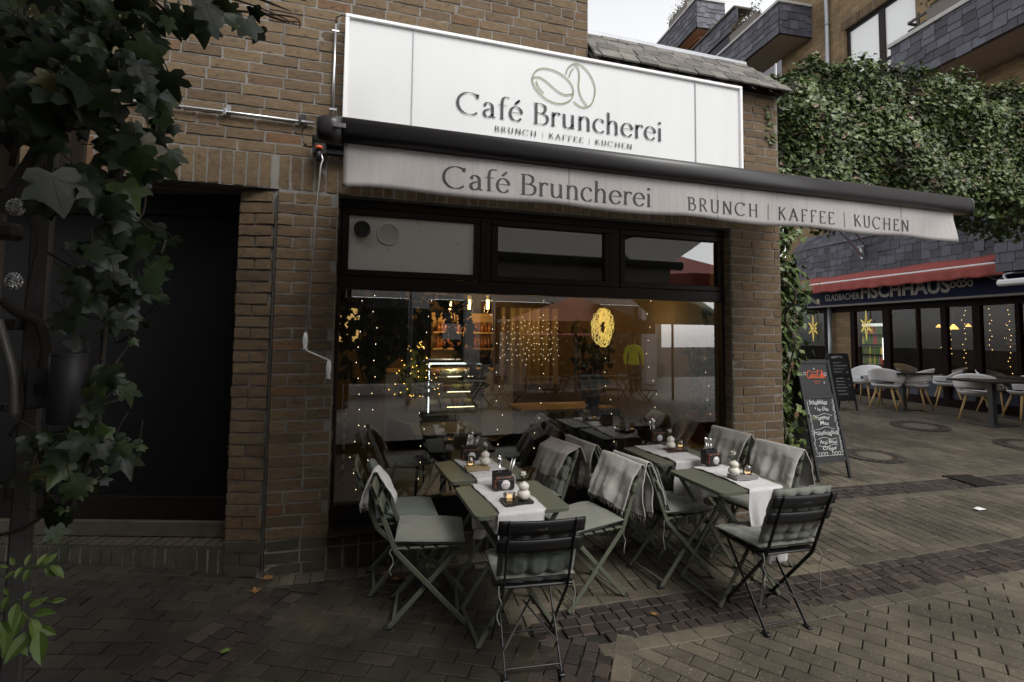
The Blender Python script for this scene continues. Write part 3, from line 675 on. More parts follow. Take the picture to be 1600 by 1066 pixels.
for reg, deg in ROWANG.items():
    a = math.radians(deg); ca, sa = math.cos(a), math.sin(a); px, py = .203, .1025; b = b_moss_shade if reg < 2 else b_dry
    R = 17
    for j in range(int(-R / py), int(R / py)):
        for i in range(int(-R / px), int(R / px)):
            u = (i + (.5 if j % 2 else 0)) * px; v = j * py; x, y = u * ca - v * sa + 4, u * sa + v * ca + 4
            if not (-3.2 < x < 13.5 and -1.2 < y < 10.5): continue
            if y > 3.98 and -.6 < x < 3.95: continue
            if x < -.6 and y > 3.98 + (-.6 - x) * .3: continue
            if y < .9 and (x < -1 or x > 3): continue
            if region(x, y) != reg or in_band(x, y, -.02) >= 0: continue
            paver(b, (x, y), a, px - .005 - rng.uniform(0, .003), py - .005 - rng.uniform(0, .003), 0, rng)
b = b_dry
# border courses beside the sett bands
for i, (p, ang, L, hw, _) in enumerate(BANDS):
    a = math.radians(ang); ca, sa = math.cos(a), math.sin(a)
    for sgn in (-1, 1):
        t = -.02
        while t < L:
            n = sgn * (hw + .055); x, y = p[0] + t * ca - n * sa, p[1] + t * sa + n * ca
            if in_band(x, y) < 0 and -3 < x < 13 and y > .6 and not (y > 3.97 and x < 3.95) and not (i == 3 and x < 4): paver(b_moss_shade if i == 0 or (i == 1 and sgn < 0) else b, (x, y), a, .197, .098, .0045, rng)
            t += .203
t = XG + .02
while t < XR:
    paver(b, (t + .05, YW - .075), 0, .098, .15, .004, rng); t += .103
tag(b.build('paving', m_paver), kind='structure'); tag(b_moss_shade.build('mossy_shade_paving', m_paver_moss_shade), kind='structure')
b = MB()
for i, (p, ang, L, hw, _) in enumerate(BANDS):
    a = math.radians(ang); ca, sa = math.cos(a), math.sin(a); nr = round(2 * hw / .088); pw = 2 * hw / nr
    for r_ in range(nr):
        t = -.04 + rng.uniform(0, .05)
        while t < L:
            ln = rng.uniform(.075, .115); n = -hw + (r_ + .5) * pw + rng.uniform(-.006, .006); tt = t + ln / 2
            x, y = p[0] + tt * ca - n * sa, p[1] + tt * sa + n * ca
            k = in_band(x, y, -.01)
            if (k == i or k < 0) and -3 < x < 13 and y > .6 and not (i == 3 and x < 3.98) and y < 3.97 + (.6 if x > 3.95 else 0): paver(b, (x, y), a + rng.gauss(0, .05), ln - .007, pw - .007, .002 + rng.gauss(0, .0010), rng, .004)
            t += ln
tag(b.build('cobble_band', m_sett), kind='structure')
b = MB(); b.add([(x, y, gz(x, y) + .004) for x, y in ((-12, -8.2), (16, -8.2), (16, .55), (-12, .55))], [(0, 1, 2, 3)]); tag(b.build('street', M('light_street_slabs', (.105, .098, .088), .6, noise=(3, .2), bump=None)), kind='structure')
# manhole covers, drain grate
def manhole(px, py, rad, label):
    c = G(px, py); t = thing('manhole_cover', label, 'manhole', (c.x, c.y, gz(c.x, c.y)))
    def slope(b):
        out = []
        for v in b.v: x, y = v[0] + c.x, v[1] + c.y; out.append((v[0], v[1], v[2] + gz(x, y) - gz(c.x, c.y)))
        b.v = out; return b
    b = MB(); b.lathe([(0, .012), (rad * .55, .013), (rad * .57, .008)], n=36); slope(b).build('lid', M('pale_concrete_lid', (.095, .082, .062), .8, noise=(12, .2)), t)
    b = MB(); b.lathe([(rad * .57, .009), (rad * .6, .014), (rad * .66, .014), (rad * .67, .009)], n=36); slope(b).build('iron_ring', M('rusty_iron', (.05, .03, .02), .7, noise=(20, .3)), t)
    b = MB()
    for i in range(26):
        a = 2 * math.pi * i / 26; b.box((math.cos(a) * rad * .85, math.sin(a) * rad * .85, .009), (rad * .30, rad * .18, .012), Matrix.Rotation(a, 3, 'Z'), .004)
    slope(b).build('sett_collar', m_sett, t)
manhole(1366, 713, .34, 'round manhole cover in a ring of setts just right of the chalkboard')
manhole(1437, 667, .40, 'round manhole cover in a ring of setts in front of the white chairs')
manhole(1606, 697, .36, 'round manhole cover cut off by the right edge of the picture')
c = G(1520, 752); t = thing('drain_grate', 'dark square drain grate in the far band of setts', 'drain grate', (c.x, c.y, gz(c.x, c.y)), math.radians(-8))
b = MB()
for i in range(7): b.box((-.15 + i * .05, 0, .010), (.028, .30, .014), None, .003)
b.box((0, -.17, .010), (.37, .03, .016)); b.box((0, .17, .010), (.37, .03, .016)); b.build('grate', m_black, t)
c = G(1528, 797); b = MB(); b.grid(lambda u, v: (c.x - .05 + .1 * u, c.y - .04 + .05 * v, gz(c.x, c.y) + .012 + .012 * math.sin(u * 3) * v), 6, 4)
tag(b.build('paper_scrap', m_white, thick=.001), 'small white scrap of paper lying on the paving', 'litter')
# ------------------------------------------------------------------ bistro furniture
TOPH = .735
def bolt(b, x, y, z, r_=.006, t=.006): b.lathe([(0, -t / 2), (r_, -t / 2), (r_, t / 2), (0, t / 2)], (x, y, z), 8, Matrix.Rotation(math.pi / 2, 3, 'Y'))
BK0, BK1 = Vector((0, -.20, .46)), Vector((0, -.345, .835))
def at_x(v, x): return Vector((x, v.y, v.z))
def make_chair(label, m, black):
    t = thing('folding_chair', label, 'chair')
    xb, xs_ = (.165, .145) if black else (.195, .172); wd, th = (.020, .009) if black else (.028, .013); ff_, rf_ = (.185, -.165) if black else (.225, -.225)
    for sg_ in (-1, 1):
        b = MB(); x = sg_ * xb
        b.bar(at_x(BK1, x), at_x(BK0, x) + Vector((0, 0, .0)), wd, th, (1, 0, 0), .003); b.bar(at_x(BK0, x), (x, -.185, .432), wd, th, (1, 0, 0), .003); b.bar((x, -.19, .44), (x, ff_, .006), wd, th, (1, 0, 0), .003)
        bolt(b, x + sg_ * .008, .0, .232)
        b.build('leg', m, t)
        b = MB(); x = sg_ * xs_; b.bar((x, .185, .445), (x, rf_, .006), wd, th, (1, 0, 0), .003); bolt(b, sg_ * (xb + .008), .165, .425); b.build('leg', m, t)
        b = MB(); b.box((x, rf_ - .003, .006), (.03, .05, .012), None, .003); b.build('foot_cap', m_black, t)
    for y, z in ((rf_ + .025, .035), (ff_ - .05, .055)):
        b = MB(); xx = xs_ if y < 0 else xb; b.bar((-xx, y, z), (xx, y, z), .012 if black else .018, .008, bev=.002); b.build('cross_bar', m, t)
    if black:
        b = MB(); b.bar((-xs_, -.12, .12), (.02, .03, .28), .012, .005, bev=.001); b.bar((xs_, -.12, .12), (-.02, .03, .28), .012, .005, bev=.001); b.build('brace', m_anth, t)
    b = MB()
    for i in range(5): b.box((0, -.165 + i * .082, .458), (.40, .064, .012), None, .004)
    for sg_ in (-1, 1): b.bar((sg_ * .172, -.20, .446), (sg_ * .172, .19, .446), .02, .012, bev=.002)
    b.build('seat', m, t)
    d_ = (BK1 - BK0).normalized()
    for s0 in ((.32, .395), (.215, .285)):
        a, e = BK0 + d_ * s0[0], BK0 + d_ * s0[1]; b = MB()
        for side in (0, 1):
            pass
        nrm_ = Vector((0, d_.z, -d_.y))
        def f(u, v, a=a, e=e):
            x = (u - .5) * .43; return at_x(a.lerp(e, v), x) + nrm_ * (.012 - .014 * (1 - (2 * u - 1) ** 2))
        b.grid(f, 14, 3); o = b.build('back_slat', m, t, thick=.012)
        if black and s0[0] > .3:
            b = MB(); fn = lambda x, y: at_x(a.lerp(e, .45), 0) + Vector((-x, 0, 0)) + d_ * y - nrm_ * (.0095)
            ribbon(b, spl([(-.022, -.006), (-.016, .010), (-.012, -.004), (-.004, .002), (.002, -.004), (.008, .003), (.014, -.003), (.024, .004)]), fn, .0018, .0018); b.build('script_mark', m_alu, o)
    return t
def pillow(w_, h_, t_, tufts=(0, 0), seed=0, n_=38, wob=.005):
    q = random.Random(seed); b = MB(); ph = [q.uniform(0, 6) for _ in range(6)]
    tp = [((i + .5) / tufts[0] * 2 - 1, (j + .5) / tufts[1] * 2 - 1) for i in range(tufts[0]) for j in range(tufts[1])] if tufts[0] else []
    def f(side):
        def g(u, v):
            a, c = 2 * u - 1, 2 * v - 1
            e = max(0, (1 - abs(a) ** 5) * (1 - abs(c) ** 5)) ** .42
            z = t_ / 2 * e
            for tx, ty in tp:
                dd = ((a - tx) * w_ / 2) ** 2 + ((c - ty) * h_ / 2) ** 2; z -= t_ * .30 * math.exp(-dd / (2 * .015 ** 2))
                z -= e * t_ * .05 * (math.exp(-((a - tx) * w_ / 2) ** 2 / (2 * .009 ** 2)) + math.exp(-((c - ty) * h_ / 2) ** 2 / (2 * .009 ** 2)))
            z += e * (.004 * mnoise.noise((a * 3, c * 3, seed + side)) + .002 * mnoise.noise((a * 9, c * 7, seed + 3 * side))); z = max(z, .35 * t_ / 2 * e + .002) + wob * e * math.sin(a * 5 + ph[0] + c * 3) * math.sin(c * 4 + ph[1])
            bulge = 1 - .05 * (1 - a * a) * (c * c) ; 
            return (a * w_ / 2 * (1 - .04 * (1 - abs(c)) * 0) * bulge, c * h_ / 2 * (1 - .05 * (1 - c * c) * a * a), side * z)
        return g
    b.grid(f(1), n_, n_); b.grid(f(-1), n_, n_); return b
CUSH = 'cushions tied to the folding chairs'; BLAN = 'blankets over the chair backs'
def place(o, chair): o.location = chair.location; o.rotation_euler = chair.rotation_euler
def ties(b, x, y, z, q, long=.16):
    for k in range(1):
        pts = [Vector((x, y, z))]; 
        for i in range(1, 6): pts.append(Vector((x + q.uniform(-.012, .012) + k * .02, y - .012 + q.uniform(-.01, .01), z - long * i / 5 * (1 - .45 * k))))
        b.tube(spl3(pts), .0035, 6)
def spl3(pts, n=5):
    pts = [Vector(p) for p in pts]; P = [pts[0]] + pts + [pts[-1]]; out = []
    for i in range(1, len(P) - 2):
        p0, p1, p2, p3 = P[i - 1:i + 3]
        for k in range(n):
            t = k / n; out.append(.5 * ((2 * p1) + (p2 - p0) * t + (2 * p0 - 5 * p1 + 4 * p2 - p3) * t * t + (3 * p1 - p0 - 3 * p2 + p3) * t ** 3))
    out.append(pts[-1]); return out
def seat_cushion(chair, label, m, seed, tufts=(0, 0), dy=0.0, tie=True):
    b = pillow(.41, .41, .055, tufts, seed); b.T = None
    b.v = [(x, y + .005 + dy, z + .492 - .012 * (y / .2)) for x, y, z in b.v]
    o = b.build('seat_cushion', m, None); place(o, chair); tag(o, label, 'cushion', CUSH)
    if tie:
        t_ = MB(); q = random.Random(seed)
        for sg_ in (-1, 1):
            t_ = MB(); ties(t_, sg_ * .19, -.205, .475, q, q.uniform(.12, .24)); t_.build('tie_ribbon', m, o)
    return o
def back_cushion(chair, label, m, seed, tufts=(4, 3), up=.0, lean=0.0, rot=0.0):
    b = pillow(.40, .36, .065, tufts, seed); d_ = (BK1 - BK0).normalized(); nf = Vector((0, d_.z, -d_.y)); c = BK0 + d_ * (.215 + up) + nf * (.045 + lean)
    R = Matrix((Vector((1, 0, 0)), d_, -nf * -1)).transposed() @ Matrix.Rotation(rot, 3, 'Z')
    b.v = [tuple(c + R @ Vector(v)) for v in b.v]
    o = b.build('back_cushion', m, None); place(o, chair); return tag(o, label, 'cushion', CUSH)
def blanket(chair, label, m, seed, wd=.37, lf=.29, lb=.33, dx=0.0, slant=0.0, fringe=True, amp=.014, off=0.0):
    q = random.Random(seed); ph = [q.uniform(0, 6.3) for _ in range(8)]
    d_ = (BK1 - BK0).normalized(); nf = Vector((0, d_.z, -d_.y)); top = BK1 + Vector((0, 0, .004)); tot = lf + .05 + lb
    def P(u, s):
        """u across 0..1, s along from the front hem to the rear hem"""
        a = u - .5; x = dx + a * wd * (1 + .05 * math.sin(ph[0] + s * 6)) + slant * (s - lf)
        sag = .010 * math.sin(u * 9 + ph[1])
        if s < lf:
            k = lf - s; p = top - d_ * k + nf * (.016 + (.012 + off) * min(1, k / .08))
            out = nf
        elif s < lf + .05:
            t = (s - lf) / .05 * math.pi; p = top + Vector((0, .016 * math.cos(t), .014 * math.sin(t))); k = 0; out = Vector((0, math.cos(t), math.sin(t)))
        else:
            k = s - lf - .05; p = Vector((0, top.y - .016 - .035 * min(1, k / .12) - .02 * k, top.z - k)); out = Vector((0, -1, 0))
        g = min(1, k / .22)
        w_ = amp * g * (math.sin(u * 11 + ph[2] + k * 5) + .6 * math.sin(u * 19 + ph[3] - k * 7)) + .006 * g * math.sin(u * 31 + ph[4]) + .004 * math.sin(k * 30 + ph[5] + u * 4)
        w_ += (.35 + .65 * g) * (.009 * mnoise.noise((u * 3.5, s * 9, seed)) + .0045 * mnoise.noise((u * 11, s * 26, seed + 7)))
        hem = (.012 * math.sin(u * 8 + ph[6]) + .02 * (u - .5) * math.sin(ph[7])) * g
        return at_x(p, x) + out * (w_ + amp * 1.3 * g) - Vector((0, 0, hem if k else 0))
    b = MB(); b.grid(lambda u, v: P(u, v * tot), 44, 70)
    o = b.build('blanket', m, None, thick=.007); place(o, chair); tag(o, label, 'blanket', BLAN)
    if fringe:
        for s in (0, tot):
            b = MB()
            for i in range(34):
                u = (i + q.uniform(.2, .8)) / 34; p = P(u, s); ln = q.uniform(.018, .045)
                b.tube([p, p + Vector((q.uniform(-.006, .006), q.uniform(-.006, .006), -ln * .6)), p + Vector((q.uniform(-.01, .01), q.uniform(-.01, .01), -ln))], [.0018, .0016, .0006], 4)
            b.build('fringe', m, o)
    return o
CH_G = 'green folding chairs at the cafe tables'
proto_g = make_chair('', m_sage, False); proto_k = make_chair('', m_blackm, True)
used = {}
def chair(proto, label, x, y, deg, group):
    c = proto if proto.name not in used else copy_tree(proto); used[proto.name] = 1
    c.location = (x, y, gz(x, y) + .004); c.rotation_euler = (0, 0, math.radians(deg)); return tag(c, label, 'chair', group)
# facing +x: -90, facing -x: 90, facing +y: 0
c1 = chair(proto_g, 'green folding chair at far left, facing right, with a blanket corner over its back', .44, 3.27, -98, CH_G)
c2 = chair(proto_g, 'green folding chair beside the window with a crumpled pillow, behind the leftmost chair', .32, 3.72, -90, CH_G)
c3 = chair(proto_g, 'green folding chair facing left at the back left table by the window', 1.25, 3.80, 99, CH_G)
c4 = chair(proto_g, 'green folding chair facing right at the back right table, back to back with another', 2.07, 3.87, -83, CH_G)
c5 = chair(proto_g, 'green folding chair facing left at the front left table, under a fringed blanket', 1.45, 3.21, 100, CH_G)
c6 = chair(proto_g, 'green folding chair facing right towards the front right table, blanket hanging behind', 2.19, 3.29, -83, CH_G)
c7 = chair(proto_g, 'green folding chair facing left in front of the right brick pillar', 2.85, 3.78, 98, CH_G)
c8 = chair(proto_g, 'green folding chair facing left nearest to the chalkboard', 2.85, 3.22, 100, CH_G)
CH_K = 'black folding chairs seen from behind'
k1 = chair(proto_k, 'black folding chair at the front left table, its back to the street', .89, 2.67, -6, CH_K)
k2 = chair(proto_k, 'black folding chair at the front right table, its back to the street', 2.43, 2.63, -2, CH_K)
seat_cushion(c1, 'seat cushion on the leftmost green chair', m_cush, 1); seat_cushion(c2, 'dark seat cushion under the crumpled pillow by the window', m_cush2, 2, tie=False)
seat_cushion(c3, 'seat cushion on the chair at the back left table', m_cush, 3, tie=False); seat_cushion(c4, 'seat cushion on the chair at the back right table facing right', m_cush, 4, tie=False)
seat_cushion(c5, 'seat cushion with hanging ties on the chair under the fringed blanket', m_cush, 5); seat_cushion(c6, 'seat cushion on the green chair facing the front right table', m_cush, 6)
seat_cushion(c7, 'seat cushion on the chair before the right brick pillar', m_cush, 7, tie=False); seat_cushion(c8, 'seat cushion on the green chair nearest the chalkboard', m_cush, 8, tie=False)
seat_cushion(k1, 'seat cushion with looped ties on the front left black chair', m_cush, 9, (3, 3)); seat_cushion(k2, 'tufted seat cushion on the front right black chair', m_cush, 10, (3, 3))
back_cushion(k1, 'deeply tufted back cushion of the front left black chair', m_cush2, 11, (4, 3), up=-.045); back_cushion(k2, 'flatter tufted back cushion of the front right black chair', m_cush, 12, (4, 3), up=.022)
back_cushion(c6, 'thin back cushion leaning in the green chair facing the front right table', m_cush2, 13, (0, 0), up=-.02)
back_cushion(c2, 'crumpled sage pillow leaning in the chair by the window', m_cush2, 14, (3, 2), up=-.03, lean=.05, rot=.2); back_cushion(c3, 'quilted back cushion under the brown grey blanket at the back left table', m_cush, 15, (4, 3), up=-.07, lean=-.012)
m_blankb = M('brown_grey_blanket_wool', (.29, .265, .23), .97, noise=(7, .14), bump=(300, .45), sheen=.4)
blanket(c1, 'pale fringed throw over one corner of the leftmost chair back', m_blankw, 21, wd=.17, lf=.20, lb=.20, dx=-.09, slant=.1)
blanket(c3, 'brown grey blanket over the chair at the back left table', m_blankb, 22, wd=.42, lf=.27, lb=.30, off=.055)
blanket(c4, 'grey blanket over the chair back to back with the brown grey one', m_blankb, 23, wd=.42, lf=.27, lb=.30)
blanket(c5, 'grey fringed blanket over the chair facing the front left table', m_blank, 24, wd=.43, lf=.30, lb=.30)
blanket(c6, 'grey hemmed blanket over the chair facing the front right table', m_blank, 25, wd=.42, lf=.30, lb=.33)
blanket(c7, 'light grey blanket over the chair by the right brick pillar', m_blank, 26, wd=.42, lf=.30, lb=.28)
blanket(c8, 'light grey blanket over the green chair nearest the chalkboard', m_blank, 27, wd=.42, lf=.32, lb=.33)

# tables
def rrect(w_, h_, r_, n=6):
    out = []
    for cx_, cy_, a0 in ((1, 1, 0), (-1, 1, 90), (-1, -1, 180), (1, -1, 270)):
        for i in range(n + 1):
            a = math.radians(a0 + 90 * i / n); out.append((cx_ * (w_ / 2 - r_) + r_ * math.cos(a), cy_ * (h_ / 2 - r_) + r_ * math.sin(a)))
    return out
def prism(b, poly, z0, z1, ch=.004):
    n_ = len(poly); vs = []; 
    cxm = sum(p[0] for p in poly) / n_; cym = sum(p[1] for p in poly) / n_
    def ins(p, e): dx, dy = p[0] - cxm, p[1] - cym; L_ = math.hypot(dx, dy); return (cxm + dx * (1 - e / L_), cym + dy * (1 - e / L_))
    for z, e in ((z0, 0), (z1 - ch, 0), (z1 - ch * .3, ch * .35), (z1, ch)): vs += [(*ins(p, e), z) for p in poly]
    fs = [tuple(range(n_))[::-1], tuple(range(3 * n_, 4 * n_))]
    for r_ in range(3): fs += [(r_ * n_ + i, r_ * n_ + (i + 1) % n_, (r_ + 1) * n_ + (i + 1) % n_, (r_ + 1) * n_ + i) for i in range(n_)]
    b.add(vs, fs)
def make_table(label):
    t = thing('bistro_table', label, 'table'); tw = .565
    b = MB(); prism(b, rrect(tw, tw - .01, .035), TOPH - .024, TOPH); b.build('tabletop', m_sage, t)
    for y in (-.20, .20):
        for sg_ in (-1, 1):
            b = MB(); yy = y + sg_ * .008; b.bar((-sg_ * .235, yy, TOPH - .03), (sg_ * .245, yy, .006), .026, .013, (0, 1, 0), .003); b.build('leg', m_sage, t)
    for x, z in ((-.235, .02), (.235, .02), (-.22, TOPH - .04), (.22, TOPH - .04)):
        b = MB(); b.bar((x, -.2, z), (x, .2, z), .02, .012, bev=.003); b.build('cross_bar', m_sage, t)
    return t
TG = 'square green folding tables'
def tbl(x0, label, deg, pt=None):
    t = pt if pt else copy_tree(tproto); x, y = x0; t.location = (x, y, gz(x, y)); t.rotation_euler = (0, 0, math.radians(deg)); return tag(t, label, 'table', TG)
tproto = make_table('')
t1 = tbl((.885, 3.02), 'green folding table nearest to the viewer, front left, with a glass candle bowl', 2, tproto)
t2 = tbl((2.45, 2.99), 'green folding table front right with a candle glass and grey book', 1)
t3 = tbl((.855, 3.71), 'green folding table back left, close to the window', 4)
t4 = tbl((2.45, 3.68), 'green folding table back right, before the potted plant in the window', 0)
def runner(t, label, x0, w_, front, back, seed):
    q = random.Random(seed); ph = [q.uniform(0, 6) for _ in range(8)]; hy = .2825; r_ = .012
    def f(u, v):
        L_ = front + 2 * hy + back; s = v * L_ - front   # s=0 at the front edge of the table
        e = u - .5; xx = x0 + e * w_ + .012 * math.sin(s * 7 + ph[0]) + (.012 * math.sin(s * 13 + ph[1]) if s < 0 else 0)
        if s < 0:
            k = -s; g = min(1, k / .3); return (xx + e * .02 * math.sin(k * 9 + ph[2]) * g, -hy - .010 - .012 * g + .013 * g * math.sin(u * 12 + ph[3]) + .006 * g * math.sin(u * 23 + ph[4] + k * 6), TOPH - k + .006 - .012 * math.sin(u * 5 + ph[5]) * g)
        if s > 2 * hy:
            k = s - 2 * hy; g = min(1, k / .3); return (xx, hy + .010 + .012 * g - .013 * g * math.sin(u * 12 + ph[6]), TOPH - k + .006)
        lip = min(1, s / .02, (2 * hy - s) / .02)
        wr = .0025 * math.sin(s * 24 + e * 10 + ph[7]) + .002 * math.sin(s * 55 + ph[2]) + .005 * max(0, math.sin(s * 9 + ph[4])) * abs(2 * e) ** 3
        return (xx, -hy - .010 * (1 - lip) * (1 if s < hy else -1) + s, TOPH + .006 + max(-.002, wr) * lip)
    b = MB(); b.grid(f, 26, 90); o = b.build('table_runner', m_linen, None, thick=.0022); place(o, t); tag(o, label, 'table runner', 'white gauze runners on the tables')
    b = MB()
    for u in (0, 1): b.tube([f(u, i / 90) for i in range(91)], .0035, 5)
    b.build('stitched_hem', m_linen, o)
    return o
runner(t1, 'white gauze runner on the front left table under the candle bowl', -.02, .27, .36, .30, 1)
runner(t2, 'white gauze runner hanging long from the front right table', .07, .26, .46, .24, 2)
runner(t3, 'white gauze runner on the back left table by the window', .02, .27, .38, .18, 3)
runner(t4, 'white gauze runner on the back right table', -.02, .26, .36, .16, 4)

# small things on the tables
m_pattern = M('painted_pattern', (.03, .02, .02), .6, noise=None, bump=None, spots=(70, .52, (.24, .07, .035), .06))
m_label = M('white_round_label', (.62, .58, .60), .6, noise=None, bump=None)
m_candleglass = glass_mat('ribbed_glass', (.82, .80, .82), 1.45, .06, .08)
m_wax = emit_mat('glowing_wax', (1.0, .66, .26), .8)
m_flower = M('white_petals', (.75, .73, .66), .8, noise=None, bump=None)
m_sprig = M('green_sprig', (.05, .075, .035), .7, noise=(20, .2), bump=None)
m_paper = M('book_pages', (.5, .45, .37), .8, noise=None, bump=None)
DZ = .011
def tp(px, py):
    p = G(px, py, TOPH + DZ); return Vector((p.x, p.y, gz(p.x, p.y) + TOPH + DZ))
def caddy(px, py, deg, where, spoons, straws, seed):
    q = random.Random(seed); o = tp(px, py); t = thing('cutlery_caddy', 'black cutlery caddy with a round white label on the %s table' % where, 'cutlery box', o, math.radians(deg), 'cutlery caddies')
    b = MB(); w_, d_, h_ = .115, .055, .105
    for c, s_ in (((0, d_ / 2 - .002, h_ / 2), (w_, .004, h_)), ((0, -d_ / 2 + .002, h_ / 2), (w_, .004, h_)), ((-w_ / 2 + .002, 0, h_ / 2), (.004, d_ - .008, h_)), ((w_ / 2 - .002, 0, h_ / 2), (.004, d_ - .008, h_)), ((0, 0, .003), (w_ - .008, d_ - .008, .006))): b.box(c, s_)
    b.build('box', m_black, t)
    b = MB(); b.box((.004, -d_ / 2 - .02, .036), (.125, .036, .072), None, .010); pf_ = b.build('front_pouch', m_black, t)
    b = MB(); b.box((.004, -d_ / 2 - .02, .076), (.128, .040, .014), None, .006); b.box((-.060, -d_ / 2 - .02, .04), (.008, .038, .06), None, .003); b.build('patterned_flap', m_pattern, pf_)
    b = MB(); b.lathe([(.029, 0), (.029, .0015), (0, .0015)], (.004, -d_ / 2 - .0385, .036), 24, RX); lb = b.build('round_label', m_label, pf_); fix_normals(lb)
    b = MB(); ribbon(b, spl([(-.018, .0), (-.012, .004), (-.008, -.002), (-.002, .003), (.004, -.002), (.009, .003), (.018, 0)]), lambda x, y: (.004 + x, -d_ / 2 - .0405, .036 + y), .002, .002); b.build('label_writing', m_ink, lb)
    Rz = Matrix.Rotation(math.radians(deg), 3, 'Z')
    names = ['leftmost', 'middle', 'rightmost', 'tall', 'short']
    for i in range(spoons):
        b = MB(); base = Vector((-.035 + i * .022, q.uniform(-.01, .01), .04)); lean = Vector((q.uniform(-.25, .25), q.uniform(-.1, .1), 1)).normalized(); Lh = q.uniform(.10, .13)
        b.tube([base, base + lean * Lh * .5, base + lean * Lh], [.0025, .002, .003], 6)
        tip = base + lean * (Lh + .018); b.grid(lambda u, v: tip + Vector((math.cos(2 * math.pi * u) * math.sin(math.pi * v) * .013, math.sin(2 * math.pi * u) * math.sin(math.pi * v) * .005, math.cos(math.pi * v) * .022)), 12, 8, True)
        s_ = b.build('spoon', m_chrome, None, o); s_.rotation_euler = (0, 0, math.radians(deg)); tag(s_, 'shiny spoon standing in the cutlery caddy on the %s table' % where, 'spoon', 'spoons in the %s caddy' % where)
    for i in range(straws):
        b = MB(); base = Vector((.03 + i * .006, q.uniform(-.01, .01), .03)); lean = Vector((.30 + .03 * i, .05, 1)).normalized(); b.tube([base, base + lean * .155], .0028, 8)
        s_ = b.build('drinking_straw', m_alu, None, o); s_.rotation_euler = (0, 0, math.radians(deg)); tag(s_, 'pale straw leaning in the cutlery caddy on the %s table' % where, 'straw', 'straws in the %s caddy' % where)
def book(px, py, deg, where, m, w_, d_, h_, cat, label):
    o = tp(px, py); t = thing('book', label, cat, o, math.radians(deg), 'books under the vases')
    b = MB(); b.box((0, 0, h_ / 2), (w_ - .006, d_ - .008, h_ - .006)); b.build('pages', m_paper, t)
    b = MB(); b.box((0, 0, h_ - .0015), (w_, d_, .003)); b.box((0, 0, .0015), (w_, d_, .003)); b.box((0, -d_ / 2 + .0025, h_ / 2), (w_, .003, h_ - .006)); b.build('cover', m, t); return o, h_
def vase(px, py, z, where, seed):
    o = tp(px, py) + Vector((0, 0, z)); t = thing('bud_vase', 'cream double bulb vase on the %s table' % where, 'vase', o, 0, 'cream bud vases')
    prof = [(0, 0), (.022, .001), (.033, .010), (.039, .026), (.036, .042), (.026, .052), (.0235, .055), (.029, .062), (.032, .074), (.028, .086), (.018, .094), (.010, .097), (.010, .103), (.007, .103), (.007, .09), (0, .09)]
    b = MB(); b.lathe(prof, n=28); fix_normals(b.build('body', m_ceram, t))
    q = random.Random(seed); f_ = thing('flower', 'white blossom with green sprigs in the vase on the %s table' % where, 'flower', o + Vector((0, 0, .10)), q.uniform(0, 6), 'white flowers in the vases')
    b = MB(); hd = Vector((q.uniform(-.012, .02), q.uniform(-.012, .012), .045))
    b.tube([(0, 0, -.03), (0, 0, 0), hd], .0016, 5)
    for k in range(9):
        a = q.uniform(0, 6.28); e = Vector((math.cos(a) * .035, math.sin(a) * .035, q.uniform(.02, .06)))
        for j in range(7):
            p = Vector((0, 0, 0)).lerp(e, (j + 2) / 8); b.tube([p, p + Vector((q.uniform(-.014, .014), q.uniform(-.014, .014), q.uniform(0, .014)))], [.0013, .0005], 4)
        b.tube([(0, 0, 0), e], .001, 4)
    b.build('stem', m_sprig, f_)
    b = MB()
    for k in range(34):
        v = Vector((q.gauss(0, 1), q.gauss(0, 1), q.gauss(.2, .8))).normalized(); s_ = v.cross(Vector((.3, .2, .9))).normalized() * .005; L_ = q.uniform(.016, .024)
        b.add([hd - s_ * .4, hd + v * L_ * .6 + s_, hd + v * L_ + Vector((0, 0, .003)), hd + v * L_ * .6 - s_], [(0, 1, 2, 3)])
    b.build('blossom', m_flower, f_)
def candle(px, py, z, where, low, seed):
    o = tp(px, py) + Vector((0, 0, z)); t = thing('candle_holder', '%s on the %s table' % ('low faceted glass tealight bowl' if low else 'ribbed candle glass with a lit tealight', where), 'candle glass', o, 0, 'candle glasses')
    b = MB(); q = (lambda k: (k, k)); hh, r_ = (.034, .036) if low else (.062, .031)
    n_ = 10 if low else 24
    prof = [(0, 0), (r_ * .8, 0), (r_, hh * .35), (r_ * (1.05 if low else 1), hh), (r_ * .86, hh), (r_ * .8, hh * .35), (0, hh * .2)]
    b.lathe(prof, n=n_)
    if low: b.sm = [False] * len(b.sm)
    b.build('glass', m_candleglass, t)
    b = MB(); b.lathe([(0, .008), (.018, .008), (.018, .020), (0, .021)], n=16); c = b.build('tealight', m_wax, None, o); tag(c, 'lit tealight inside the glass on the %s table' % where, 'candle', 'lit tealights')
m_bkblack = M('black_book_cover', (.015, .014, .015), .4, noise=None, bump=None); m_bktan = M('tan_book_cover', (.30, .23, .13), .6, noise=(10, .1), bump=None); m_bkgrey = M('grey_book_cover', (.22, .21, .21), .5, noise=(8, .1), bump=None); m_bkred = M('black_red_book_cover', (.035, .012, .010), .4, noise=None, bump=None)
caddy(784, 762, 3, 'front left', 3, 3, 1); caddy(733, 716, 3, 'back left', 4, 2, 2); caddy(1108, 725, 8, 'front right', 4, 0, 3); caddy(1023, 690, 6, 'back right', 3, 0, 4)
book(807, 784, 5, 'front left', m_bkblack, .17, .12, .014, 'book', 'black hardcover book under the vase on the front left table'); vase(818, 784, .016, 'front left', 5); candle(796, 784, .016, 'front left', True, 6)
book(745, 732, 3, 'back left', m_bktan, .17, .11, .018, 'book', 'tan book under the vase on the back left table'); vase(758, 730, .02, 'back left', 7); candle(735, 731, .02, 'back left', False, 8)
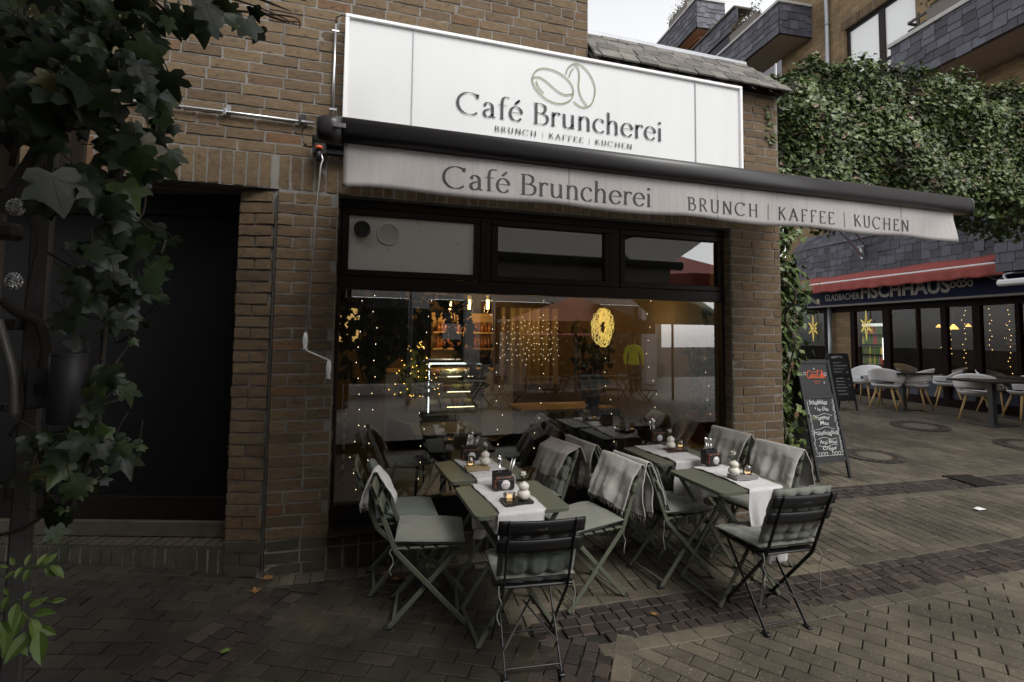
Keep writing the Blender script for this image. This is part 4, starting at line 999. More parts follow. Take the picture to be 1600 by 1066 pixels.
book(1160, 747, -2, 'front right', m_bkgrey, .17, .11, .020, 'book', 'grey book under the vase on the front right table'); vase(1147, 748, .022, 'front right', 9); candle(1168, 746, .022, 'front right', False, 10)
book(1055, 705, -2, 'back right', m_bkred, .17, .11, .014, 'book', 'dark red edged book under the vase on the back right table'); vase(1048, 705, .016, 'back right', 11); candle(1063, 703, .016, 'back right', False, 12)
# fallen leaves
m_dead = M('dry_maple_leaf', (.20, .09, .03), .8, noise=(30, .25), bump=(60, .4), stops=[(0, (.16, .06, .025)), (.5, (.24, .12, .04)), (1, (.30, .18, .07))])
def maple(px, py, size, seed, where, m=m_dead):
    q = random.Random(seed); c = G(px, py); b = MB(); pts = []; a0 = q.uniform(0, 6.28)
    for i in range(20):
        a = a0 + 2 * math.pi * i / 20; r_ = size * (.95 if i % 4 == 0 else .62 if i % 2 == 0 else .42) * q.uniform(.85, 1.1); x, y = c.x + math.cos(a) * r_, c.y + math.sin(a) * r_
        pts.append((x, y, gz(x, y) + .012 + abs(q.gauss(0, .35)) * r_ * .6))
    b.add([(c.x, c.y, gz(c.x, c.y) + .012)] + pts, [(0, 1 + i, 1 + (i + 1) % 20) for i in range(20)])
    p = pts[3]; b.tube([(c.x, c.y, c.z + .012), ((c.x + p[0]) / 2, (c.y + p[1]) / 2, p[2]), (p[0] * 1.5 - c.x * .5, p[1] * 1.5 - c.y * .5, p[2] + .01)], .0015, 4)
    tag(b.build('fallen_leaf', m, thick=.001), where, 'leaf', 'fallen leaves on the paving')
maple(418, 906, .055, 1, 'brown fallen leaf at the foot of the left brick pillar'); maple(400, 926, .05, 2, 'tan fallen leaf on the paving before the left brick pillar')
for i, (px, py, w_) in enumerate([(604, 897, 'behind the back legs of the leftmost chair'), (618, 906, 'second of the cluster by the leftmost chair'), (638, 905, 'nearest the table of the cluster by the leftmost chair')]): maple(px, py, .045, 5 + i, 'brown fallen leaf ' + w_)
maple(352, 1022, .04, 12, 'yellow green fallen leaf on the dark setts at bottom left', m_lightleaf); maple(1022, 962, .03, 13, 'small orange leaf on the setts under the tables')
# ------------------------------------------------------------------ the fish restaurant across the passage (a row of flats above it)
dF = Vector((math.sin(math.radians(5)), math.cos(math.radians(5)), 0)); nF = Vector((-dF.y, dF.x, 0)); uF = -dF     # uF runs left to right in the picture
PF = G(1400, 625)
def FP(px, py, off=0.0):
    d = ray(px, py); o = PF + nF * off; t = (o - EYE).dot(nF) / d.dot(nF); return EYE + d * t
def fu(p): return (p - PF).dot(uF)
def F3(u, off, z): return Vector((PF.x, PF.y, 0)) + uF * u + nF * off + Vector((0, 0, z))
RF = Matrix((uF, nF, Vector((0, 0, 1)))).transposed()
def fbox(b, u0, u1, o0, o1, z0, z1, bev=0.0): b.box(F3((u0 + u1) / 2, (o0 + o1) / 2, (z0 + z1) / 2), (abs(u1 - u0), abs(o1 - o0), abs(z1 - z0)), RF, bev)
def far_brick():
    m = bpy.data.materials.new('tan_facade_brick'); m.use_nodes = True; nt = m.node_tree; b = nt.nodes['Principled BSDF']; L = nt.links.new
    uv = N(nt, 'UVMap'); bt = N(nt, 'TexBrick', Scale=1.0); bt.inputs['Color1'].default_value = (.20, .135, .068, 1); bt.inputs['Color2'].default_value = (.28, .19, .095, 1); bt.inputs['Mortar'].default_value = (.13, .11, .09, 1)
    bt.inputs['Mortar Size'].default_value = .007; bt.inputs['Brick Width'].default_value = .25; bt.inputs['Row Height'].default_value = .0833; bt.inputs['Mortar Smooth'].default_value = .3; bt.inputs['Bias'].default_value = -.1
    L(uv.outputs[0], bt.inputs['Vector']); n = N(nt, 'TexNoise', Scale=3.0, Detail=5.0); L(uv.outputs[0], n.inputs['Vector'])
    k = ramp(nt, n.outputs[0], [(.3, (.75, .75, .75)), (.7, (1.12, 1.1, 1.08))]); L(mixc(nt, 1, bt.outputs[0], k, 'MULTIPLY'), b.inputs['Base Color']); b.inputs['Roughness'].default_value = .9
    bp = N(nt, 'Bump', Strength=.6, Distance=.01); bp.invert = True; L(bt.outputs['Fac'], bp.inputs['Height']); L(bp.outputs[0], b.inputs['Normal']); return m
m_fbrick = far_brick()
def brick_panel(name, parent, rects, off, depth=.25):
    """front sheets with a metre-true UV map, and a body behind"""
    b = MB()
    for u0, u1, z0, z1 in rects: b.add([F3(u0, off, z0), F3(u1, off, z0), F3(u1, off, z1), F3(u0, off, z1)], [(0, 1, 2, 3)])
    for u0, u1, z0, z1 in rects: fbox(b, u0, u1, off - depth, off - .004, z0, z1)
    o = b.build(name, m_fbrick, parent); l = o.data.uv_layers.new(name='UVMap')
    for p in o.data.polygons:
        for li in p.loop_indices:
            v = o.data.vertices[o.data.loops[li].vertex_index].co; n_ = p.normal; h = v - PF
            a = h.dot(uF) if abs(n_.dot(nF)) > .5 else h.dot(nF)
            l.data[li].uv = (a, v.z)
    return o
def slates(b, O, U, wd, z0, z1, Nn, seed, course=.19, slate=.24):
    """wall slates in the stepped T pattern: alternating long and short courses"""
    q = random.Random(seed); V = Vector((0, 0, 1)); rows = max(2, round((z1 - z0) / course)); ch = (z1 - z0) / rows
    R = Matrix((U, -Nn, V)).transposed()
    for r_ in range(rows + 1):
        x = -(slate * .5 if r_ % 2 else 0) - q.uniform(0, .03)
        while x < wd:
            w_ = slate * q.uniform(.85, 1.12); a, e = max(x, 0), min(x + w_, wd)
            step = -ch * .28 if q.random() < .5 else 0
            zb, zt = max(z0 + r_ * ch + step, z0 - .02), min(z0 + (r_ + 1) * ch + .05, z1)
            if e - a > .03 and zt - zb > .03:
                c = O + U * ((a + e) / 2) + V * ((zb + zt) / 2) + Nn * (.010 + q.uniform(0, .003) + (.004 if step else 0))
                Rt = Matrix((U, (-Nn - V * .075).normalized(), (V - Nn * .075).normalized())).transposed()
                b.box(c, (e - a - .008, .009, zt - zb), Rt, 0)
            x += w_
    b.box(O + U * (wd / 2) + V * ((z0 + z1) / 2) - Nn * .04, (wd, .07, z1 - z0), R)
fh = thing('fish_restaurant', 'tan brick house across the passage with a fish restaurant under slate fascia and red awning', 'building', (0, 0, 0))
u = lambda px, py, off=0.0: fu(FP(px, py, off))
gz0 = zg(PF.x, PF.y)
zsb = FP(1400, 470, .25).z; zst = FP(1400, 436, .25).z
zf0 = FP(1400, 419.5, .35).z; zf1 = FP(1379.5, 367, .35).z; zwin = zsb - .03
uL, uR = u(1215, 560), 9.0
# ground floor: brick piers, frames, glass, dark room behind
brick_panel('wall', fh, [(u(1300, 560), u(1331, 560), gz0 - .3, zwin), (uL - 2, u(1236, 560), gz0 - .3, zwin), (uL - 2, uR, zwin, zf1)], 0)
b = MB()
def post(p0, p1, z0=gz0 - .1, z1=zwin): fbox(b, u(p0, 560), u(p1, 560), -.06, .03, z0, z1, .006)
for p0, p1 in ((1331, 1338), (1382, 1393), (1434, 1438), (1473, 1483), (1523, 1536), (1590, 1598), (1640, 1652), (1290, 1296)): post(p0, p1)
m_fframe = M('maroon_brown_frame', (.010, .0035, .003), .6, noise=None, bump=None, spec=.08)
fbox(b, u(1236, 560), uR, -.06, .025, zwin - .16, zwin, .006); fbox(b, u(1331, 560), uR, -.06, .025, gz0 - .2, gz0 + .18, .006)
ff = b.build('shopfront_frame', m_fframe, fh)
b = MB(); fbox(b, u(1338, 560), uR, -.05, -.03, gz0 + .18, gz0 + .55); b.build('lower_panel', M('navy_lower_panel', (.015, .022, .05), .5, noise=(2, .5), bump=None), ff)
for p0, p1 in ((1236, 1290), (1338, 1382), (1393, 1434), (1438, 1473), (1483, 1523), (1536, 1590), (1598, 1640)):
    b = MB(); a, e = u(p0, 560), u(p1, 560); z0 = gz0 + (.55 if p0 > 1300 else .2); b.add([F3(a, -.02, z0), F3(e, -.02, z0), F3(e, -.02, zwin - .16), F3(a, -.02, zwin - .16)], [(0, 1, 2, 3)]); b.build('pane', m_glass2, ff)
b = MB(); zr0, zr1 = gz0 - .05, zwin + .1; rd = 4.5
fbox(b, uL - 1, uR, -rd - .1, -rd, zr0, zr1); fbox(b, uL - 1, uR, -rd, -.1, zr0 - .1, zr0); fbox(b, uL - 1, uR, -rd, -.1, zr1, zr1 + .05); fbox(b, uL - 1.1, uL - 1, -rd, -.1, zr0, zr1); fbox(b, uR, uR + .1, -rd, -.1, zr0, zr1)
b.build('dining_room', M('dim_dining_room', (.05, .036, .025), .8, noise=(2, .5), bump=None), fh)
# dining-room lamps, bottle fridge, shelves
def fthing(name, label, cat, group=None): return thing(name, label, cat, (0, 0, 0), 0, group)
for px, py, off, s_ in ((1490, 512, -1.8, .62), (1467, 510, -2.6, .42), (1513, 509, -2.6, .40)):
    p = FP(px, py, off); t = thing('pendant_lamp', 'yellow glass pendant lamp glowing inside the fish restaurant' + (', largest of the three' if s_ > .6 else (', left of the largest' if px < 1490 else ', right of the largest')), 'lamp', p, 0, 'pendant lamps in the fish restaurant')
    b = MB(); b.lathe([(.16 * s_, -.07 * s_), (.13 * s_, .0), (.05 * s_, .10 * s_), (.02 * s_, .13 * s_)], n=18); b.build('lamp_shade', emit_mat('amber_shade', (1.0, .58, .16), 1.0), t)
    b = MB(); b.tube([(0, 0, .13 * s_), (0, 0, max(.2, zr1 - p.z))], .006, 6); b.build('cord', m_black, t)
def lamp(name, loc, energy, colr, radius=.08):
    l = bpy.data.lights.new(name, 'POINT'); l.energy = energy; l.color = colr; l.shadow_soft_size = radius; o = bpy.data.objects.new(name, l); col.objects.link(o); o.location = loc
for px, off in ((1490, -1.6), (1570, -1.5), (1410, -2.2)): lamp('dining_lamp', FP(px, 495, off), 6, (1, .62, .28))
fr_ = fthing('bottle_fridge', 'bottle fridge with a white light tube and lit header in the fish restaurant', 'fridge'); b = MB()
u0, u1 = u(1345, 560, -1.2), u(1381, 560, -1.2); fbox(b, u0, u1, -1.9, -1.25, gz0, gz0 + 1.95); b.build('cabinet', m_black, fr_)
p0, p1 = FP(1380.5, 528, -1.2), FP(1382.5, 562, -1.2); b = MB(); b.tube([p0, (p0.x, p0.y, p1.z)], .022, 8); b.build('light_tube', emit_mat('cool_white_tube', (1, .96, .92), 2.6), fr_)
b = MB(); p0 = FP(1362, 508, -1.24); fbox(b, u(1347, 508, -1.22), u(1380, 508, -1.22), -1.25, -1.22, p0.z - .04, p0.z + .04); b.build('lit_header', emit_mat('header_light', (.7, .72, .7), .8), fr_)
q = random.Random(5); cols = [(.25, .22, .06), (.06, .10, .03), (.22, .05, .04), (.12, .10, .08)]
b = MB()
for r_ in range(5):
    for i in range(9):
        z = gz0 + .45 + r_ * .27; b.cm = q.randrange(4); b.lathe([(.03, 0), (.03, .13), (.012, .18), (.012, .22)], F3(u0 + .08 + i * (u1 - u0 - .16) / 8, -1.22, z), 8)
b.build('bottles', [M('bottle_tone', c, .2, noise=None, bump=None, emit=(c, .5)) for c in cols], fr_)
sh = fthing('bottle_shelf', 'lit shelf of glasses at the right end inside the fish restaurant', 'shelf'); b = MB()
for py in (513, 537): p = FP(1585, py, -1.2); fbox(b, u(1572, py, -1.2), u(1612, py, -1.2), -1.45, -1.2, p.z - .02, p.z + .01)
b.build('boards', m_wood, sh); b = MB()
for py in (513, 537):
    for i in range(14): p = FP(1573 + i * 2.4, py, -1.25); b.lathe([(.02, .01), (.03, .06), (.028, .13)], p, 8)
b.build('glasses', m_candleglass, sh)
# stars and fairy lights in the windows
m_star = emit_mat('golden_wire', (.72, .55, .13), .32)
for px, py, w_ in ((1270.5, 513, 'left of the downpipe'), (1353.5, 509, 'in front of the bottle fridge')):
    p = FP(px, py, .06 if px < 1300 else .05); t = thing('window_star', 'golden wire star hanging in the fish restaurant window ' + w_, 'star', p, 0, 'golden window stars')
    def sp(a, r_): return uF * (math.cos(a) * r_) + Vector((0, 0, math.sin(a) * r_))
    b = MB(); n_ = 16
    for i in range(8):
        a = math.pi / 4 * i; R_ = .37 if i in (2, 6) else (.13 if i in (0, 4) else .22)
        for sg_ in (-1, 1): b.tube([sp(a + sg_ * math.pi / 8, .075), sp(a, R_)], .007, 5)
        b.tube([sp(a, R_), Vector((0, 0, 0)) + nF * .03], .007, 5)
    b.build('wire', m_star, t)
    b = MB(); b.tube([(0, 0, .36), (0, 0, zwin - .1 - p.z)], .003, 4); b.build('thread', m_black, t)
m_bulb = emit_mat('warm_fairy_bulb', (1, .62, .2), 2.6)
for i, (px, y0, y1) in enumerate(((1470, 480, 556), (1482, 484, 560), (1505, 482, 575), (1546, 482, 560), (1575, 482, 590))):
    a, e = FP(px, y0, -.15), FP(px + 4, y1, -.15); a.z = min(a.z, zwin - .2); t = thing('fairy_light_string', 'string of tiny warm fairy lights in the fish restaurant, number %s from the left' % ('one', 'two', 'three', 'four', 'five')[i], 'fairy lights', a, 0, 'fairy light strings in the fish restaurant')
    t['label'] = 'string of warm fairy lights in the fish restaurant, ' + ('leftmost of five', 'second from the left', 'beside the pendant lamp', 'right of the widest post', 'nearest the picture edge')[i]
    n_ = int((a.z - e.z) / .10); b = MB(); b.tube([(0, 0, 0), (0, 0, e.z - a.z)], .002, 4); b.build('wire', m_black, t); b = MB()
    for k in range(n_): b.lathe([(0, -.008), (.007, 0), (0, .008)], (q.uniform(-.02, .02), q.uniform(-.03, .03), -.1 * k - q.uniform(0, .05)), 6)
    b.build('bulbs', m_bulb, t)
# navy sign board
fs_ = thing('restaurant_sign', 'navy fascia sign of the fish restaurant with grey capital letters and waves', 'sign', (0, 0, 0))
us0, us1 = u(1240, 470, .25), uR; b = MB(); fbox(b, us0, us1, .02, .25, zsb, zst + .15); b.build('board', m_navy, fs_)
b = MB(); fbox(b, us0, us1, .02, .262, zsb - .05, zsb - .002, .004); b.build('bottom_rail', M('grey_rail', (.16, .14, .13), .5, noise=None, bump=None), fs_)
m_sl = M('grey_beige_letters', (.36, .32, .28), .5, noise=None, bump=None)
def sign_word(s, pxa, pxb, zb_, h, bold):
    vs, fs = font_mesh(s, 1.0, bold=bold); x0, x1 = min(v.x for v in vs), max(v.x for v in vs); cap = .73
    ua, ub = u(pxa, 460, .256), u(pxb, 460, .256); b = MB(); b.add([F3(ua + (v.x - x0) / (x1 - x0) * (ub - ua), .256, zb_ + v.y / cap * h) for v in vs], fs); b.build('lettering', m_sl, fs_)
zb1 = FP(1350, 467.5, .256).z; sign_word('FISCHHAUS', 1345, 1485, zb1 + .02, FP(1350, 447, .256).z - FP(1350, 467.5, .256).z, .03)
zb2 = FP(1292, 468, .256).z; sign_word('GLADBACHER', 1289, 1343, zb1 + .02, FP(1292, 458, .256).z - zb2, .01)
b = MB()
for k, (pa, pb, dz) in enumerate(((1262, 1282, .0), (1262, 1280, .07), (1529, 1570, .03), (1527, 1568, .10), (1532, 1566, .17))):
    ua, ub = u(pa, 460, .256), u(pb, 460, .256); zz = zb1 + .02 + dz + (.18 if pa > 1500 else 0)
    ribbon(b, [(ua + (ub - ua) * i / 20, zz + .05 * math.sin(i / 20 * 6.3)) for i in range(21)], lambda x, y: F3(x, .257, y), .028, .028)
for cu, cz in ((1494, .16), (1503, .30), (1511, .16)):
    uc = u(cu, 450, .256); ribbon(b, [(uc + .10 * math.cos(a / 3), zb1 + cz + .06 * math.sin(a / 1.5)) for a in range(20)], lambda x, y: F3(x, .257, y), .03, .03)
b.build('wave_motif', m_sl, fs_)
# red awning under the slate fascia
ra = thing('red_awning', 'faded red canvas awning with a white front rail over the fish restaurant', 'awning', (0, 0, 0)); OF = .75
zs_ = FP(1400, 429.2, OF).z; zvb = FP(1400, 446, OF).z; ua, ub = u(1237, 456, OF), u(1555, 409, OF)
b = MB(); fbox(b, ua, ub, OF - .05, OF, zs_ - .018, zs_ + .018, .008); b.build('front_rail', m_white, ra)
b = MB(); b.grid(lambda s, t: F3(ua - .1 + (ub - ua + .25) * s, OF + .004 + .015 * math.sin(s * 90) * (1 - t) + .01 * math.sin(s * 37), zvb + (zs_ - .02 - zvb) * t + .012 * math.sin(s * 60) * (1 - t)), 160, 5); b.build('valance', m_red, ra, thick=.004)
b = MB(); b.grid(lambda s, t: F3(ua - .05 + (ub - ua) * s, OF - .02 - (OF - .38) * t, zs_ + .02 + (zf0 + .02 - zs_ - .02) * t + .01 * math.sin(s * 20)), 60, 4); b.build('canvas', m_red, ra, thick=.004)
# slate fascia and its little slate roof
sfz = thing('slate_fascia', 'long band of blue grey wall slates above the red awning', 'fascia', (0, 0, 0)); b = MB()
uf0, uf1 = u(1240, 420, .35), u(1556, 390, .35); slates(b, F3(uf0, .35, 0), uF, uf1 - uf0, zf0, zf1, nF, 3, .16, .20); b.build('slates', m_slate, sfz)
b = MB(); fbox(b, uf0, uf1 + .02, .0, .40, zf0 - .05, zf0 - .005); b.build('under_rail', m_black, sfz)
b = MB(); ztop = zf1 + .42
for r_ in range(3):
    x = uf0
    while x < uf1:
        w_ = q.uniform(.22, .32); e = min(x + w_, uf1); t0, t1 = r_ / 3, min(1, (r_ + 1.5) / 3)
        pts = [F3(a, .38 - .38 * t + .012, zf1 + .42 * t + .012 * (1 if t == t0 else 0)) for a, t in ((x, t0), (e - .004, t0), (e - .004, t1), (x, t1))]; b.add(pts, [(0, 1, 2, 3)]); x += w_
b.build('sloping_slates', m_slate, sfz, thick=.006)
sb_ = thing('slate_box', 'projecting slate clad box at the right edge above the floodlight', 'fascia', (0, 0, 0)); b = MB(); zq0, zq1 = FP(1556, 424, .9).z, FP(1556, 366, .9).z
ux0 = u(1556, 400, .9); slates(b, F3(ux0, .9, 0), uF, 4.5, zq0, zq1 + .8, nF, 8); fbox(b, ux0, ux0 + 4.5, .0, .86, zq0, zq1 + .8); b.build('slates', m_slate, sb_)
# upper facade: brick, window, downpipe, balconies
zu = zf1; zt = 15.0
wu0, wu1 = u(1319, 47), u(1432, 47); wz1 = FP(1320, 47, 0).z; wz0 = wz1 - 2.15
brick_panel('upper_wall', fh, [(u(1268, 40) - 1.2, wu0, zu, zt), (wu1, uR, zu, zt), (wu0, wu1, zu, wz0), (wu0, wu1, wz1, zt)], 0)
b = MB()
for i in range(int((wu1 - wu0 + .5) / .085)): a = wu0 - .1 + i * .085; fbox(b, a, a + .072, -.01, .012, wz1 + .012, wz1 + .24, .004)
b.build('window_lintel', m_brick, fh)
b = MB(); fw_ = .075; um = u(1373, 40); yo_ = -.10
for a, e in ((wu0, wu0 + fw_), (wu1 - fw_, wu1), (um - .08, um + .08)): fbox(b, a, e, yo_ - .06, yo_ + .02, wz0, wz1, .005)
for a, e in ((wz0, wz0 + fw_), (wz1 - fw_, wz1), (wz0 + .75, wz0 + .75 + fw_)): fbox(b, wu0 + .01, wu1 - .01, yo_ - .055, yo_ + .015, a, e, .005)
uw = b.build('upper_window', m_frame, fh)
m_skypane = M('sky_white_pane', (.80, .80, .80), .12, noise=(3, .02), bump=None, coat=1)  # white base colour stands for the sky mirrored in these panes
for a, e in ((wu0 + fw_, um - .08), (um + .08, wu1 - fw_)):
    b = MB(); fbox(b, a, e, yo_ - .05, yo_ - .02, wz0 + fw_, wz1 - fw_); b.build('pane', m_skypane, uw)
dp = thing('downpipe', 'grey zinc downpipe on the tan brick wall', 'pipe', (0, 0, 0)); p = FP(1292, 50, .08); b = MB(); b.tube([(p.x, p.y, zu + .3), (p.x, p.y, zt)], .055, 12); b.build('pipe', m_zinc, dp)
b = MB(); b.lathe([(.06, -.03), (.066, -.03), (.066, .03), (.06, .03)], (p.x, p.y, FP(1292, 38, .08).z), 12); b.build('collar', m_zinc, dp)
dp = thing('downpipe', 'grey metal downpipe between the restaurant windows', 'pipe', (0, 0, 0)); p = FP(1298, 560, .10); b = MB(); b.tube([(p.x, p.y, gz0 - .1), (p.x, p.y, zwin)], .05, 12); b.build('pipe', m_zinc, dp)
def solve_depth(pxw, pyw, pxf):
    base = FP(pxw, pyw, 0); lo, hi = 0.1, 4
    def prx(P): v = AX @ (P - EYE); return PCX + FOC * v.x / v.z
    for _ in range(50):
        md = (lo + hi) / 2
        if prx(base + nF * md) > pxf: lo = md
        else: hi = md
    return lo
BD = solve_depth(1268, 62, 1217.5)
m_soff = M('pale_balcony_soffit', (.46, .42, .38), .8, noise=(2, .08), bump=None); m_coping = M('light_concrete_coping', (.42, .41, .39), .8, noise=(6, .12), bump=(40, .2))
m_box = M('brown_grey_planter', (.13, .11, .10), .6, noise=(5, .1), bump=None)
def balcony(label, uf, un, z0, z1, off, seed, base=0.0):
    t = thing('balcony', label, 'balcony', (0, 0, 0), 0, 'slate clad balconies'); b = MB()
    slates(b, F3(uf, off, 0), uF, un - uf, z0, z1, nF, seed, .20, .26); slates(b, F3(un, off, 0), -nF, off - base, z0, z1, uF, seed + 1, .20, .26); b.build('parapet', m_slate, t)
    b = MB(); fbox(b, uf - .05, un + .06, off - .16, off + .06, z1, z1 + .09, .01); fbox(b, un - .16, un + .06, base, off - .165, z1, z1 + .085, .01); b.build('coping', m_coping, t)
    b = MB(); fbox(b, uf + .02, un - .02, base, off - .03, z0 + .01, z0 + .12); b.build('soffit', m_soff, t); return t
z2b, z2t = FP(1218, 51, BD).z, FP(1217.5, 4, BD).z
b2 = balcony('slate balcony in the middle above the cafe roof', u(1112, 75, BD), u(1217.5, 30, BD), z2b, z2t, BD, 30)
z3b, z3t = FP(1393, 141, BD).z, FP(1393, 75.5, BD).z
b3 = balcony('nearest slate balcony, cut off by the right edge of the picture', u(1393, 100, BD), uR, z3b, z3t, BD, 40)
z1b, z1t = FP(1088, 42.5, BD - .3).z, FP(1087, 1, BD - .3).z
b1 = balcony('farthest slate balcony with planter boxes, over an orange awning', u(1006, 72, BD - .3), u(1088, 20, BD - .3), z1b, z1t, BD - .3, 50, BD - 1.5)
b = MB(); fbox(b, u(985, 60, BD - .3) - 14, u(1095, 20, BD - .3), -6, -1.0, z1b - 6, z1b + .3); bw = thing('rear_wing', 'dark slate rear wing of the flats behind the farthest balcony', 'building'); b.build('wall', m_slate, bw)
b = MB(); oa = u(1060, 65, BD - .5); zz = z1b - .05; b.grid(lambda s, t: F3(oa - .9 + 2.4 * s, BD - .45 - 1.0 * t, zz - .28 + .25 * t + .03 * abs(math.sin(s * 40)) * (1 - t)), 40, 4); tag(b.build('small_awning', M('orange_awning_canvas', (.42, .17, .07), .85, noise=(4, .1), bump=None), None, thick=.01), 'small orange awning under the farthest balcony', 'awning')
ms = thing('slate_ledge', 'dark slate ledge with a gravelly top between the two far balconies', 'roof', (0, 0, 0)); b = MB(); la, lb = u(1072, 90, .7), u(1150, 10, .7); z0_, z1_ = FP(1110, 80, .7).z, FP(1110, 52, .7).z
slates(b, F3(la, .7, 0), uF, lb - la, z0_, z1_, nF, 70); b.build('slates', m_slate, ms); b = MB(); fbox(b, la, lb, .05, .78, z1_ + .005, z1_ + .09, .02); b.build('gravel_edge', M('gravel_coping', (.12, .10, .085), .95, noise=(40, .6), bump=(60, 1.0)), ms)
def planter(label, px0, px1, zc_, off, seed):
    t = thing('planter_box', label, 'planter', (0, 0, 0), 0, 'planter boxes on the balconies'); a, e = u(px0, 10, off), u(px1, 10, off); b = MB(); fbox(b, a, e, off - .24, off + .02, zc_, zc_ + .30, .012); b.build('box', m_box, t)
    b = MB(); q = random.Random(seed)
    for i in range(700):
        p = F3(q.uniform(a, e), off - .11 + q.gauss(0, .10), zc_ + .28 + abs(q.gauss(0, .16)))
        leaf_far(b, p, Vector((q.gauss(0, 1), q.gauss(0, 1), q.gauss(.4, 1))), q, q.uniform(.03, .06))
    b.build('shrub', M('brown_green_shrub', (.1, .09, .04), .8, noise=None, bump=None, stops=[(0, (.05, .06, .025)), (.6, (.10, .085, .04)), (1, (.19, .12, .06))]), t)
LEAF7 = [(0, 0), (.42, -.08), (.50, .22), (.30, .34), (.40, .62), (.16, .60), (0, 1.0)]
LEAF = LEAF7 + [(-x, y) for x, y in LEAF7[-2:0:-1]]
def leaf_far(b, p, nrm, q, s_, down=.6):
    n_ = nrm.normalized(); t = Vector((q.gauss(0, 1), q.gauss(0, 1), q.gauss(-down * 2, .8))); t = (t - n_ * t.dot(n_))
    if t.length < 1e-3: t = Vector((0, 0, -1)).cross(n_)
    t.normalize(); x = n_.cross(t); k = q.uniform(-.3, .05)
    vs = [p + (x * u_ + t * v_ + n_ * (k * u_ * u_ - .18 * (v_ - .3) ** 2)) * s_ for u_, v_ in LEAF]
    h = len(LEAF7); b.add(vs, [tuple(range(h)), (0,) + tuple(range(h - 1, len(LEAF)))])
planter('planter box with brownish shrubs on the farthest balcony', 1045, 1074, z1t + .09, BD - .32, 61); planter('planter box with brownish shrubs on the middle balcony', 1140, 1180, z2t + .09, BD - .02, 62)
planter('planter box on the nearest slate balcony', 1448, 1540, z3t + .09, BD - .02, 63)
rl = thing('balcony_rail', 'short black rail on the nearest slate balcony', 'railing'); b = MB()
for dz in (.16, .34): a, e = F3(u(1416, 40, BD), BD - .05, z3t + dz), F3(u(1452, 30, BD), BD - .05, z3t + dz); b.bar(a, e, .03, .05); b.bar(a, a - nF * .5, .03, .05)
for px in (1432,): a = F3(u(px, 30, BD), BD - .05, z3t + .08); b.bar(a, a + Vector((0, 0, .34)), .03, .03, (1, 0, 0))
b.build('rail', m_black, rl)
fl = thing('floodlight', 'white bar floodlight on the wall at the right edge of the picture', 'lamp'); p = FP(1566, 443, 1.0); pu = fu(p); b = MB(); fbox(b, pu, pu + 1.2, 1.0, 1.16, p.z - .055, p.z + .055, .03); b.build('housing', m_white, fl)
b = MB(); b.tube(spl3([F3(pu + .1, 1.05, p.z + .05), F3(pu + .05, .98, p.z + .16), F3(pu + .3, .6, p.z + .2)]), .02, 8); b.build('bracket', m_zinc, fl)
sbk = thing('sign_bracket', 'pale grey two rail bracket sticking out from the slate fascia', 'bracket'); b = MB()
e0, e1 = FP(1352, 405, .36), FP(1352, 384, .36); a0, a1 = FP(1303, 350, 1.5), FP(1331, 357, 1.2)
b.bar(e0, a0, .05, .05, bev=.008); b.bar(e0 + Vector((0, 0, .0)) + nF * .06, FP(1345, 385, .42), .06, .06); b.bar(e1, FP(1337, 387, .5), .03, .04); b.bar(e1, a1, .03, .03); b.bar(FP(1337, 387, .5), FP(1318, 364, 1.1), .03, .04); b.build('rails', m_zinc, sbk)

# ------------------------------------------------------------------ white shell chairs and dark tables
def make_shell(label):
    t = thing('shell_chair', label, 'chair')
    b = MB()
    def wrap(u_, v_):       # the band of back and arms: u around (0 = left arm tip, 1 = right arm tip), v up
        a = math.radians(-155 + 310 * u_) ; k = math.cos(a / 1.05); back = max(0, k)
        rx, ry = .275 + .03 * v_, .27 + .035 * v_
        z0 = .572 - .02 * (1 - back) - .03 * max(0, -k); z1 = .655 + .175 * back ** .7 - .02 * max(0, -k)
        return (rx * math.sin(a), -ry * math.cos(a) - .02 * v_ * back, z0 + (z1 - z0) * v_)
    b.grid(wrap, 44, 8); b.build('back_band', m_shell, t, thick=.014)
    b = MB()
    def bowl(u_, v_):
        a = 2 * math.pi * u_; r_ = math.sin(v_ * math.pi / 2); return (.245 * r_ * math.sin(a), -.24 * r_ * math.cos(a) - 0, .425 + .085 * (1 - math.cos(v_ * math.pi / 2)) ** 1.2)
    b.grid(bowl, 36, 8, True); s_ = b.build('seat_bowl', m_shell, t, thick=.014)
    for sg_ in (-1, 1):     # side webs that carry the arms, leaving the gap under the back
        b = MB()
        def web(u_, v_, sg_=sg_):
            a = math.radians(sg_ * (44 + 86 * u_)); lo = Vector((.243 * math.sin(a), -.238 * math.cos(a), .508)); hi = Vector((.277 * math.sin(a), -.272 * math.cos(a), .575)); return lo.lerp(hi, v_)
        b.grid(web, 14, 4); b.build('arm_support', m_shell, t, thick=.014)
    b = MB(); prism(b, rrect(.38, .38, .15), .475, .50, .01); b.build('seat_pad', m_black, t)
    for sx in (-1, 1):
        for sy in (-1, 1): b = MB(); b.tube([(sx * .12, sy * .12, .43), (sx * .235, sy * .235, 0)], [.022, .013], 10); b.build('leg', m_wood, t)
    return t
proto_s = make_shell(''); first = [True]
def shell(px, py, deg, label):
    c = proto_s if first[0] else copy_tree(proto_s); first[0] = False; p = G(px, py); c.location = (p.x, p.y, gz(p.x, p.y)); c.rotation_euler = (0, 0, math.radians(deg)); return tag(c, label, 'chair', 'white shell chairs at the fish restaurant')
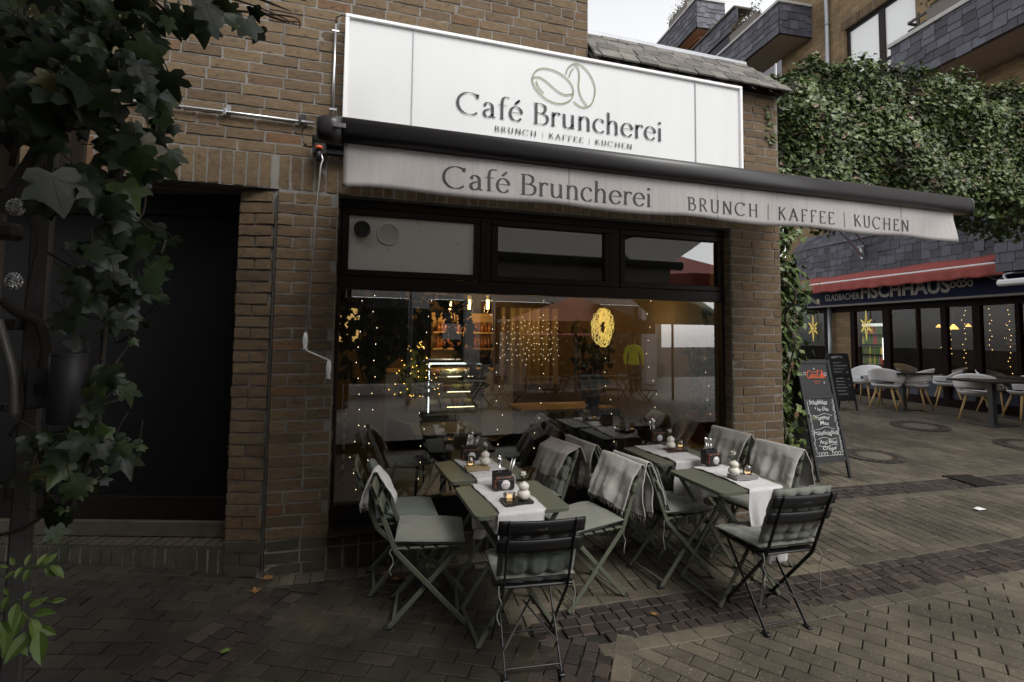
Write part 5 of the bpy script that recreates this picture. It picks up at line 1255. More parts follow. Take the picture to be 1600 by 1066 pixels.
for a in ((1352, 631, 100, 'white shell chair farthest left, half behind the small chalkboard'), (1386, 640, -70, 'white shell chair facing right at the left end of the left dark table'), (1430, 640, 20, 'white shell chair seen from behind at the left dark table, nearest to the manhole'),
          (1482, 636, 40, 'white shell chair at the right end of the left dark table'), (1424, 625, 180, 'white shell chair behind the left dark table, mostly hidden'), (1526, 656, -60, 'white shell chair facing right at the left end of the right dark table'),
          (1562, 646, 175, 'white shell chair behind the right dark table'), (1604, 656, 60, 'white shell chair cut by the right edge of the picture')): shell(*a)
m_tabtop = M('dark_table_top', (.016, .015, .015), .65, noise=(6, .1), bump=None, spec=.2)
def dark_table(px, py, w_, label, deg):
    p = G(px, py); t = thing('pedestal_table', label, 'table', (p.x, p.y, gz(p.x, p.y)), math.radians(deg), 'dark pedestal tables'); b = MB(); prism(b, rrect(w_, .72, .015), .715, .745); b.build('tabletop', m_tabtop, t)
    b = MB(); b.box((0, 0, .365), (.085, .085, .70), None, .006); b.build('column', m_anth, t); b = MB(); b.box((0, 0, .010), (.5, .42, .018), None, .006); b.box((0, 0, .024), (.14, .14, .012), None, .003); b.build('base_plate', m_anth, t)
dark_table(1412, 640, .85, 'left dark table among four white shell chairs', -8); dark_table(1552, 664, .95, 'right dark table with a cable wound round its column', -8); dark_table(1604, 655, .9, 'dark table at the right edge behind the right dark table', -8)

# ------------------------------------------------------------------ chalkboards
def scribble(b, fn, x0, x1, y, h, q):
    pts = []; x = x0
    while x < x1: pts.append((x, y + q.uniform(-.5, .6) * h)); x += h * q.uniform(.25, .5)
    if len(pts) > 2: ribbon(b, spl(pts, 3), fn, h * .16, h * .2)
def board(label, pA, pB, H_, W_, deg, lean, body):
    p = (pA + pB) / 2; t = thing('chalkboard', label, 'chalkboard', (p.x, p.y, gz(p.x, p.y)), math.radians(deg), 'folding chalkboards')
    ax_ = Vector((0, math.sin(lean), math.cos(lean))); nn = Vector((0, -math.cos(lean), math.sin(lean))); R = Matrix((Vector((1, 0, 0)), -nn, ax_)).transposed(); X = Vector((1, 0, 0))
    def at(x, s, o=0): return X * x + ax_ * s + nn * o
    for name in ('front_leaf', 'rear_leaf'):
        b = MB()
        for sg_ in (-1, 1): b.box(at(sg_ * (W_ / 2 - .02), H_ / 2), (.04, .028, H_), R, .004)
        for s_ in (.20, H_ - .02, H_ - .43): b.box(at(0, s_ if s_ > .21 else .22), (W_ - .08, .024, .05 if s_ > .21 else .06), R, .003)
        o = b.build(name, m_black, t)
        b = MB(); b.box(at(0, (H_ + .22) / 2, -.004), (W_ - .08, .010, H_ - .26), R); b.build('slate_panel', M('chalkboard_black', (.012, .012, .013), .5, noise=(4, .3), bump=None), o)
        if name == 'rear_leaf':
            o.rotation_euler = (0, 0, math.pi); o.location = (0, 2 * math.sin(lean) * H_ + .03, 0)
        else: body(o, at)
    b = MB(); b.bar(at(-W_ / 2 - .004, .55), at(-W_ / 2 - .004, .55) + Vector((0, 2 * math.sin(lean) * (H_ - .55), 0)), .02, .006); b.build('stay_bar', m_zinc, t)
    return t
m_chalk = M('white_chalk', (.62, .62, .62), .95, noise=(120, .35), bump=None); m_logo = M('orange_red_logo', (.62, .10, .03), .6, noise=None, bump=None)
def body1(o, at):
    H_ = 1.36; W_ = .50; b = MB(); q = random.Random(4)
    fnc = lambda x, y: at(x, y, .0045)
    def line(s, x0, x1, y, h):
        vs, fs = font_mesh(s, 1.0, shear=.15, bold=.004); a, e = min(v.x for v in vs), max(v.x for v in vs); k = (x1 - x0) / (e - a)
        b.add([fnc(x0 + (v.x - a) * k, y + v.y * h / .72 + .006 * math.sin((v.x - a) * 3)) for v in vs], fs)
    for s, x0, x1, y, h in (('Schafskäse', -.165, .10, .84, .055), ('* im Glas', -.10, .10, .765, .042), ('Strammer', -.15, .10, .665, .052), ('Max', -.06, .07, .605, .045), ('Frühstückglück', -.18, .18, .495, .05), ('Acai Bowl', -.12, .14, .395, .045), ('Crêpe', -.09, .11, .325, .045)): line(s, x0, x1, y, h)
    for y in (.72, .57, .455, .372): ribbon(b, [(-.14 + .28 * i / 16, y + .012 * math.sin(i / 16 * 7 + y * 40)) for i in range(17)], fnc, .004, .004)
    for i in range(40):      # dotted border
        for x, y in ((-.20 + .4 * i / 39, .915), (-.20 + .4 * i / 39, .262)): b.add([fnc(x - .003, y), fnc(x + .003, y), fnc(x + .003, y + .007), fnc(x - .003, y + .007)], [(0, 1, 2, 3)])
    for i in range(46):
        for sg_ in (-1, 1):
            x, y = sg_ * (.185 + q.uniform(-.012, .012)), .29 + .6 * i / 45; r_ = q.uniform(.003, .009) * (1.5 if sg_ > 0 else 1)
            ribbon(b, [(x + r_ * math.cos(a), y + r_ * math.sin(a)) for a in [j * .9 for j in range(8)]], fnc, .0028, .0028)
    for sg_ in (-1, 1):
        for k in range(3): ribbon(b, [(sg_ * (.05 + .045 * k) + .022 * math.cos(a * .5) * (1 - a * .03), .285 + .02 * math.sin(a * .5)) for a in range(16)], fnc, .004, .004)
    for hx, hy in ((-.15, 1.20), (.155, 1.19), (.0, 1.255), (.12, 1.09)):
        k = .022 if abs(hx) > .13 else .011; ribbon(b, [(hx + k * .9 * math.sin(a) ** 3, hy + k * .06 * (13 * math.cos(a) - 5 * math.cos(2 * a) - 2 * math.cos(3 * a) - math.cos(4 * a))) for a in [j * .33 for j in range(20)]], fnc, .004, .004)
    b.build('chalk_writing', m_chalk, o)
    b = MB(); k = .105; X0, Y0 = -.118, 1.145
    def sc(pts, tm=.011): ribbon(b, [(X0 + x * k, Y0 + y * k) for x, y in spl(pts)], fnc, .004, tm)
    sc([(.52, .72), (.40, .86), (.20, .78), (.05, .50), (.04, .18), (.16, .0), (.34, .06), (.48, .22)]); sc([(.60, .42), (.50, .32), (.50, .10), (.60, .02), (.70, .12), (.70, .34), (.60, .42)]); sc([(1.0, .38), (.88, .42), (.78, .26), (.80, .06), (.92, .02), (1.02, .12)]); sc([(1.24, .36), (1.10, .38), (1.06, .14), (1.14, .02), (1.24, .16), (1.26, .40), (1.27, .06), (1.36, .04)])
    sc([(1.36, .22), (1.46, .22)], .008); sc([(1.86, .78), (1.74, .88), (1.56, .74), (1.46, .44), (1.50, .10), (1.62, .0), (1.78, .12)]); sc([(.44, .80), (.90, .62), (1.3, .72), (1.75, .92)], .006); sc([(1.92, .42), (1.82, .32), (1.82, .10), (1.92, .02), (2.02, .12), (2.02, .34), (1.92, .42)]); sc([(2.10, .02), (2.08, .4), (2.18, .86), (2.22, .7), (2.14, .3), (2.16, .03), (2.24, .04)]); sc([(2.44, .36), (2.30, .38), (2.26, .14), (2.34, .02), (2.44, .16), (2.46, .40), (2.47, .06), (2.56, .04)])
    b.build('script_logo', m_logo, o); b = MB(); scribble(b, fnc, -.05, .07, 1.105, .014, q); scribble(b, fnc, -.03, .05, 1.08, .012, q); b.build('small_print', m_logo, o)
board('tall black chalkboard with white lettering and orange logo beside the ivy', G(1280, 754), G(1328.5, 747), 1.36, .50, 0, .20, body1)
def body2(o, at):
    b = MB(); q = random.Random(9); fnc = lambda x, y: at(x, y, .0045)
    scribble(b, fnc, -.18, .10, 1.06, .055, q)
    for i in range(11): scribble(b, fnc, -.18 + q.uniform(0, .03), q.uniform(.02, .14), .94 - i * .062, .02, q)
    for i in range(4): scribble(b, fnc, .12, .18, .88 - i * .13, .02, q)
    b.build('chalk_writing', m_chalk, o)
pB2 = G(1342, 641); board('smaller chalkboard full of small chalk writing behind the tall one', pB2 + Vector((-.52, .04, 0)), pB2, 1.12, .48, -4, .18, body2)
# ------------------------------------------------------------------ ivy over the passage and down the cafe corner
def ivy_bank():
    q = random.Random(77); t = thing('ivy_bank', 'thick bank of glossy ivy spanning the passage above the awning end', 'ivy', (0, 0, 0))
    A = D(1180, 250, 5.9); B = D(1640, 250, 6.6); A.z = B.z = 0; ax_ = (B - A); L_ = ax_.length; ax_.normalize(); nn = Vector((ax_.y, -ax_.x, 0))     # nn faces the viewer
    if nn.dot(EYE - A) < 0: nn = -nn
    tops = [(0, 4.42), (.04, 4.62), (.12, 4.82), (.22, 4.86), (.36, 4.84), (.5, 4.80), (.62, 4.72), (.74, 4.74), (.86, 4.74), (1, 4.62)]
    bots = [(0, 3.2), (.3, 3.25), (.5, 3.32), (.68, 3.32), (.78, 3.24), (.9, 3.20), (1, 3.16)]
    def itp(tab, s):
        for (a, x), (b_, y) in zip(tab, tab[1:]):
            if s <= b_: return x + (y - x) * (s - a) / (b_ - a)
        return tab[-1][1]
    TH = .9
    def lump(s, z): return .06 * math.sin(s * 23 + z * 3) + .05 * math.sin(z * 6.1 + s * 9) + .04 * math.sin(s * 51 - z * 9)
    b = MB()
    for i in range(27000):
        s = q.random(); zt_, zb_ = itp(tops, s), itp(bots, s); face = q.random(); p0 = A + ax_ * (s * L_)
        if face < .64:
            z = zb_ + (zt_ - zb_) * q.random() ** .95; hgt = (z - zb_) / (zt_ - zb_); off = TH / 2 * (1 - .35 * max(0, hgt - .75) * 4 * .6) + lump(s, z) - abs(q.gauss(0, .05)); p = p0 + nn * off + Vector((0, 0, z)); n_ = nn + Vector((q.gauss(0, .5), q.gauss(0, .5), q.gauss(.45, .45)))
        elif face < .84:
            off = q.uniform(-TH / 2, TH / 2); p = p0 + nn * off + Vector((0, 0, zt_ + .05 * math.sin(off * 9 + s * 40) + lump(s, off) * .6 + abs(q.gauss(0, .035)))); n_ = Vector((q.gauss(0, .6), q.gauss(0, .6), 1)) + nn * .5
        elif face < .94:
            off = q.uniform(-TH / 2, TH / 2); p = p0 + nn * off + Vector((0, 0, zb_ + lump(s, off * 2) * .8 + q.gauss(0, .06))); n_ = Vector((q.gauss(0, .7), q.gauss(0, .7), -.2)) + nn * .8
        else:
            z = zb_ + (zt_ - zb_) * q.random(); p = p0 - nn * (TH / 2 + q.gauss(0, .05)) + Vector((0, 0, z)); n_ = -nn + Vector((q.gauss(0, .5), q.gauss(0, .5), .3))
        leaf_far(b, p, n_, q, q.uniform(.034, .066))
    b.build('foliage', m_ivyfar, t)
    b = MB()       # woody inside of the bank
    for i in range(24):
        s0, s1 = i / 24, (i + 1) / 24; c = A + ax_ * ((s0 + s1) / 2 * L_); zt_, zb_ = itp(tops, s0) - .22, itp(bots, s0) + .18; b.box(c + Vector((0, 0, (zt_ + zb_) / 2)), (L_ / 24 * 1.0, TH * .52, zt_ - zb_), Matrix((ax_, -nn, Vector((0, 0, 1)))).transposed())
    for i in range(130):
        s = q.random(); zt_, zb_ = itp(tops, s), itp(bots, s); z = q.uniform(zb_, zt_); p = A + ax_ * (s * L_) + nn * (TH / 2 - .05 + lump(s, z)) + Vector((0, 0, z)); pts = [p]
        for k in range(4): pts.append(pts[-1] + ax_ * q.gauss(0, .09) + Vector((0, 0, q.uniform(-.12, .08))) + nn * q.gauss(.015, .025))
        b.tube(spl3(pts, 3), .006, 5)
    for i in range(40):   # bare shoots above the top
        s = q.random(); p = A + ax_ * (s * L_) + nn * q.uniform(-.1, .4) + Vector((0, 0, itp(tops, s) - .05)); b.tube([p, p + Vector((q.gauss(0, .05), q.gauss(0, .05), .08)), p + Vector((q.gauss(0, .10), q.gauss(0, .1), q.uniform(.12, .22)))], [.004, .003, .001], 4)
    b.build('branches', M('dark_inner_branches', (.030, .024, .017), .95, noise=(12, .4), bump=None), t)
ivy_bank()
def corner_ivy():
    q = random.Random(78); t = thing('corner_ivy', 'column of climbing ivy down the right corner of the cafe behind the chalkboard', 'ivy', (0, 0, 0)); b = MB(); bs = MB()
    X0 = XR + .03
    for k in range(7):
        x, y = X0 + .03, YW + .05 + .09 * k; pts = [Vector((x, y, .1))]
        for i in range(14): pts.append(Vector((X0 + q.uniform(.0, .10), YW + .05 + .09 * k + q.gauss(0, .08), .1 + 3.2 * (i + 1) / 14)))
        bs.tube(spl3(pts, 3), .009, 6)
    for i in range(3200):
        z = q.random() ** .9 * 3.3; wd = (.38 + .12 * math.sin(z * 4.1) + .08 * math.sin(z * 9)) * (1.25 if z > 1.9 else .95 if z > .9 else .6) ; out = abs(q.gauss(0, .45)) * wd
        if out > .58: continue
        p = Vector((X0 + out, YW + .06 + abs(q.gauss(0, .22)), z)); n_ = Vector((q.gauss(.35, .5), q.gauss(-.9, .5), q.gauss(.4, .4))); leaf_far(b, p, n_, q, q.uniform(.05, .09), 1.2)
    for (px, py, n_) in ((1198, 168, 4), (1200, 180, 8), (1203, 192, 10), (1201, 206, 9), (1210, 214, 9), (1204, 222, 5)):
        for i in range(n_): c = W(px + q.gauss(0, 2.2), py + q.gauss(0, 4), YW - .02); leaf_far(b, c, Vector((q.gauss(0, .4), -1, q.gauss(.3, .4))), q, q.uniform(.025, .045))
    b.build('foliage', m_ivyfar, t); bs.build('stems', m_bark, t)
corner_ivy()

# ------------------------------------------------------------------ climber on the steel frame at the left, close to the viewer
IV = [(0, 0), (.20, -.14), (.44, -.12), (.52, .10), (.40, .24), (.56, .34), (.66, .58), (.46, .62), (.26, .60), (.16, .80), (0, 1.06)]
def ivy_leaf(b, bv, p, n_, tip, s_, q):
    n_ = n_.normalized(); t = (tip - n_ * tip.dot(n_)).normalized(); x = n_.cross(t); k1, k2, k3 = q.uniform(-.55, .12), q.uniform(-.45, .15), q.uniform(-.25, .25); jit = [q.uniform(.9, 1.1) for _ in range(22)]
    def pt(u_, v_, lift=0): return p + (x * (u_ * 1.0) + t * v_ + n_ * (k1 * abs(u_) ** 1.5 + k2 * (v_ - .2) ** 2 + k3 * u_ * v_ + lift)) * s_
    rim = [(u_ * j, v_ * j) for (u_, v_), j in zip(IV, jit)]; left = [(-u_ * j, v_ * j) for (u_, v_), j in zip(IV[-2:0:-1], jit[11:])]
    rim2 = rim + left; m = len(rim2); vs = []; fs = []
    for f_ in (1.0, .55): vs += [pt(u_ * f_, .06 + (v_ - .06) * f_ if f_ < 1 else v_, .012 * math.sin(i * 1.9) * (1 if f_ == 1 else -.6)) for i, (u_, v_) in enumerate(rim2)]
    vs.append(pt(0, .08)); c = len(vs) - 1
    for i in range(m): j = (i + 1) % m; fs.append((i, j, m + j, m + i)); fs.append((m + i, m + j, c))
    sm = b.csm; b.csm = True; b.add(vs, fs); b.csm = sm
    if bv is not None:
        for u_, v_ in ((0, .98), (.58, .54), (-.58, .54), (.44, .02), (-.44, .02)):
            d_ = Vector((v_ - .08, -u_)).normalized() * .011; pts = []
            for f_ in (0, .33, .66, 1.0): w_ = 1 - .8 * f_; a = u_ * f_ * .92, .08 + (v_ - .08) * f_ * .92; pts += [pt(a[0] + d_.x * w_, a[1] + d_.y * w_, .010), pt(a[0] - d_.x * w_, a[1] - d_.y * w_, .010)]
            bv.add(pts, [(2 * i, 2 * i + 1, 2 * i + 3, 2 * i + 2) for i in range(3)])
def near_ivy():
    q = random.Random(31); t = thing('climbing_ivy', 'large dark leaved ivy climbing the steel post at the left edge', 'ivy', (0, 0, 0)); b, bv, bs = MB(), MB(), MB()
    # clumps: centre in the frame, spread, depth from the eye, number of leaves, leaf size
    CL = [((60, 30), (60, 40), 1.35, 30, .095), ((150, 40), (60, 45), 1.35, 30, .10), ((240, 25), (30, 28), 1.4, 10, .085), ((120, 110), (70, 40), 1.25, 26, .10), ((215, 95), (26, 34), 1.2, 9, .105), ((30, 120), (30, 60), 1.3, 14, .10),
          ((225, 140), (26, 30), 1.22, 10, .10), ((150, 170), (55, 30), 1.3, 18, .095), ((190, 210), (34, 30), 1.25, 12, .095), ((232, 215), (20, 22), 1.3, 7, .09), ((245, 160), (12, 26), 1.35, 5, .08), ((70, 190), (40, 40), 1.4, 10, .09),
          ((75, 300), (30, 24), 1.2, 5, .115), ((140, 285), (42, 26), 1.25, 13, .10), ((178, 310), (32, 24), 1.3, 9, .09), ((225, 275), (18, 22), 1.35, 6, .075), ((175, 370), (46, 28), 1.3, 16, .085), ((238, 360), (18, 18), 1.3, 5, .08), ((252, 395), (12, 20), 1.3, 3, .08),
          ((150, 430), (46, 30), 1.3, 18, .085), ((210, 440), (30, 26), 1.28, 10, .085), ((252, 465), (14, 10), 1.3, 4, .055), ((120, 490), (40, 26), 1.35, 12, .08), ((185, 500), (30, 20), 1.3, 6, .075), ((210, 520), (10, 16), 1.3, 2, .07),
          ((165, 590), (24, 22), 1.3, 11, .075), ((190, 605), (12, 20), 1.3, 4, .075), ((140, 640), (20, 20), 1.28, 9, .065), ((150, 680), (36, 22), 1.3, 14, .08), ((200, 690), (22, 20), 1.3, 6, .08), ((60, 680), (20, 16), 1.25, 5, .075), ((95, 730), (40, 24), 1.28, 14, .08), ((140, 760), (28, 20), 1.3, 8, .085), ((100, 800), (22, 16), 1.35, 6, .075), ((55, 740), (20, 20), 1.3, 6, .08)]
    anchors = []
    for (cx_, cy_), (sx, sy), dep, n_, s_ in CL:
        for i in range(int(n_ * (1.2 if cy_ < 250 else .85))):
            p = D(cx_ + q.gauss(0, sx * .62), cy_ + q.gauss(0, sy * .62), dep + max(-.06, q.gauss(0, .06))); nrm = (EYE - p).normalized() * .8 + Vector((q.gauss(.1, .40), q.gauss(-.3, .40), q.gauss(.35, .35))); ivy_leaf(b, bv, p, nrm, Vector((q.gauss(.15, .45), q.gauss(0, .3), -1)), s_ * .68 * q.choice((.5, .7, .85, 1.0, 1.15)) * q.uniform(.85, 1.1), q)
            if i % 2 == 0: e = p + Vector((q.gauss(-.04, .03), q.gauss(.03, .03), q.uniform(.02, .07))); bs.tube([p, p.lerp(e, .5) + Vector((0, 0, .008)), e], .0013, 4)
        anchors.append(D(cx_, cy_, dep + .06))
    # sparse twigs reaching right along the top edge
    TW = [[(215, -20), (260, 20), (243, 34), (235, 55)], [(225, -20), (300, -8), (360, -2), (420, 18), (462, 38)], [(300, -14), (340, 12), (400, 20), (462, 28), (468, 44)], [(380, -12), (430, 8), (455, 18)], [(420, -15), (455, -5), (480, 2)], [(400, 15), (440, 32), (470, 34)]]
    for tw in TW: bs.tube(spl3([D(x, y, 1.7 + .05 * i) for i, (x, y) in enumerate(tw)], 5), [.006 - .0045 * i / (5 * (len(tw) - 1)) for i in range(5 * (len(tw) - 1) + 1)], 6)
    for x, y, s_ in ((262, 20, .10), (282, 8, .09), (286, 30, .085), (300, 10, .07), (310, 24, .12), (330, 22, .11), (345, 15, .10), (372, 18, .09), (385, 30, .085), (405, 42, .08), (272, 42, .06), (255, 5, .09), (235, 10, .10), (320, 2, .10), (360, 5, .08), (240, 60, .05), (395, 12, .06), (296, 40, .05), (250, 185, .075), (270, 195, .06), (258, 150, .07), (248, 110, .07), (262, 128, .08)):
        p = D(x, y, 1.7 + q.gauss(0, .06)); ivy_leaf(b, bv, p, (EYE - p).normalized() + Vector((q.gauss(0, .7), q.gauss(0, .7), q.gauss(.1, .4))), Vector((q.gauss(.2, .35), 0, -1)), s_ * .8, q)
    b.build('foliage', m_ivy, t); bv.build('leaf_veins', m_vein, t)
    for a, e in zip(anchors[:-1], anchors[1:]):
        if (a - e).length < .55: bs.tube(spl3([a, a.lerp(e, .5) + Vector((q.gauss(0, .03), .04, q.gauss(0, .03))), e], 5), .0035, 6)
    for pts, r_ in (([(95, -30), (80, 120), (40, 170), (18, 260)], .007), ([(120, 60), (150, 170), (190, 260), (150, 300)], .009), ([(75, 395), (110, 415), (160, 435), (230, 440)], .003), ([(5, 470), (30, 490), (60, 505), (72, 545), (60, 600)], .012), ([(35, 335), (58, 370), (48, 430), (40, 480), (52, 555), (90, 590), (132, 616)], .0022), ([(0, 836), (40, 824), (72, 790), (60, 700)], .005), ([(150, 40), (165, 120), (170, 220), (175, 330), (170, 430), (160, 560), (150, 680), (110, 790)], .006), ([(15, 680), (40, 640), (36, 560)], .005)):
        bs.tube(spl3([D(x, y, 1.33) for x, y in pts], 6), r_, 7)
    bs.build('stems', m_bark, t)
near_ivy()
# steel post frame, timber behind, lamp
fr_t = thing('steel_trellis', 'dull steel post frame holding the climbing ivy at the left edge', 'trellis', (0, 0, 0))
pp = D(50, 600, 1.38); b = MB(); b.box((pp.x, pp.y, 1.4), (.042, .05, 3.6), Matrix.Rotation(.3, 3, 'Z'), .004); b.build('post', m_steelpost, fr_t)
b = MB(); b.box((pp.x - .22, pp.y + .1, 1.4), (.05, .05, 3.6), Matrix.Rotation(.3, 3, 'Z'), .004); b.build('post', m_steelpost, fr_t)
for (x0, y0, x1, y1, d0, w_) in ((-40, 508, 34, 507, 1.36, .03), (-40, 770, 12, 772, 1.36, .04), (-40, 636, 18, 636, 1.36, .02)):
    b = MB(); b.bar(D(x0, y0, d0), D(x1, y1, d0), .03, w_, bev=.003); b.build('rail', m_steelpost, fr_t)
b = MB(); b.bar(D(82, 205, 1.36), D(4, 330, 1.36), .02, .045, bev=.003); b.build('brace', m_steelpost, fr_t)
b = MB(); b.tube(spl3([D(-4, 500, 1.25), D(8, 540, 1.25), D(20, 590, 1.25), D(22, 652, 1.25)], 5), .011, 10); b.build('bent_tube', M('brushed_grey_tube', (.16, .15, .14), .5, .5, noise=(8, .2), bump=None), fr_t)
b = MB(); b.box(D(14, 362, 1.33), (.055, .05, .045), None, .012); b.build('bracket', m_steelpost, fr_t)
tb = thing('timber_boards', 'weathered timber boards and posts behind the ivy at the left edge', 'fence', (0, 0, 0)); m_tim = M('weathered_timber', (.075, .055, .038), .85, noise=(6, .35), bump=(20, .4), stretch=(8, 8, .6))
for x0, x1, y0, y1, dep in ((86, 112, -40, 330, 1.9), (118, 138, -40, 300, 1.95), (5, 26, 150, 300, 1.9), (-40, -5, -40, 900, 1.9)):
    c = D((x0 + x1) / 2, (y0 + y1) / 2, dep); b = MB(); b.box(c, ((x1 - x0) / FOC * dep, .05, (y1 - y0) / FOC * dep), Matrix.Rotation(.3, 3, 'Z'), .004); b.build('board', m_tim, tb)
b = MB(); b.bar(D(75, 70, 1.8), D(118, 35, 1.8), .06, .03, bev=.003); b.build('board', m_tim, tb)
for px, py, w_ in ((25, 324, 'upper'), (22, 440, 'lower')):
    p = D(px, py, 1.28); b = MB(); q = random.Random(px)
    b.grid(lambda u_, v_: p + Vector((math.cos(6.283 * u_) * math.sin(3.1416 * v_), math.sin(6.283 * u_) * math.sin(3.1416 * v_), 1.15 * math.cos(3.1416 * v_))) * (.017 + .004 * math.sin(u_ * 40 + v_ * 31) * math.sin(v_ * 29)), 26, 18, True)
    o = b.build('foil_ball', M('crumpled_foil', (.5, .5, .5), .25, .9, noise=(30, .3), bump=(70, .6)), None); o.data.polygons.foreach_set('use_smooth', [False] * len(o.data.polygons)); tag(o, '%s crumpled foil ball tucked into the steel trellis' % w_, 'foil ball')
wl = thing('wall_lamp', 'dark cylinder wall lamp with its mounting box among the ivy', 'lamp', (0, 0, 0)); p = D(106, 606, 1.27); m_lampb = M('dark_violet_grey_metal', (.030, .027, .033), .5, noise=None, bump=None)
hh = 108 / FOC * 1.27 / 2; b = MB(); b.lathe([(.034, -hh), (.038, -hh + .004), (.038, hh - .012), (.036, hh - .010), (.038, hh - .006), (.038, hh), (.033, hh), (.033, hh - .03), (0, hh - .03)], p, 28); b.build('cylinder', m_lampb, wl)
p2 = D(60, 607, 1.29); b = MB(); b.box(p2, (.045, .03, .100), Matrix.Rotation(.3, 3, 'Z'), .004); b.bar(p2, p, .03, .03); b.build('mounting_box', m_lampb, wl)
# fresh compound-leaf shoots at the lower left
def shoots():
    t = thing('leafy_shoot', 'bright green feathery shoots at the lower left corner', 'plant', (0, 0, 0)); q = random.Random(9); b, bs = MB(), MB()
    def lf(px, py, ang, ln, dep):
        p = D(px, py, dep); right, up = AX[0], -AX[1]; a = math.radians(ang); t_ = (right * math.cos(a) + up * math.sin(a)).normalized(); n_ = ((EYE - p).normalized() + Vector((q.gauss(0, .3), q.gauss(0, .3), q.gauss(.3, .3)))).normalized(); t_ = (t_ - n_ * t_.dot(n_)).normalized(); x = n_.cross(t_); L_ = ln / FOC * dep
        pr_ = [(0, 0), (.16, .18), (.22, .42), (.15, .72), (0, 1)]; vs = [p + (x * u_ + t_ * v_ - n_ * (.5 * abs(u_) * -1 + .12 * v_ * v_)) * L_ for u_, v_ in pr_] + [p + (x * -u_ + t_ * v_ + n_ * (.5 * abs(u_) - .12 * v_ * v_)) * L_ for u_, v_ in pr_[3:0:-1]]
        b.add(vs + [p + (t_ * .45) * L_], [(i, (i + 1) % 8, 8) for i in range(8)])
    def sprig(path, dep, lens):
        pts = [D(x, y, dep) for x, y in path]; bs.tube(spl3(pts, 5), .0014, 5); return
    sprig([(0, 960), (30, 938), (70, 940), (100, 936)], 1.15, None); sprig([(10, 900), (40, 888), (70, 885), (90, 884)], 1.15, None); sprig([(20, 950), (40, 962), (55, 985), (65, 1010)], 1.15, None)
    for a in ((12, 888, 200, 14), (22, 884, 110, 16), (34, 886, 250, 18), (40, 884, 80, 18), (46, 888, 250, 20), (58, 884, 70, 20), (66, 882, 30, 22), (70, 888, 320, 22), (78, 885, 350, 28), (24, 892, 230, 14),
              (12, 930, 110, 14), (14, 930, 250, 22), (36, 938, 60, 18), (80, 940, 10, 18), (26, 942, 255, 34), (44, 948, 20, 24), (36, 954, 250, 36), (48, 966, 250, 40), (52, 960, 10, 32), (60, 978, 330, 30), (56, 982, 245, 50), (62, 986, 280, 50), (2, 930, 170, 14)): lf(*a, 1.15 + q.gauss(0, .02))
    for a in ((0, 970, 300, 40), (10, 985, 250, 36), (22, 1005, 320, 30), (4, 1030, 60, 30)): lf(*a, 1.2)
    b.build('leaves', m_lightleaf, t); bs.build('stems', m_lightleaf, t)
shoots()
# unseen leafy pergola roof, added to darken the doorway and the near paving
def pergola():
    t = thing('shade_pergola', 'unseen timber pergola with a dense leafy roof, added to shade the left side', 'pergola', (0, 0, 0)); q = random.Random(55); b = MB()
    x0, x1, y0, y1, z = -4.6, -.1, -3.2, 2.95, 3.7
    for i in range(9): y = y0 + (y1 - .9 - y0) * i / 8; b.bar((x0, y, z), (x1, y, z), .07, .14, bev=.006)
    for y in (y0 + .3, -1.2, .6): b.bar((x1, y, z), (1.5, y, z), .07, .14, bev=.006)
    for x in (x0 + .2, x1 - .2): b.bar((x, y0, z - .12), (x, y1 - .85, z - .12), .09, .14, bev=.006)
    for x, y in ((x0 + .2, y0 + .1), (x1 - .2, y0 + .1), (x0 + .2, y1 - .9)): b.bar((x, y, 0), (x, y, z - .19), .10, .10, (1, 0, 0), .006)
    b.build('timber_frame', m_tim, t); b = MB()
    for i in range(11500): leaf_far(b, Vector((q.uniform(x0 - .2, x1 + .1), q.uniform(y0 - .2, y1), z + .10 + abs(q.gauss(0, .12)))), Vector((q.gauss(0, .5), q.gauss(0, .5), 1)), q, q.uniform(.08, .15))
    for i in range(4200): leaf_far(b, Vector((q.uniform(-.2, 1.5), q.uniform(y0, .9), z + .10 + abs(q.gauss(0, .12)))), Vector((q.gauss(0, .5), q.gauss(0, .5), 1)), q, q.uniform(.08, .15))  # added extension over the eye, shades the near ground
    b.build('foliage', m_ivyfar, t)
pergola()  # unseen roof, added for shade
sf_ = thing('shade_fence', 'unseen tall timber fence added to keep light off the left side', 'fence'); b = MB()  # unseen boards, added to block light from the left and behind
for i in range(22): b.box((-3.15 + i * .13, -3.0 + .01 * (i % 2), 1.6), (.12, .03, 3.3), None, .004)
for i in range(34): b.box((-3.2 + .01 * (i % 2), -3.0 + i * .19, 1.6), (.03, .18, 3.3), None, .004)
b.build('boards', m_tim, sf_)
# ------------------------------------------------------------------ inside the cafe, seen through the shop window
m_pot = M('pale_pot', (.30, .27, .24), .8, noise=(6, .15), bump=None); m_plant = M('house_plant_leaf', (.03, .05, .02), .5, noise=None, bump=None, stops=[(0, (.03, .055, .018)), (.6, (.06, .10, .035)), (1, (.12, .17, .05))])
def IW(px, py, Y): return W(px, py, Y)
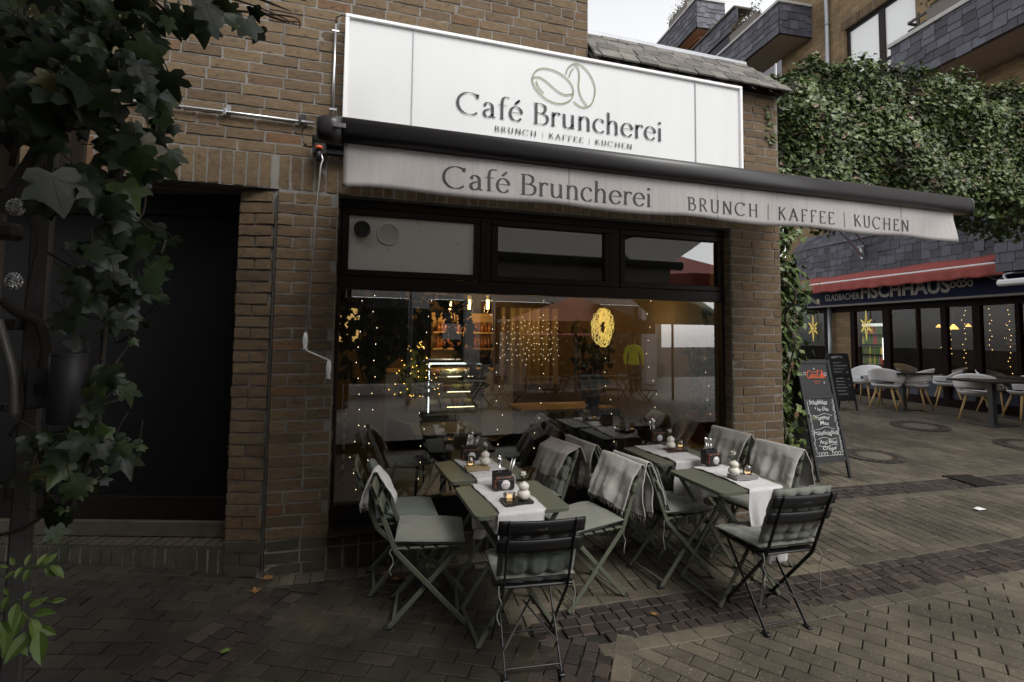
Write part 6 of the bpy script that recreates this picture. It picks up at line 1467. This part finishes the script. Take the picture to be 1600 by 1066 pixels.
# pendant bulbs
m_fil = emit_mat('glowing_filament', (1, .52, .14), 14)
for px, w_ in ((703, 'left'), (733, 'middle'), (762, 'right')):
    p = IW(px, 476, 7.4); t = thing('pendant_bulb', 'glowing tube bulb hanging in the cafe, the %s of three' % w_, 'lamp', p, 0, 'tube bulbs hanging in the cafe'); b = MB(); b.tube([(0, 0, -.07), (0, 0, .07)], .022, 8); b.build('filament', m_fil, t)
    b = MB(); b.lathe([(.0, -.13), (.05, -.12), (.06, 0), (.05, .12), (.02, .16)], n=14); b.build('glass', m_clear, t); b = MB(); b.tube([(0, 0, .15), (0, 0, max(.2, 2.76 - p.z))], .008, 6); b.lathe([(.03, .14), (.03, .2), (0, .2)], n=10); b.build('cord', m_black, t)
lamp('cafe_lamp', IW(735, 490, 7.6), 7, (1, .66, .30), .15); lamp('cafe_lamp', IW(860, 500, 7.0), 4, (1, .66, .30), .2); lamp('back_bar_lamp', IW(722, 500, 8.7), 14, (1, .62, .22), .12); lamp('curtain_lamp', IW(835, 500, 5.9), 2.5, (1, .64, .25), .12); lamp('cafe_lamp', IW(548, 490, 5.2), .9, (1, .60, .22), .08); lamp('cafe_lamp', IW(1000, 490, 5.6), 4, (1, .66, .32), .2)
p = IW(546, 508, 4.9); t = thing('wall_sconce', 'warm glowing shade behind the plants at the left end of the cafe window', 'lamp', p); b = MB(); b.lathe([(.0, -.16), (.09, -.15), (.10, .0), (.07, .15), (0, .16)], n=18); b.build('lamp_shade', emit_mat('warm_paper_shade', (1, .60, .20), .45), t); b = MB(); b.tube([(0, 0, .16), (0, 0, .7)], .005, 5); b.build('cord', m_black, t)
# back bar: lit panel of tiles, counter, vitrine, barista
bb = thing('back_bar', 'warm lit back bar wall with shelves behind the cake display', 'shelf', (0, 0, 0)); a, e = IW(675, 488, 9.3), IW(770, 560, 9.3); b = MB(); b.box(((a.x + e.x) / 2, 9.35, (a.z + e.z) / 2), (e.x - a.x, .06, a.z - e.z)); b.build('backboard', M('honey_wood_panel', (.52, .33, .12), .6, noise=(3, .25), bump=None, stretch=(1, 1, 6)), bb); b = MB()
for py in (520, 545): z = IW(720, py, 9.2).z; b.box(((a.x + e.x) / 2, 9.2, z), (e.x - a.x, .22, .03))
b.build('boards', m_wood, bb); b = MB(); q = random.Random(3)
for py in (520, 545):
    z = IW(720, py, 9.2).z
    for i in range(16): b.lathe([(.04, .015), (.045, .1), (.02, .16), (.02, .2)], (a.x + .1 + i * (e.x - a.x - .2) / 15, 9.2 + q.uniform(-.05, .05), z), 8)
b.build('bottles', M('amber_bottles', (.25, .09, .03), .15, noise=None, bump=None), bb)
ct = thing('cafe_counter', 'white fronted counter inside the cafe', 'counter', (0, 0, 0)); a, e = IW(600, 640, 7.9), IW(800, 640, 7.9); b = MB(); b.box(((a.x + e.x) / 2, 8.1, .62), (e.x - a.x, .5, 1.0), None, .01); b.build('front', M('off_white_counter', (.45, .43, .40), .5, noise=None, bump=None), ct); b = MB(); b.box(((a.x + e.x) / 2, 8.1, 1.14), (e.x - a.x + .06, .56, .04), None, .006); b.build('worktop', m_wood, ct)
vt = thing('cake_display', 'lit glass cake display case inside the cafe', 'display case', (0, 0, 0)); a, e = IW(668, 564, 7.3), IW(752, 648, 7.3); zc0, zc1 = e.z, a.z; b = MB(); w_ = e.x - a.x
for x in (a.x, e.x):
    for y in (7.3, 7.75): b.bar((x, y, zc0), (x, y, zc1), .025, .025, (1, 0, 0))
for z in (zc0, zc1):
    for y in (7.3, 7.75): b.bar((a.x + .013, y, z), (e.x - .013, y, z), .02, .02)
b.box(((a.x + e.x) / 2, 7.52, (zc0 + .12) / 2), (w_, .46, zc0 - .12)); b.build('frame', m_zinc, vt); b = MB(); b.box(((a.x + e.x) / 2, 7.31, zc1 - .04), (w_ - .05, .02, .02)); b.bar((a.x + .03, 7.33, zc0 + .05), (a.x + .03, 7.33, zc1 - .05), .014, .014, (1, 0, 0)); b.build('light_strip', emit_mat('cool_case_light', (.85, .95, .9), 2.2), vt)
for k in range(3):
    z = zc0 + (zc1 - zc0) * (k + .6) / 3.6; b = MB(); b.box(((a.x + e.x) / 2, 7.52, z), (w_ - .06, .42, .012)); b.build('glass_shelf', m_candleglass, vt); b = MB(); b.box(((a.x + e.x) / 2 + .1, 7.34, z - .012), (w_ * .5, .015, .012)); b.build('light_strip', emit_mat('warm_case_light', (1, .85, .45), 3.2), vt)
    for j in range(4):
        b = MB(); cx_ = a.x + w_ * (j + .7) / 4.6; b.lathe([(0, .008), (.08, .008), (.085, .06), (.07, .08), (0, .085)], (cx_, 7.5, z), 16); tag(b.build('cake', M('cake_icing', [(.6, .5, .25), (.5, .45, .4), (.35, .16, .08), (.62, .6, .3)][(j + k) % 4], .6, noise=None, bump=None), None), 'round cake on a shelf of the lit display case in the cafe', 'cake', 'cakes in the display case')
lamp('case_lamp', ((a.x + e.x) / 2, 7.5, zc1 - .1), 3, (1, .9, .65), .05)
# ------------------------------------------------------------------ people
def person(name_label, loc, rotz, jacket, trousers, hairc, pose='stand', group=None):
    t = thing('person', name_label, 'person', loc, rotz, group)
    sk = {'pel': (0, 0, .95, .125, .09), 'sp1': (0, .01, 1.12, .13, .095), 'sp2': (0, .0, 1.30, .155, .105), 'nk0': (0, .01, 1.46, .07, .065), 'nk1': (0, -.005, 1.54, .052, .052)}
    ed = [('pel', 'sp1'), ('sp1', 'sp2'), ('sp2', 'nk0'), ('nk0', 'nk1')]
    sk['hd0'] = (0, -.02, 1.62, .068, .080); sk['hd1'] = (0, -.015, 1.71, .076, .094); sk['hd2'] = (0, 0, 1.785, .052, .066); ed += [('nk1', 'hd0'), ('hd0', 'hd1'), ('hd1', 'hd2')]
    step = .16 if pose == 'walk' else 0
    for s_, n in ((-1, 'l'), (1, 'r')):
        f = step * s_
        sk['sh' + n] = (s_ * .17, .01, 1.42, .062, .06); sk['el' + n] = (s_ * .235, .03 + f * .5, 1.14, .046, .046); sk['wr' + n] = (s_ * .22, -.10 + f * .7, .93, .030, .030); ed += [('sp2', 'sh' + n), ('sh' + n, 'el' + n), ('el' + n, 'wr' + n)]
        sk['pm' + n] = (s_ * .215, -.125 + f * .75, .86, .034, .018); ed.append(('wr' + n, 'pm' + n))
        for k in range(4): sk['f%d%s' % (k, n)] = (s_ * .215 + (k - 1.5) * .001, -.105 + f * .75 - .02 * k, .79 + .004 * abs(k - 1), .009, .009); sk['g%d%s' % (k, n)] = (s_ * .205, -.095 + f * .75 - .018 * k, .755 + .005 * abs(k - 1), .008, .008); ed += [('pm' + n, 'f%d%s' % (k, n)), ('f%d%s' % (k, n), 'g%d%s' % (k, n))]
        sk['th' + n] = (s_ * .19, -.165 + f * .75, .83, .010, .010); ed.append(('pm' + n, 'th' + n))
        sk['hp' + n] = (s_ * .09, 0, .90, .095, .09); sk['kn' + n] = (s_ * .10, -f * .9 - .015, .50, .060, .062); sk['an' + n] = (s_ * .10, -f * 1.6 + .03, .09, .042, .045); sk['to' + n] = (s_ * .11, -f * 1.6 - .15, .035, .042, .032); ed += [('pel', 'hp' + n), ('hp' + n, 'kn' + n), ('kn' + n, 'an' + n), ('an' + n, 'to' + n)]
    keys = list(sk); me = bpy.data.meshes.new('body'); me.from_pydata([sk[k][:3] for k in keys], [(keys.index(a), keys.index(c)) for a, c in ed], []); o = bpy.data.objects.new('body', me); col.objects.link(o)
    o.modifiers.new('skin', 'SKIN'); 
    for i, k in enumerate(keys): me.skin_vertices[0].data[i].radius = sk[k][3:5]; me.skin_vertices[0].data[i].use_root = (k == 'pel')
    sb = o.modifiers.new('sub', 'SUBSURF'); sb.levels = sb.render_levels = 2
    dg = bpy.context.evaluated_depsgraph_get(); m2 = bpy.data.meshes.new_from_object(o.evaluated_get(dg)); bpy.data.objects.remove(o); o = bpy.data.objects.new('body', m2); col.objects.link(o); o.parent = t
    mats = [M('skin_tone', (.42, .24, .17), .55, noise=None, bump=None), jacket, trousers, m_black]
    m2.materials.clear()
    for m in mats: m2.materials.append(m)
    for p in m2.polygons:
        c = p.center; p.use_smooth = True
        p.material_index = 0 if c.z > 1.50 or (c.z < .93 and abs(c.x) > .17 and c.z > .70) else 3 if c.z < .10 else 2 if c.z < .93 else 1
    # hair, nose, ears, eyes, mouth
    b = MB(); b.grid(lambda u_, v_: (math.cos(6.283 * u_) * math.sin(1.75 * v_) * .088, .012 + math.sin(6.283 * u_) * math.sin(1.75 * v_) * .104, 1.715 + .118 * math.cos(1.75 * v_) + (.03 if math.sin(6.283 * u_) < -.3 and v_ > .8 else 0)), 24, 10, True); b.build('hair', M('hair_tone', hairc, .6, noise=(40, .3), bump=(80, .4)), t)
    b = MB(); b.lathe([(0, .02), (.012, 0), (.014, -.022), (0, -.028)], (0, -.112, 1.68), 8); 
    for s_ in (-1, 1): b.lathe([(0, .026), (.014, .012), (.013, -.014), (0, -.026)], (s_ * .079, .01, 1.68), 8)
    b.build('nose_and_ears', mats[0], t)
    b = MB()
    for s_ in (-1, 1): b.lathe([(0, .009), (.012, 0), (0, -.009)], (s_ * .032, -.094, 1.705), 8)
    b.box((0, -.098, 1.632), (.045, .01, .008), None, .003); b.build('eyes_and_mouth', m_black, t); return t
m_dark_cloth = M('charcoal_shirt', (.025, .024, .026), .9, noise=None, bump=None); m_jean = M('blue_denim', (.03, .05, .10), .9, noise=(40, .2), bump=None)
m_hiv = M('fluorescent_yellow_jacket', (.62, .78, .05), .7, noise=None, bump=None, emit=((.62, .8, .05), .12))
pb_ = IW(735, 525, 8.6); person('person in dark clothes behind the counter inside the cafe', (pb_.x, 8.75, max(.0, pb_.z - 1.70)), 0, m_dark_cloth, m_dark_cloth, (.012, .009, .007))

# ------------------------------------------------------------------ more of the room
def plant(label, px, py, Y, h, spread, n_, size, potr, seed, hang=False):
    q = random.Random(seed); p = IW(px, py, Y); t = thing('house_plant', label, 'plant', p, 0); b = MB()
    if potr: b.lathe([(0, 0), (potr * .72, 0), (potr * .95, potr * 1.5), (potr * 1.02, potr * 1.5), (potr * 1.04, potr * 1.8), (potr * .9, potr * 1.8), (potr * .86, potr * 1.5), (0, potr * 1.5)], n=24); fix_normals(b.build('pot', m_terra if potr > .1 else m_pot, t))
    z0 = potr * 1.5; bs = MB(); b = MB()
    for k in range(8):
        a = q.uniform(0, 6.28); pts = [Vector((0, 0, z0))]
        for i in range(5): pts.append(Vector((math.cos(a) * spread * (i + 1) / 5 * q.uniform(.3, 1), math.sin(a) * spread * .5 * (i + 1) / 5, z0 + (h if not hang else h * .4) * (i + 1) / 5 * q.uniform(.8, 1.1))))
        bs.tube(spl3(pts, 3), .006, 5)
        for i in range(n_ // 8): c = pts[q.randrange(1, 6)] + Vector((q.gauss(0, spread * .22), q.gauss(0, spread * .12), q.gauss(0, h * .10))); leaf_far(b, c, Vector((q.gauss(0, .6), -1, q.gauss(.3, .5))), q, size * q.uniform(.6, 1.1))
    bs.build('stems', m_bark, t); b.build('foliage', m_plant, t); return t
plant('tall big leaved plant at the left end inside the cafe window', 575, 640, 4.75, 1.15, .45, 150, .13, .12, 1); plant('leafy plant hanging before the warm light inside the cafe', 620, 560, 5.1, .55, .5, 110, .12, 0, 2)
plant('plant with a few large dark leaves in front of the back bar', 712, 545, 5.2, .42, .22, 16, .14, 0, 3); plant('terracotta potted plant standing inside the right end of the window', 1097, 690, 4.55, .75, .20, 60, .09, .155, 4); plant('bushy plant in a pale pot in the middle of the cafe window', 925, 640, 5.0, .7, .35, 90, .10, .09, 5)
plant('ivy pot at the right end of the cafe window beside the frame', 1118, 640, 4.5, .85, .20, 110, .08, .08, 6); plant('flowering plant beside the cake display', 745, 625, 6.6, .5, .3, 70, .10, .10, 7)
bn = thing('window_bench', 'low pale wooden bench inside the right end of the cafe window', 'bench'); a = IW(1097, 690, 4.55); b = MB(); b.box((a.x, 4.5, a.z - .02), (.62, .44, .035), None, .005); b.build('seat', m_wood, bn)
for sx in (-.27, .27): b = MB(); b.box((a.x + sx, 4.5, (a.z - .04 + .12) / 2), (.04, .4, a.z - .04 - .12)); b.build('leg', m_wood, bn)
# woven ring lamp, light curtain, fairy lights, candy cane pole
p = IW(942, 512, 4.75); t = thing('woven_ring_lamp', 'glowing oval wreath of woven golden wire hanging in the cafe window', 'lamp', p); b = MB(); q = random.Random(12)
for k in range(60):
    a0 = q.uniform(0, 6.28); st = q.uniform(-1, 1); pts = []
    for i in range(14): a = a0 + i * .17; rr = .085 + .045 * math.sin(i * .9 * st + k); pts.append(Vector((math.cos(a) * rr * .92, q.uniform(-.012, .012) + .03 * math.cos(i * .8 + k), math.sin(a) * rr * 1.55)))
    b.tube(spl3(pts, 2), .0028, 5)
b.build('wire_weave', emit_mat('lit_golden_weave', (.85, .66, .20), .55), t); b = MB(); b.tube([(0, 0, .2), (0, 0, max(.3, 2.76 - p.z))], .003, 4); b.build('cord', m_black, t)
m_cool = emit_mat('warm_white_led', (1, .80, .50), 3.2)
def string(px0, py0, px1, py1, Y, label, gap, group, jit=.02, r_=.0034):
    a, e = IW(px0, py0, Y), IW(px1, py1, Y); L_ = (e - a).length; n_ = max(3, int(L_ / gap)); q = random.Random(px0 + py0); t = thing('fairy_light_string', label, 'fairy lights', a, 0, group); pts = [Vector((0, 0, 0)).lerp(e - a, i / n_) + Vector((q.gauss(0, jit), q.gauss(0, jit * .5), 0)) for i in range(n_ + 1)]
    b = MB(); b.tube(pts, .0008, 4); b.build('wire', m_zinc, t); b = MB()
    for p_ in pts: b.lathe([(0, -r_ * 1.3), (r_, 0), (0, r_ * 1.3)], p_ + Vector((0, -.004, 0)), 6)
    b.build('bulbs', m_cool, t)
GN = 'fairy light strings behind the cafe window'
for px0, py0, px1, py1, w_ in ((563, 470, 552, 790, 'nearest the left frame'), (588, 462, 572, 745, 'in front of the tall plant'), (672, 470, 655, 748, 'above the back left table'), (770, 470, 782, 740, 'left of the middle of the window'), (852, 470, 838, 700, 'just left of the leaning blankets'), (945, 560, 960, 690, 'under the ring lamp'), (1010, 470, 1022, 700, 'right of the ring lamp'), (1100, 560, 1118, 690, 'beside the terracotta pot')):
    string(px0, py0, px1, py1, YF + .09, 'string of tiny lights behind the cafe window, ' + w_, .12, GN)
for i in range(13): string(786 + i * 7, 496 + 5 * (i % 4), 786 + i * 7, 556 + 7 * (i % 3), 5.6 + .09 * (i % 4), 'short string of the light curtain hanging deep inside the cafe', .06, 'strings of the light curtain', .016, .0034)
lamp('plant_fill_light', IW(640, 560, 5.6), 1.6, (1, .68, .32), .1)  # added fill light so the window plants show
q = random.Random(66); hg = thing('hanging_greenery', 'trailing leafy garland hanging from the ceiling inside the left of the cafe window', 'plant'); b, bs = MB(), MB()
for k in range(16):
    p = IW(532 + k * 12 + q.uniform(-4, 4), 462, 4.7 + q.uniform(-.12, .25)); p.z = 2.60; pts = [p]; n_ = q.randrange(5, 13)
    for i in range(n_): pts.append(pts[-1] + Vector((q.gauss(0, .03), q.gauss(0, .02), -.075)))
    bs.tube(spl3(pts, 3), .003, 5)
    for pt_ in pts[1:]:
        for j in range(2): leaf_far(b, pt_ + Vector((q.gauss(0, .03), q.gauss(0, .03), 0)), Vector((q.gauss(0, .6), -1, q.gauss(.2, .5))), q, q.uniform(.06, .11))
b.build('foliage', m_plant, hg); bs.build('stems', m_bark, hg)
p = IW(648, 632, 6.0); gt = thing('golden_light_tree', 'small dark tree with golden lights beside the cake display in the cafe', 'plant', p); b, bb_ = MB(), MB()
for i in range(420): h = q.random(); r_ = .30 * (1 - h) * q.random() ** .5; a = q.uniform(0, 6.28); leaf_far(b, Vector((r_ * math.cos(a), r_ * math.sin(a), .12 + .75 * h)), Vector((math.cos(a), math.sin(a) - .4, .5)), q, q.uniform(.04, .07))
for i in range(60): h = q.random(); r_ = .32 * (1 - h); a = q.uniform(3.1, 6.3); bb_.lathe([(0, -.006), (.006, 0), (0, .006)], (r_ * math.cos(a), r_ * math.sin(a), .12 + .75 * h), 6)
b.build('foliage', m_plant, gt); bb_.build('bulbs', emit_mat('golden_bulb', (1, .55, .10), 4), gt); b = MB(); b.lathe([(0, -.1), (.10, -.1), (.12, .06), (0, .06)], n=16); b.tube([(0, 0, .0), (0, 0, .8)], .012, 6); b.build('pot', m_pot, gt)
gc = thing('gauze_curtain', 'pale gauze curtain with tiny lights hanging deep inside the cafe', 'curtain'); a, e = IW(772, 480, 6.3), IW(872, 600, 6.3); b = MB(); b.grid(lambda u_, v_: (a.x + (e.x - a.x) * u_, 6.3 + .04 * math.sin(u_ * 44), a.z + (e.z - a.z) * v_), 80, 4); b.build('cloth', M('warm_gauze', (.42, .32, .17), .9, noise=(4, .2), bump=None), gc)
q = random.Random(41)
for i, (px, py, w_, h_, Y, c) in enumerate(((905, 505, .34, .46, 9.5, (.30, .20, .08)), (975, 520, .5, .36, 9.5, (.12, .13, .10)), (1050, 500, .3, .42, 9.5, (.34, .28, .16)), (620, 505, .4, .3, 9.5, (.30, .24, .14)))):
    p = IW(px, py, Y); t = thing('wall_picture', 'framed picture on the back wall of the cafe, ' + ('below the woven ring lamp', 'widest of the four', 'farthest right of the four', 'behind the tall plants')[i], 'picture', p, 0, 'pictures on the cafe back wall'); b = MB(); b.box((0, .03, 0), (w_, .03, h_), None, .004); b.build('frame', m_black, t); b = MB(); b.box((0, .012, 0), (w_ - .06, .01, h_ - .06)); b.build('print', M('abstract_print', c, .7, noise=(6, .6), bump=None), t)
cp = thing('striped_pole', 'red and white striped pole leaning inside the left end of the cafe window', 'pole'); b = MB(); a, e = IW(540, 628, YF + .13), IW(534, 742, YF + .13); n_ = 14
for i in range(n_): b.cm = i % 2; b.tube([a.lerp(e, i / n_), a.lerp(e, (i + 1) / n_)], .013, 10)
b.build('pole', [m_white, M('candy_red', (.35, .05, .04), .5, noise=None, bump=None)], cp)
# cafe chairs and tables in the room: dark armchairs and a few wooden tables
m_dkseat = M('dark_navy_upholstery', (.014, .017, .026), .6, noise=None, bump=None)
def armchair(label, x, y, deg, m, s_=1.0, group='dark armchairs inside the cafe'):
    t = thing('armchair', label, 'armchair', (x, y, .12), math.radians(deg), group); b = MB(); b.grid(lambda u_, v_: ((.30 + .02 * v_) * math.sin(math.radians(-125 + 250 * u_)) * s_, -(.28 + .05 * v_) * math.cos(math.radians(-125 + 250 * u_)) * s_, .36 + (.20 + .20 * max(0, math.cos(math.radians(-125 + 250 * u_)))) * v_), 26, 6); b.build('back', m, t, thick=.045)
    b = MB(); prism(b, rrect(.54, .52, .14), .33, .45, .03); b.build('seat', m, t)
    for sx in (-1, 1):
        for sy in (-1, 1): b = MB(); b.tube([(sx * .17, sy * .16, .34), (sx * .23, sy * .22, 0)], [.016, .010], 8); b.build('leg', m_black, t)
armchair('dark armchair just inside the window behind the back left table', 1.55, 5.0, 30, m_dkseat); armchair('dark armchair inside the window, between the two back tables', 2.3, 4.85, -20, m_dkseat); armchair('dark armchair deeper in the cafe left of the round backed one', 2.75, 5.6, 150, m_dkseat); armchair('tan round backed armchair inside the right part of the window', 3.0, 5.0, 15, M('tan_leather', (.16, .09, .035), .5, noise=(5, .2), bump=None), 1.1); armchair('dark armchair at the left part of the cafe room', .6, 5.3, -60, m_dkseat)
def in_table(label, x, y, w_):
    t = thing('cafe_table', label, 'table', (x, y, .12), 0, 'tables inside the cafe'); b = MB(); prism(b, rrect(w_, .6, .02), .70, .73); b.build('tabletop', m_wood if w_ > .7 else m_tabtop, t); b = MB(); b.tube([(0, 0, .02), (0, 0, .70)], .03, 10); b.lathe([(0, 0), (.2, 0), (.2, .015), (0, .02)], n=18); b.build('column', m_black, t)
in_table('dark square table inside the left part of the cafe', .75, 4.75, .6); in_table('long wooden table in the middle of the cafe', 2.4, 5.9, 1.2); in_table('small dark table inside near the right armchairs', 2.6, 4.7, .6)
# ------------------------------------------------------------------ the opposite side of the street, which the window mirrors
MIR = 2 * (YF + .03)
def RP(px, py, Yv): p = W(px, py, Yv); return Vector((p.x, MIR - Yv, p.z))      # a real point whose mirror image shows at that pixel
op = thing('opposite_house', 'grey rendered shop house on the far side of the street behind the viewer', 'building', (0, 0, 0)); yo_ = -8.4
b = MB(); b.box((1, yo_ - 2.0, 5.2), (22, .3, 4.4)); 
for x in (-9.6, -5.5, -1.6, 2.0, 3.9, 7.4, 11.6): b.box((x, yo_ - 1.95, 1.5), (.55, .5, 3.0))
b.build('wall', M('pale_grey_render', (.42, .41, .40), .85, noise=(2, .12), bump=None), op)
b = MB(); b.box((1, yo_ - 2.4, 1.5), (22, .1, 3.0)); b.build('shop_glass', M('dark_shop_glass', (.02, .02, .022), .1, noise=None, bump=None), op)
b = MB()
for x in (-8, -5, -2, 1, 4, 7, 10): b.box((x, yo_ - 1.84, 5.0), (1.3, .03, 1.5))

for x in (-8, -5, -2, 1, 4, 7, 10): b.box((x - .68, yo_ - 1.84, 5.0), (.08, .06, 1.6)); b.box((x + .68, yo_ - 1.84, 5.0), (.08, .06, 1.6)); b.box((x, yo_ - 1.82, 5.0), (.05, .04, 1.5))
b.build('windows', M('dark_window_glass', (.03, .032, .036), .08, noise=None, bump=None), op)
b = MB(); b.box((1, yo_ - 1.7, .35), (22, .1, .5)); b.build('base_course', M('light_base_course', (.30, .29, .28), .8, noise=None, bump=None), op)
ma = thing('maroon_awning', 'maroon shop awning across the street behind the viewer', 'awning'); b = MB(); p0, p1 = RP(820, 552, 14.5), RP(940, 560, 14.5); b.add([(p0.x, p0.y, p0.z + .55), (p1.x, p1.y, p0.z + .55), (p1.x, p1.y, p0.z - .15), (p0.x, p0.y, p0.z - .15)], [(0, 1, 2, 3)]); b.build('valance', M('maroon_canvas', (.12, .02, .03), .8, noise=None, bump=None), ma, thick=.01)
b = MB(); b.add([(p0.x, p0.y, p0.z + .55), (p1.x, p1.y, p0.z + .55), (p1.x, p1.y - 1.6, p0.z + 1.0), (p0.x, p0.y - 1.6, p0.z + 1.0)], [(0, 1, 2, 3)]); b.build('canvas', m_red, ma, thick=.01)
def parasol(label, c, r_, z0, z1, m):
    t = thing('market_parasol', label, 'parasol', (c.x, c.y, 0)); b = MB(); n_ = 8; vs = [(0, 0, z1)] + [(r_ * math.cos(6.283 * i / n_ + .39), r_ * math.sin(6.283 * i / n_ + .39), z0) for i in range(n_)] + [(r_ * math.cos(6.283 * i / n_ + .39), r_ * math.sin(6.283 * i / n_ + .39), z0 - .25) for i in range(n_)]
    b.add(vs, [(0, 1 + i, 1 + (i + 1) % n_) for i in range(n_)] + [(1 + i, 9 + i, 9 + (i + 1) % n_, 1 + (i + 1) % n_) for i in range(n_)]); b.build('canopy', m, t, thick=.006); b = MB(); b.tube([(0, 0, 0), (0, 0, z1)], .03, 10); b.build('pole', m_zinc, t)
p = RP(1050, 420, 10.5); parasol('red market parasol across the street behind the viewer', p, 2.0, p.z - .35, p.z + .35, m_red)
p = RP(900, 490, 12.0); parasol('rust red market parasol down the street behind the viewer', p, 2.0, p.z - .25, p.z + .45, M('rust_canvas', (.22, .05, .02), .85, noise=None, bump=None))
for i, (px, Yv) in enumerate(((640, 11.5), (770, 13.5), (868, 12.5), (1000, 13))):
    p = RP(px, 560, Yv); t = thing('lamp_post', 'slim grey lamp post across the street, ' + ('nearest', 'second', 'third', 'last')[i] + ' from the left in the window', 'lamp post', (p.x, p.y, 0), 0, 'lamp posts across the street'); b = MB(); b.tube([(0, 0, 0), (0, 0, 4.2)], [.06, .04], 10); b.build('post', m_zinc, t); b = MB(); b.lathe([(.05, 4.15), (.16, 4.3), (.12, 4.6), (0, 4.7)], n=14); b.build('lantern', m_white, t)
for i, (px, Yv, dg_) in enumerate(((700, 10.2, 30), (765, 10.6, 100), (800, 10.4, -60), (865, 11, 140), (955, 10.8, 20), (1010, 10.6, -80))):
    p = RP(px, 640, Yv); c = copy_tree(proto_k); c.location = (p.x, p.y, .005); c.rotation_euler = (0, 0, math.radians(dg_)); tag(c, 'black folding chair across the street, ' + ('first', 'second', 'third', 'fourth', 'fifth', 'sixth')[i] + ' from the left in the window', 'chair', 'chairs across the street')
for i, (px, Yv) in enumerate(((735, 10.5), (980, 10.7))):
    p = RP(px, 640, Yv); c = copy_tree(tproto); c.location = (p.x, p.y, .005); tag(c, 'green folding table across the street, ' + ('left', 'right') [i] + ' of two', 'table', 'tables across the street')
for i, (pa, pb_x, Yv, py) in enumerate(((783, 817, 13.6, 505), (1006, 1022, 14.5, 480), (655, 668, 15.0, 490))):
    a, e = RP(pa, py, Yv), RP(pb_x, py, Yv); t = thing('arcade_pillar', 'white square pillar across the street, ' + ('widest of the three', 'right of the widest', 'left of the widest')[i], 'pillar', ((a.x + e.x) / 2, a.y, 0), 0, 'pillars across the street'); b = MB(); b.box((0, 0, a.z / 2), (abs(e.x - a.x), .3, a.z), None, .01); b.box((0, 0, a.z + .05), (abs(e.x - a.x) + .1, .4, .1), None, .01); b.build('shaft', m_white, t)
wp = thing('white_plinth', 'long low white plinth under a dark shop window across the street', 'wall'); a, e = RP(505, 640, 13.8), RP(690, 646, 13.8); b = MB(); b.box(((a.x + e.x) / 2, a.y, .19), (e.x - a.x, .3, .38), None, .01); b.build('plinth', m_white, wp); b = MB(); b.box(((a.x + e.x) / 2, a.y - .2, 1.4), (e.x - a.x, .1, 2.0)); b.build('glass', m_black, wp)
for i, (pa, pe, Yv) in enumerate(((822, 905, 13.0), (905, 985, 13.4))):
    a, e = RP(pa, 528, Yv), RP(pe, 548, Yv); t = thing('maroon_screen', 'maroon windbreak screen with white pattern across the street, ' + ('left', 'right')[i] + ' of two', 'screen', ((a.x + e.x) / 2, a.y, 0), 0, 'windbreak screens across the street'); b = MB(); b.box((0, 0, (a.z + .6) / 2), (e.x - a.x, .04, a.z - .6)); b.build('cloth', M('maroon_screen_cloth', (.10, .018, .03), .8, noise=None, bump=None, spots=(9, .60, (.5, .45, .45), .03)), t); b = MB(); b.tube([(-(e.x - a.x) / 2, 0, 0), (-(e.x - a.x) / 2, 0, a.z)], .03, 8); b.build('post', m_zinc, t)
ban = thing('shop_banner', 'long white and dark shop banner across the street behind the viewer', 'banner'); a, e = RP(600, 505, 16), RP(720, 530, 16); b = MB(); b.box(((a.x + e.x) / 2, a.y, (a.z + e.z) / 2), (e.x - a.x, .05, .5)); b.build('cloth', m_panel, ban)
ga = thing('green_awning', 'pale green market awning behind the viewer'  , 'awning'); p0, p1 = RP(1010, 500, 11), RP(1125, 515, 11); b = MB(); b.add([(p0.x, p0.y, p0.z + .2), (p1.x, p1.y, p0.z + .2), (p1.x, p1.y - .8, p0.z + .6), (p0.x, p0.y - .8, p0.z + .6)], [(0, 1, 2, 3)]); b.add([(p0.x, p0.y, p0.z + .2), (p1.x, p1.y, p0.z + .2), (p1.x, p1.y, p0.z - .1), (p0.x, p0.y, p0.z - .1)], [(0, 1, 2, 3)]); b.build('canvas', M('pale_green_canvas', (.22, .32, .24), .85, noise=None, bump=None), ga, thick=.008)
p = RP(990, 540, 12.5); person('person in a fluorescent yellow jacket walking down the street behind the viewer', (p.x, p.y, 0), math.radians(200), m_hiv, m_jean, (.02, .015, .01), 'walk')
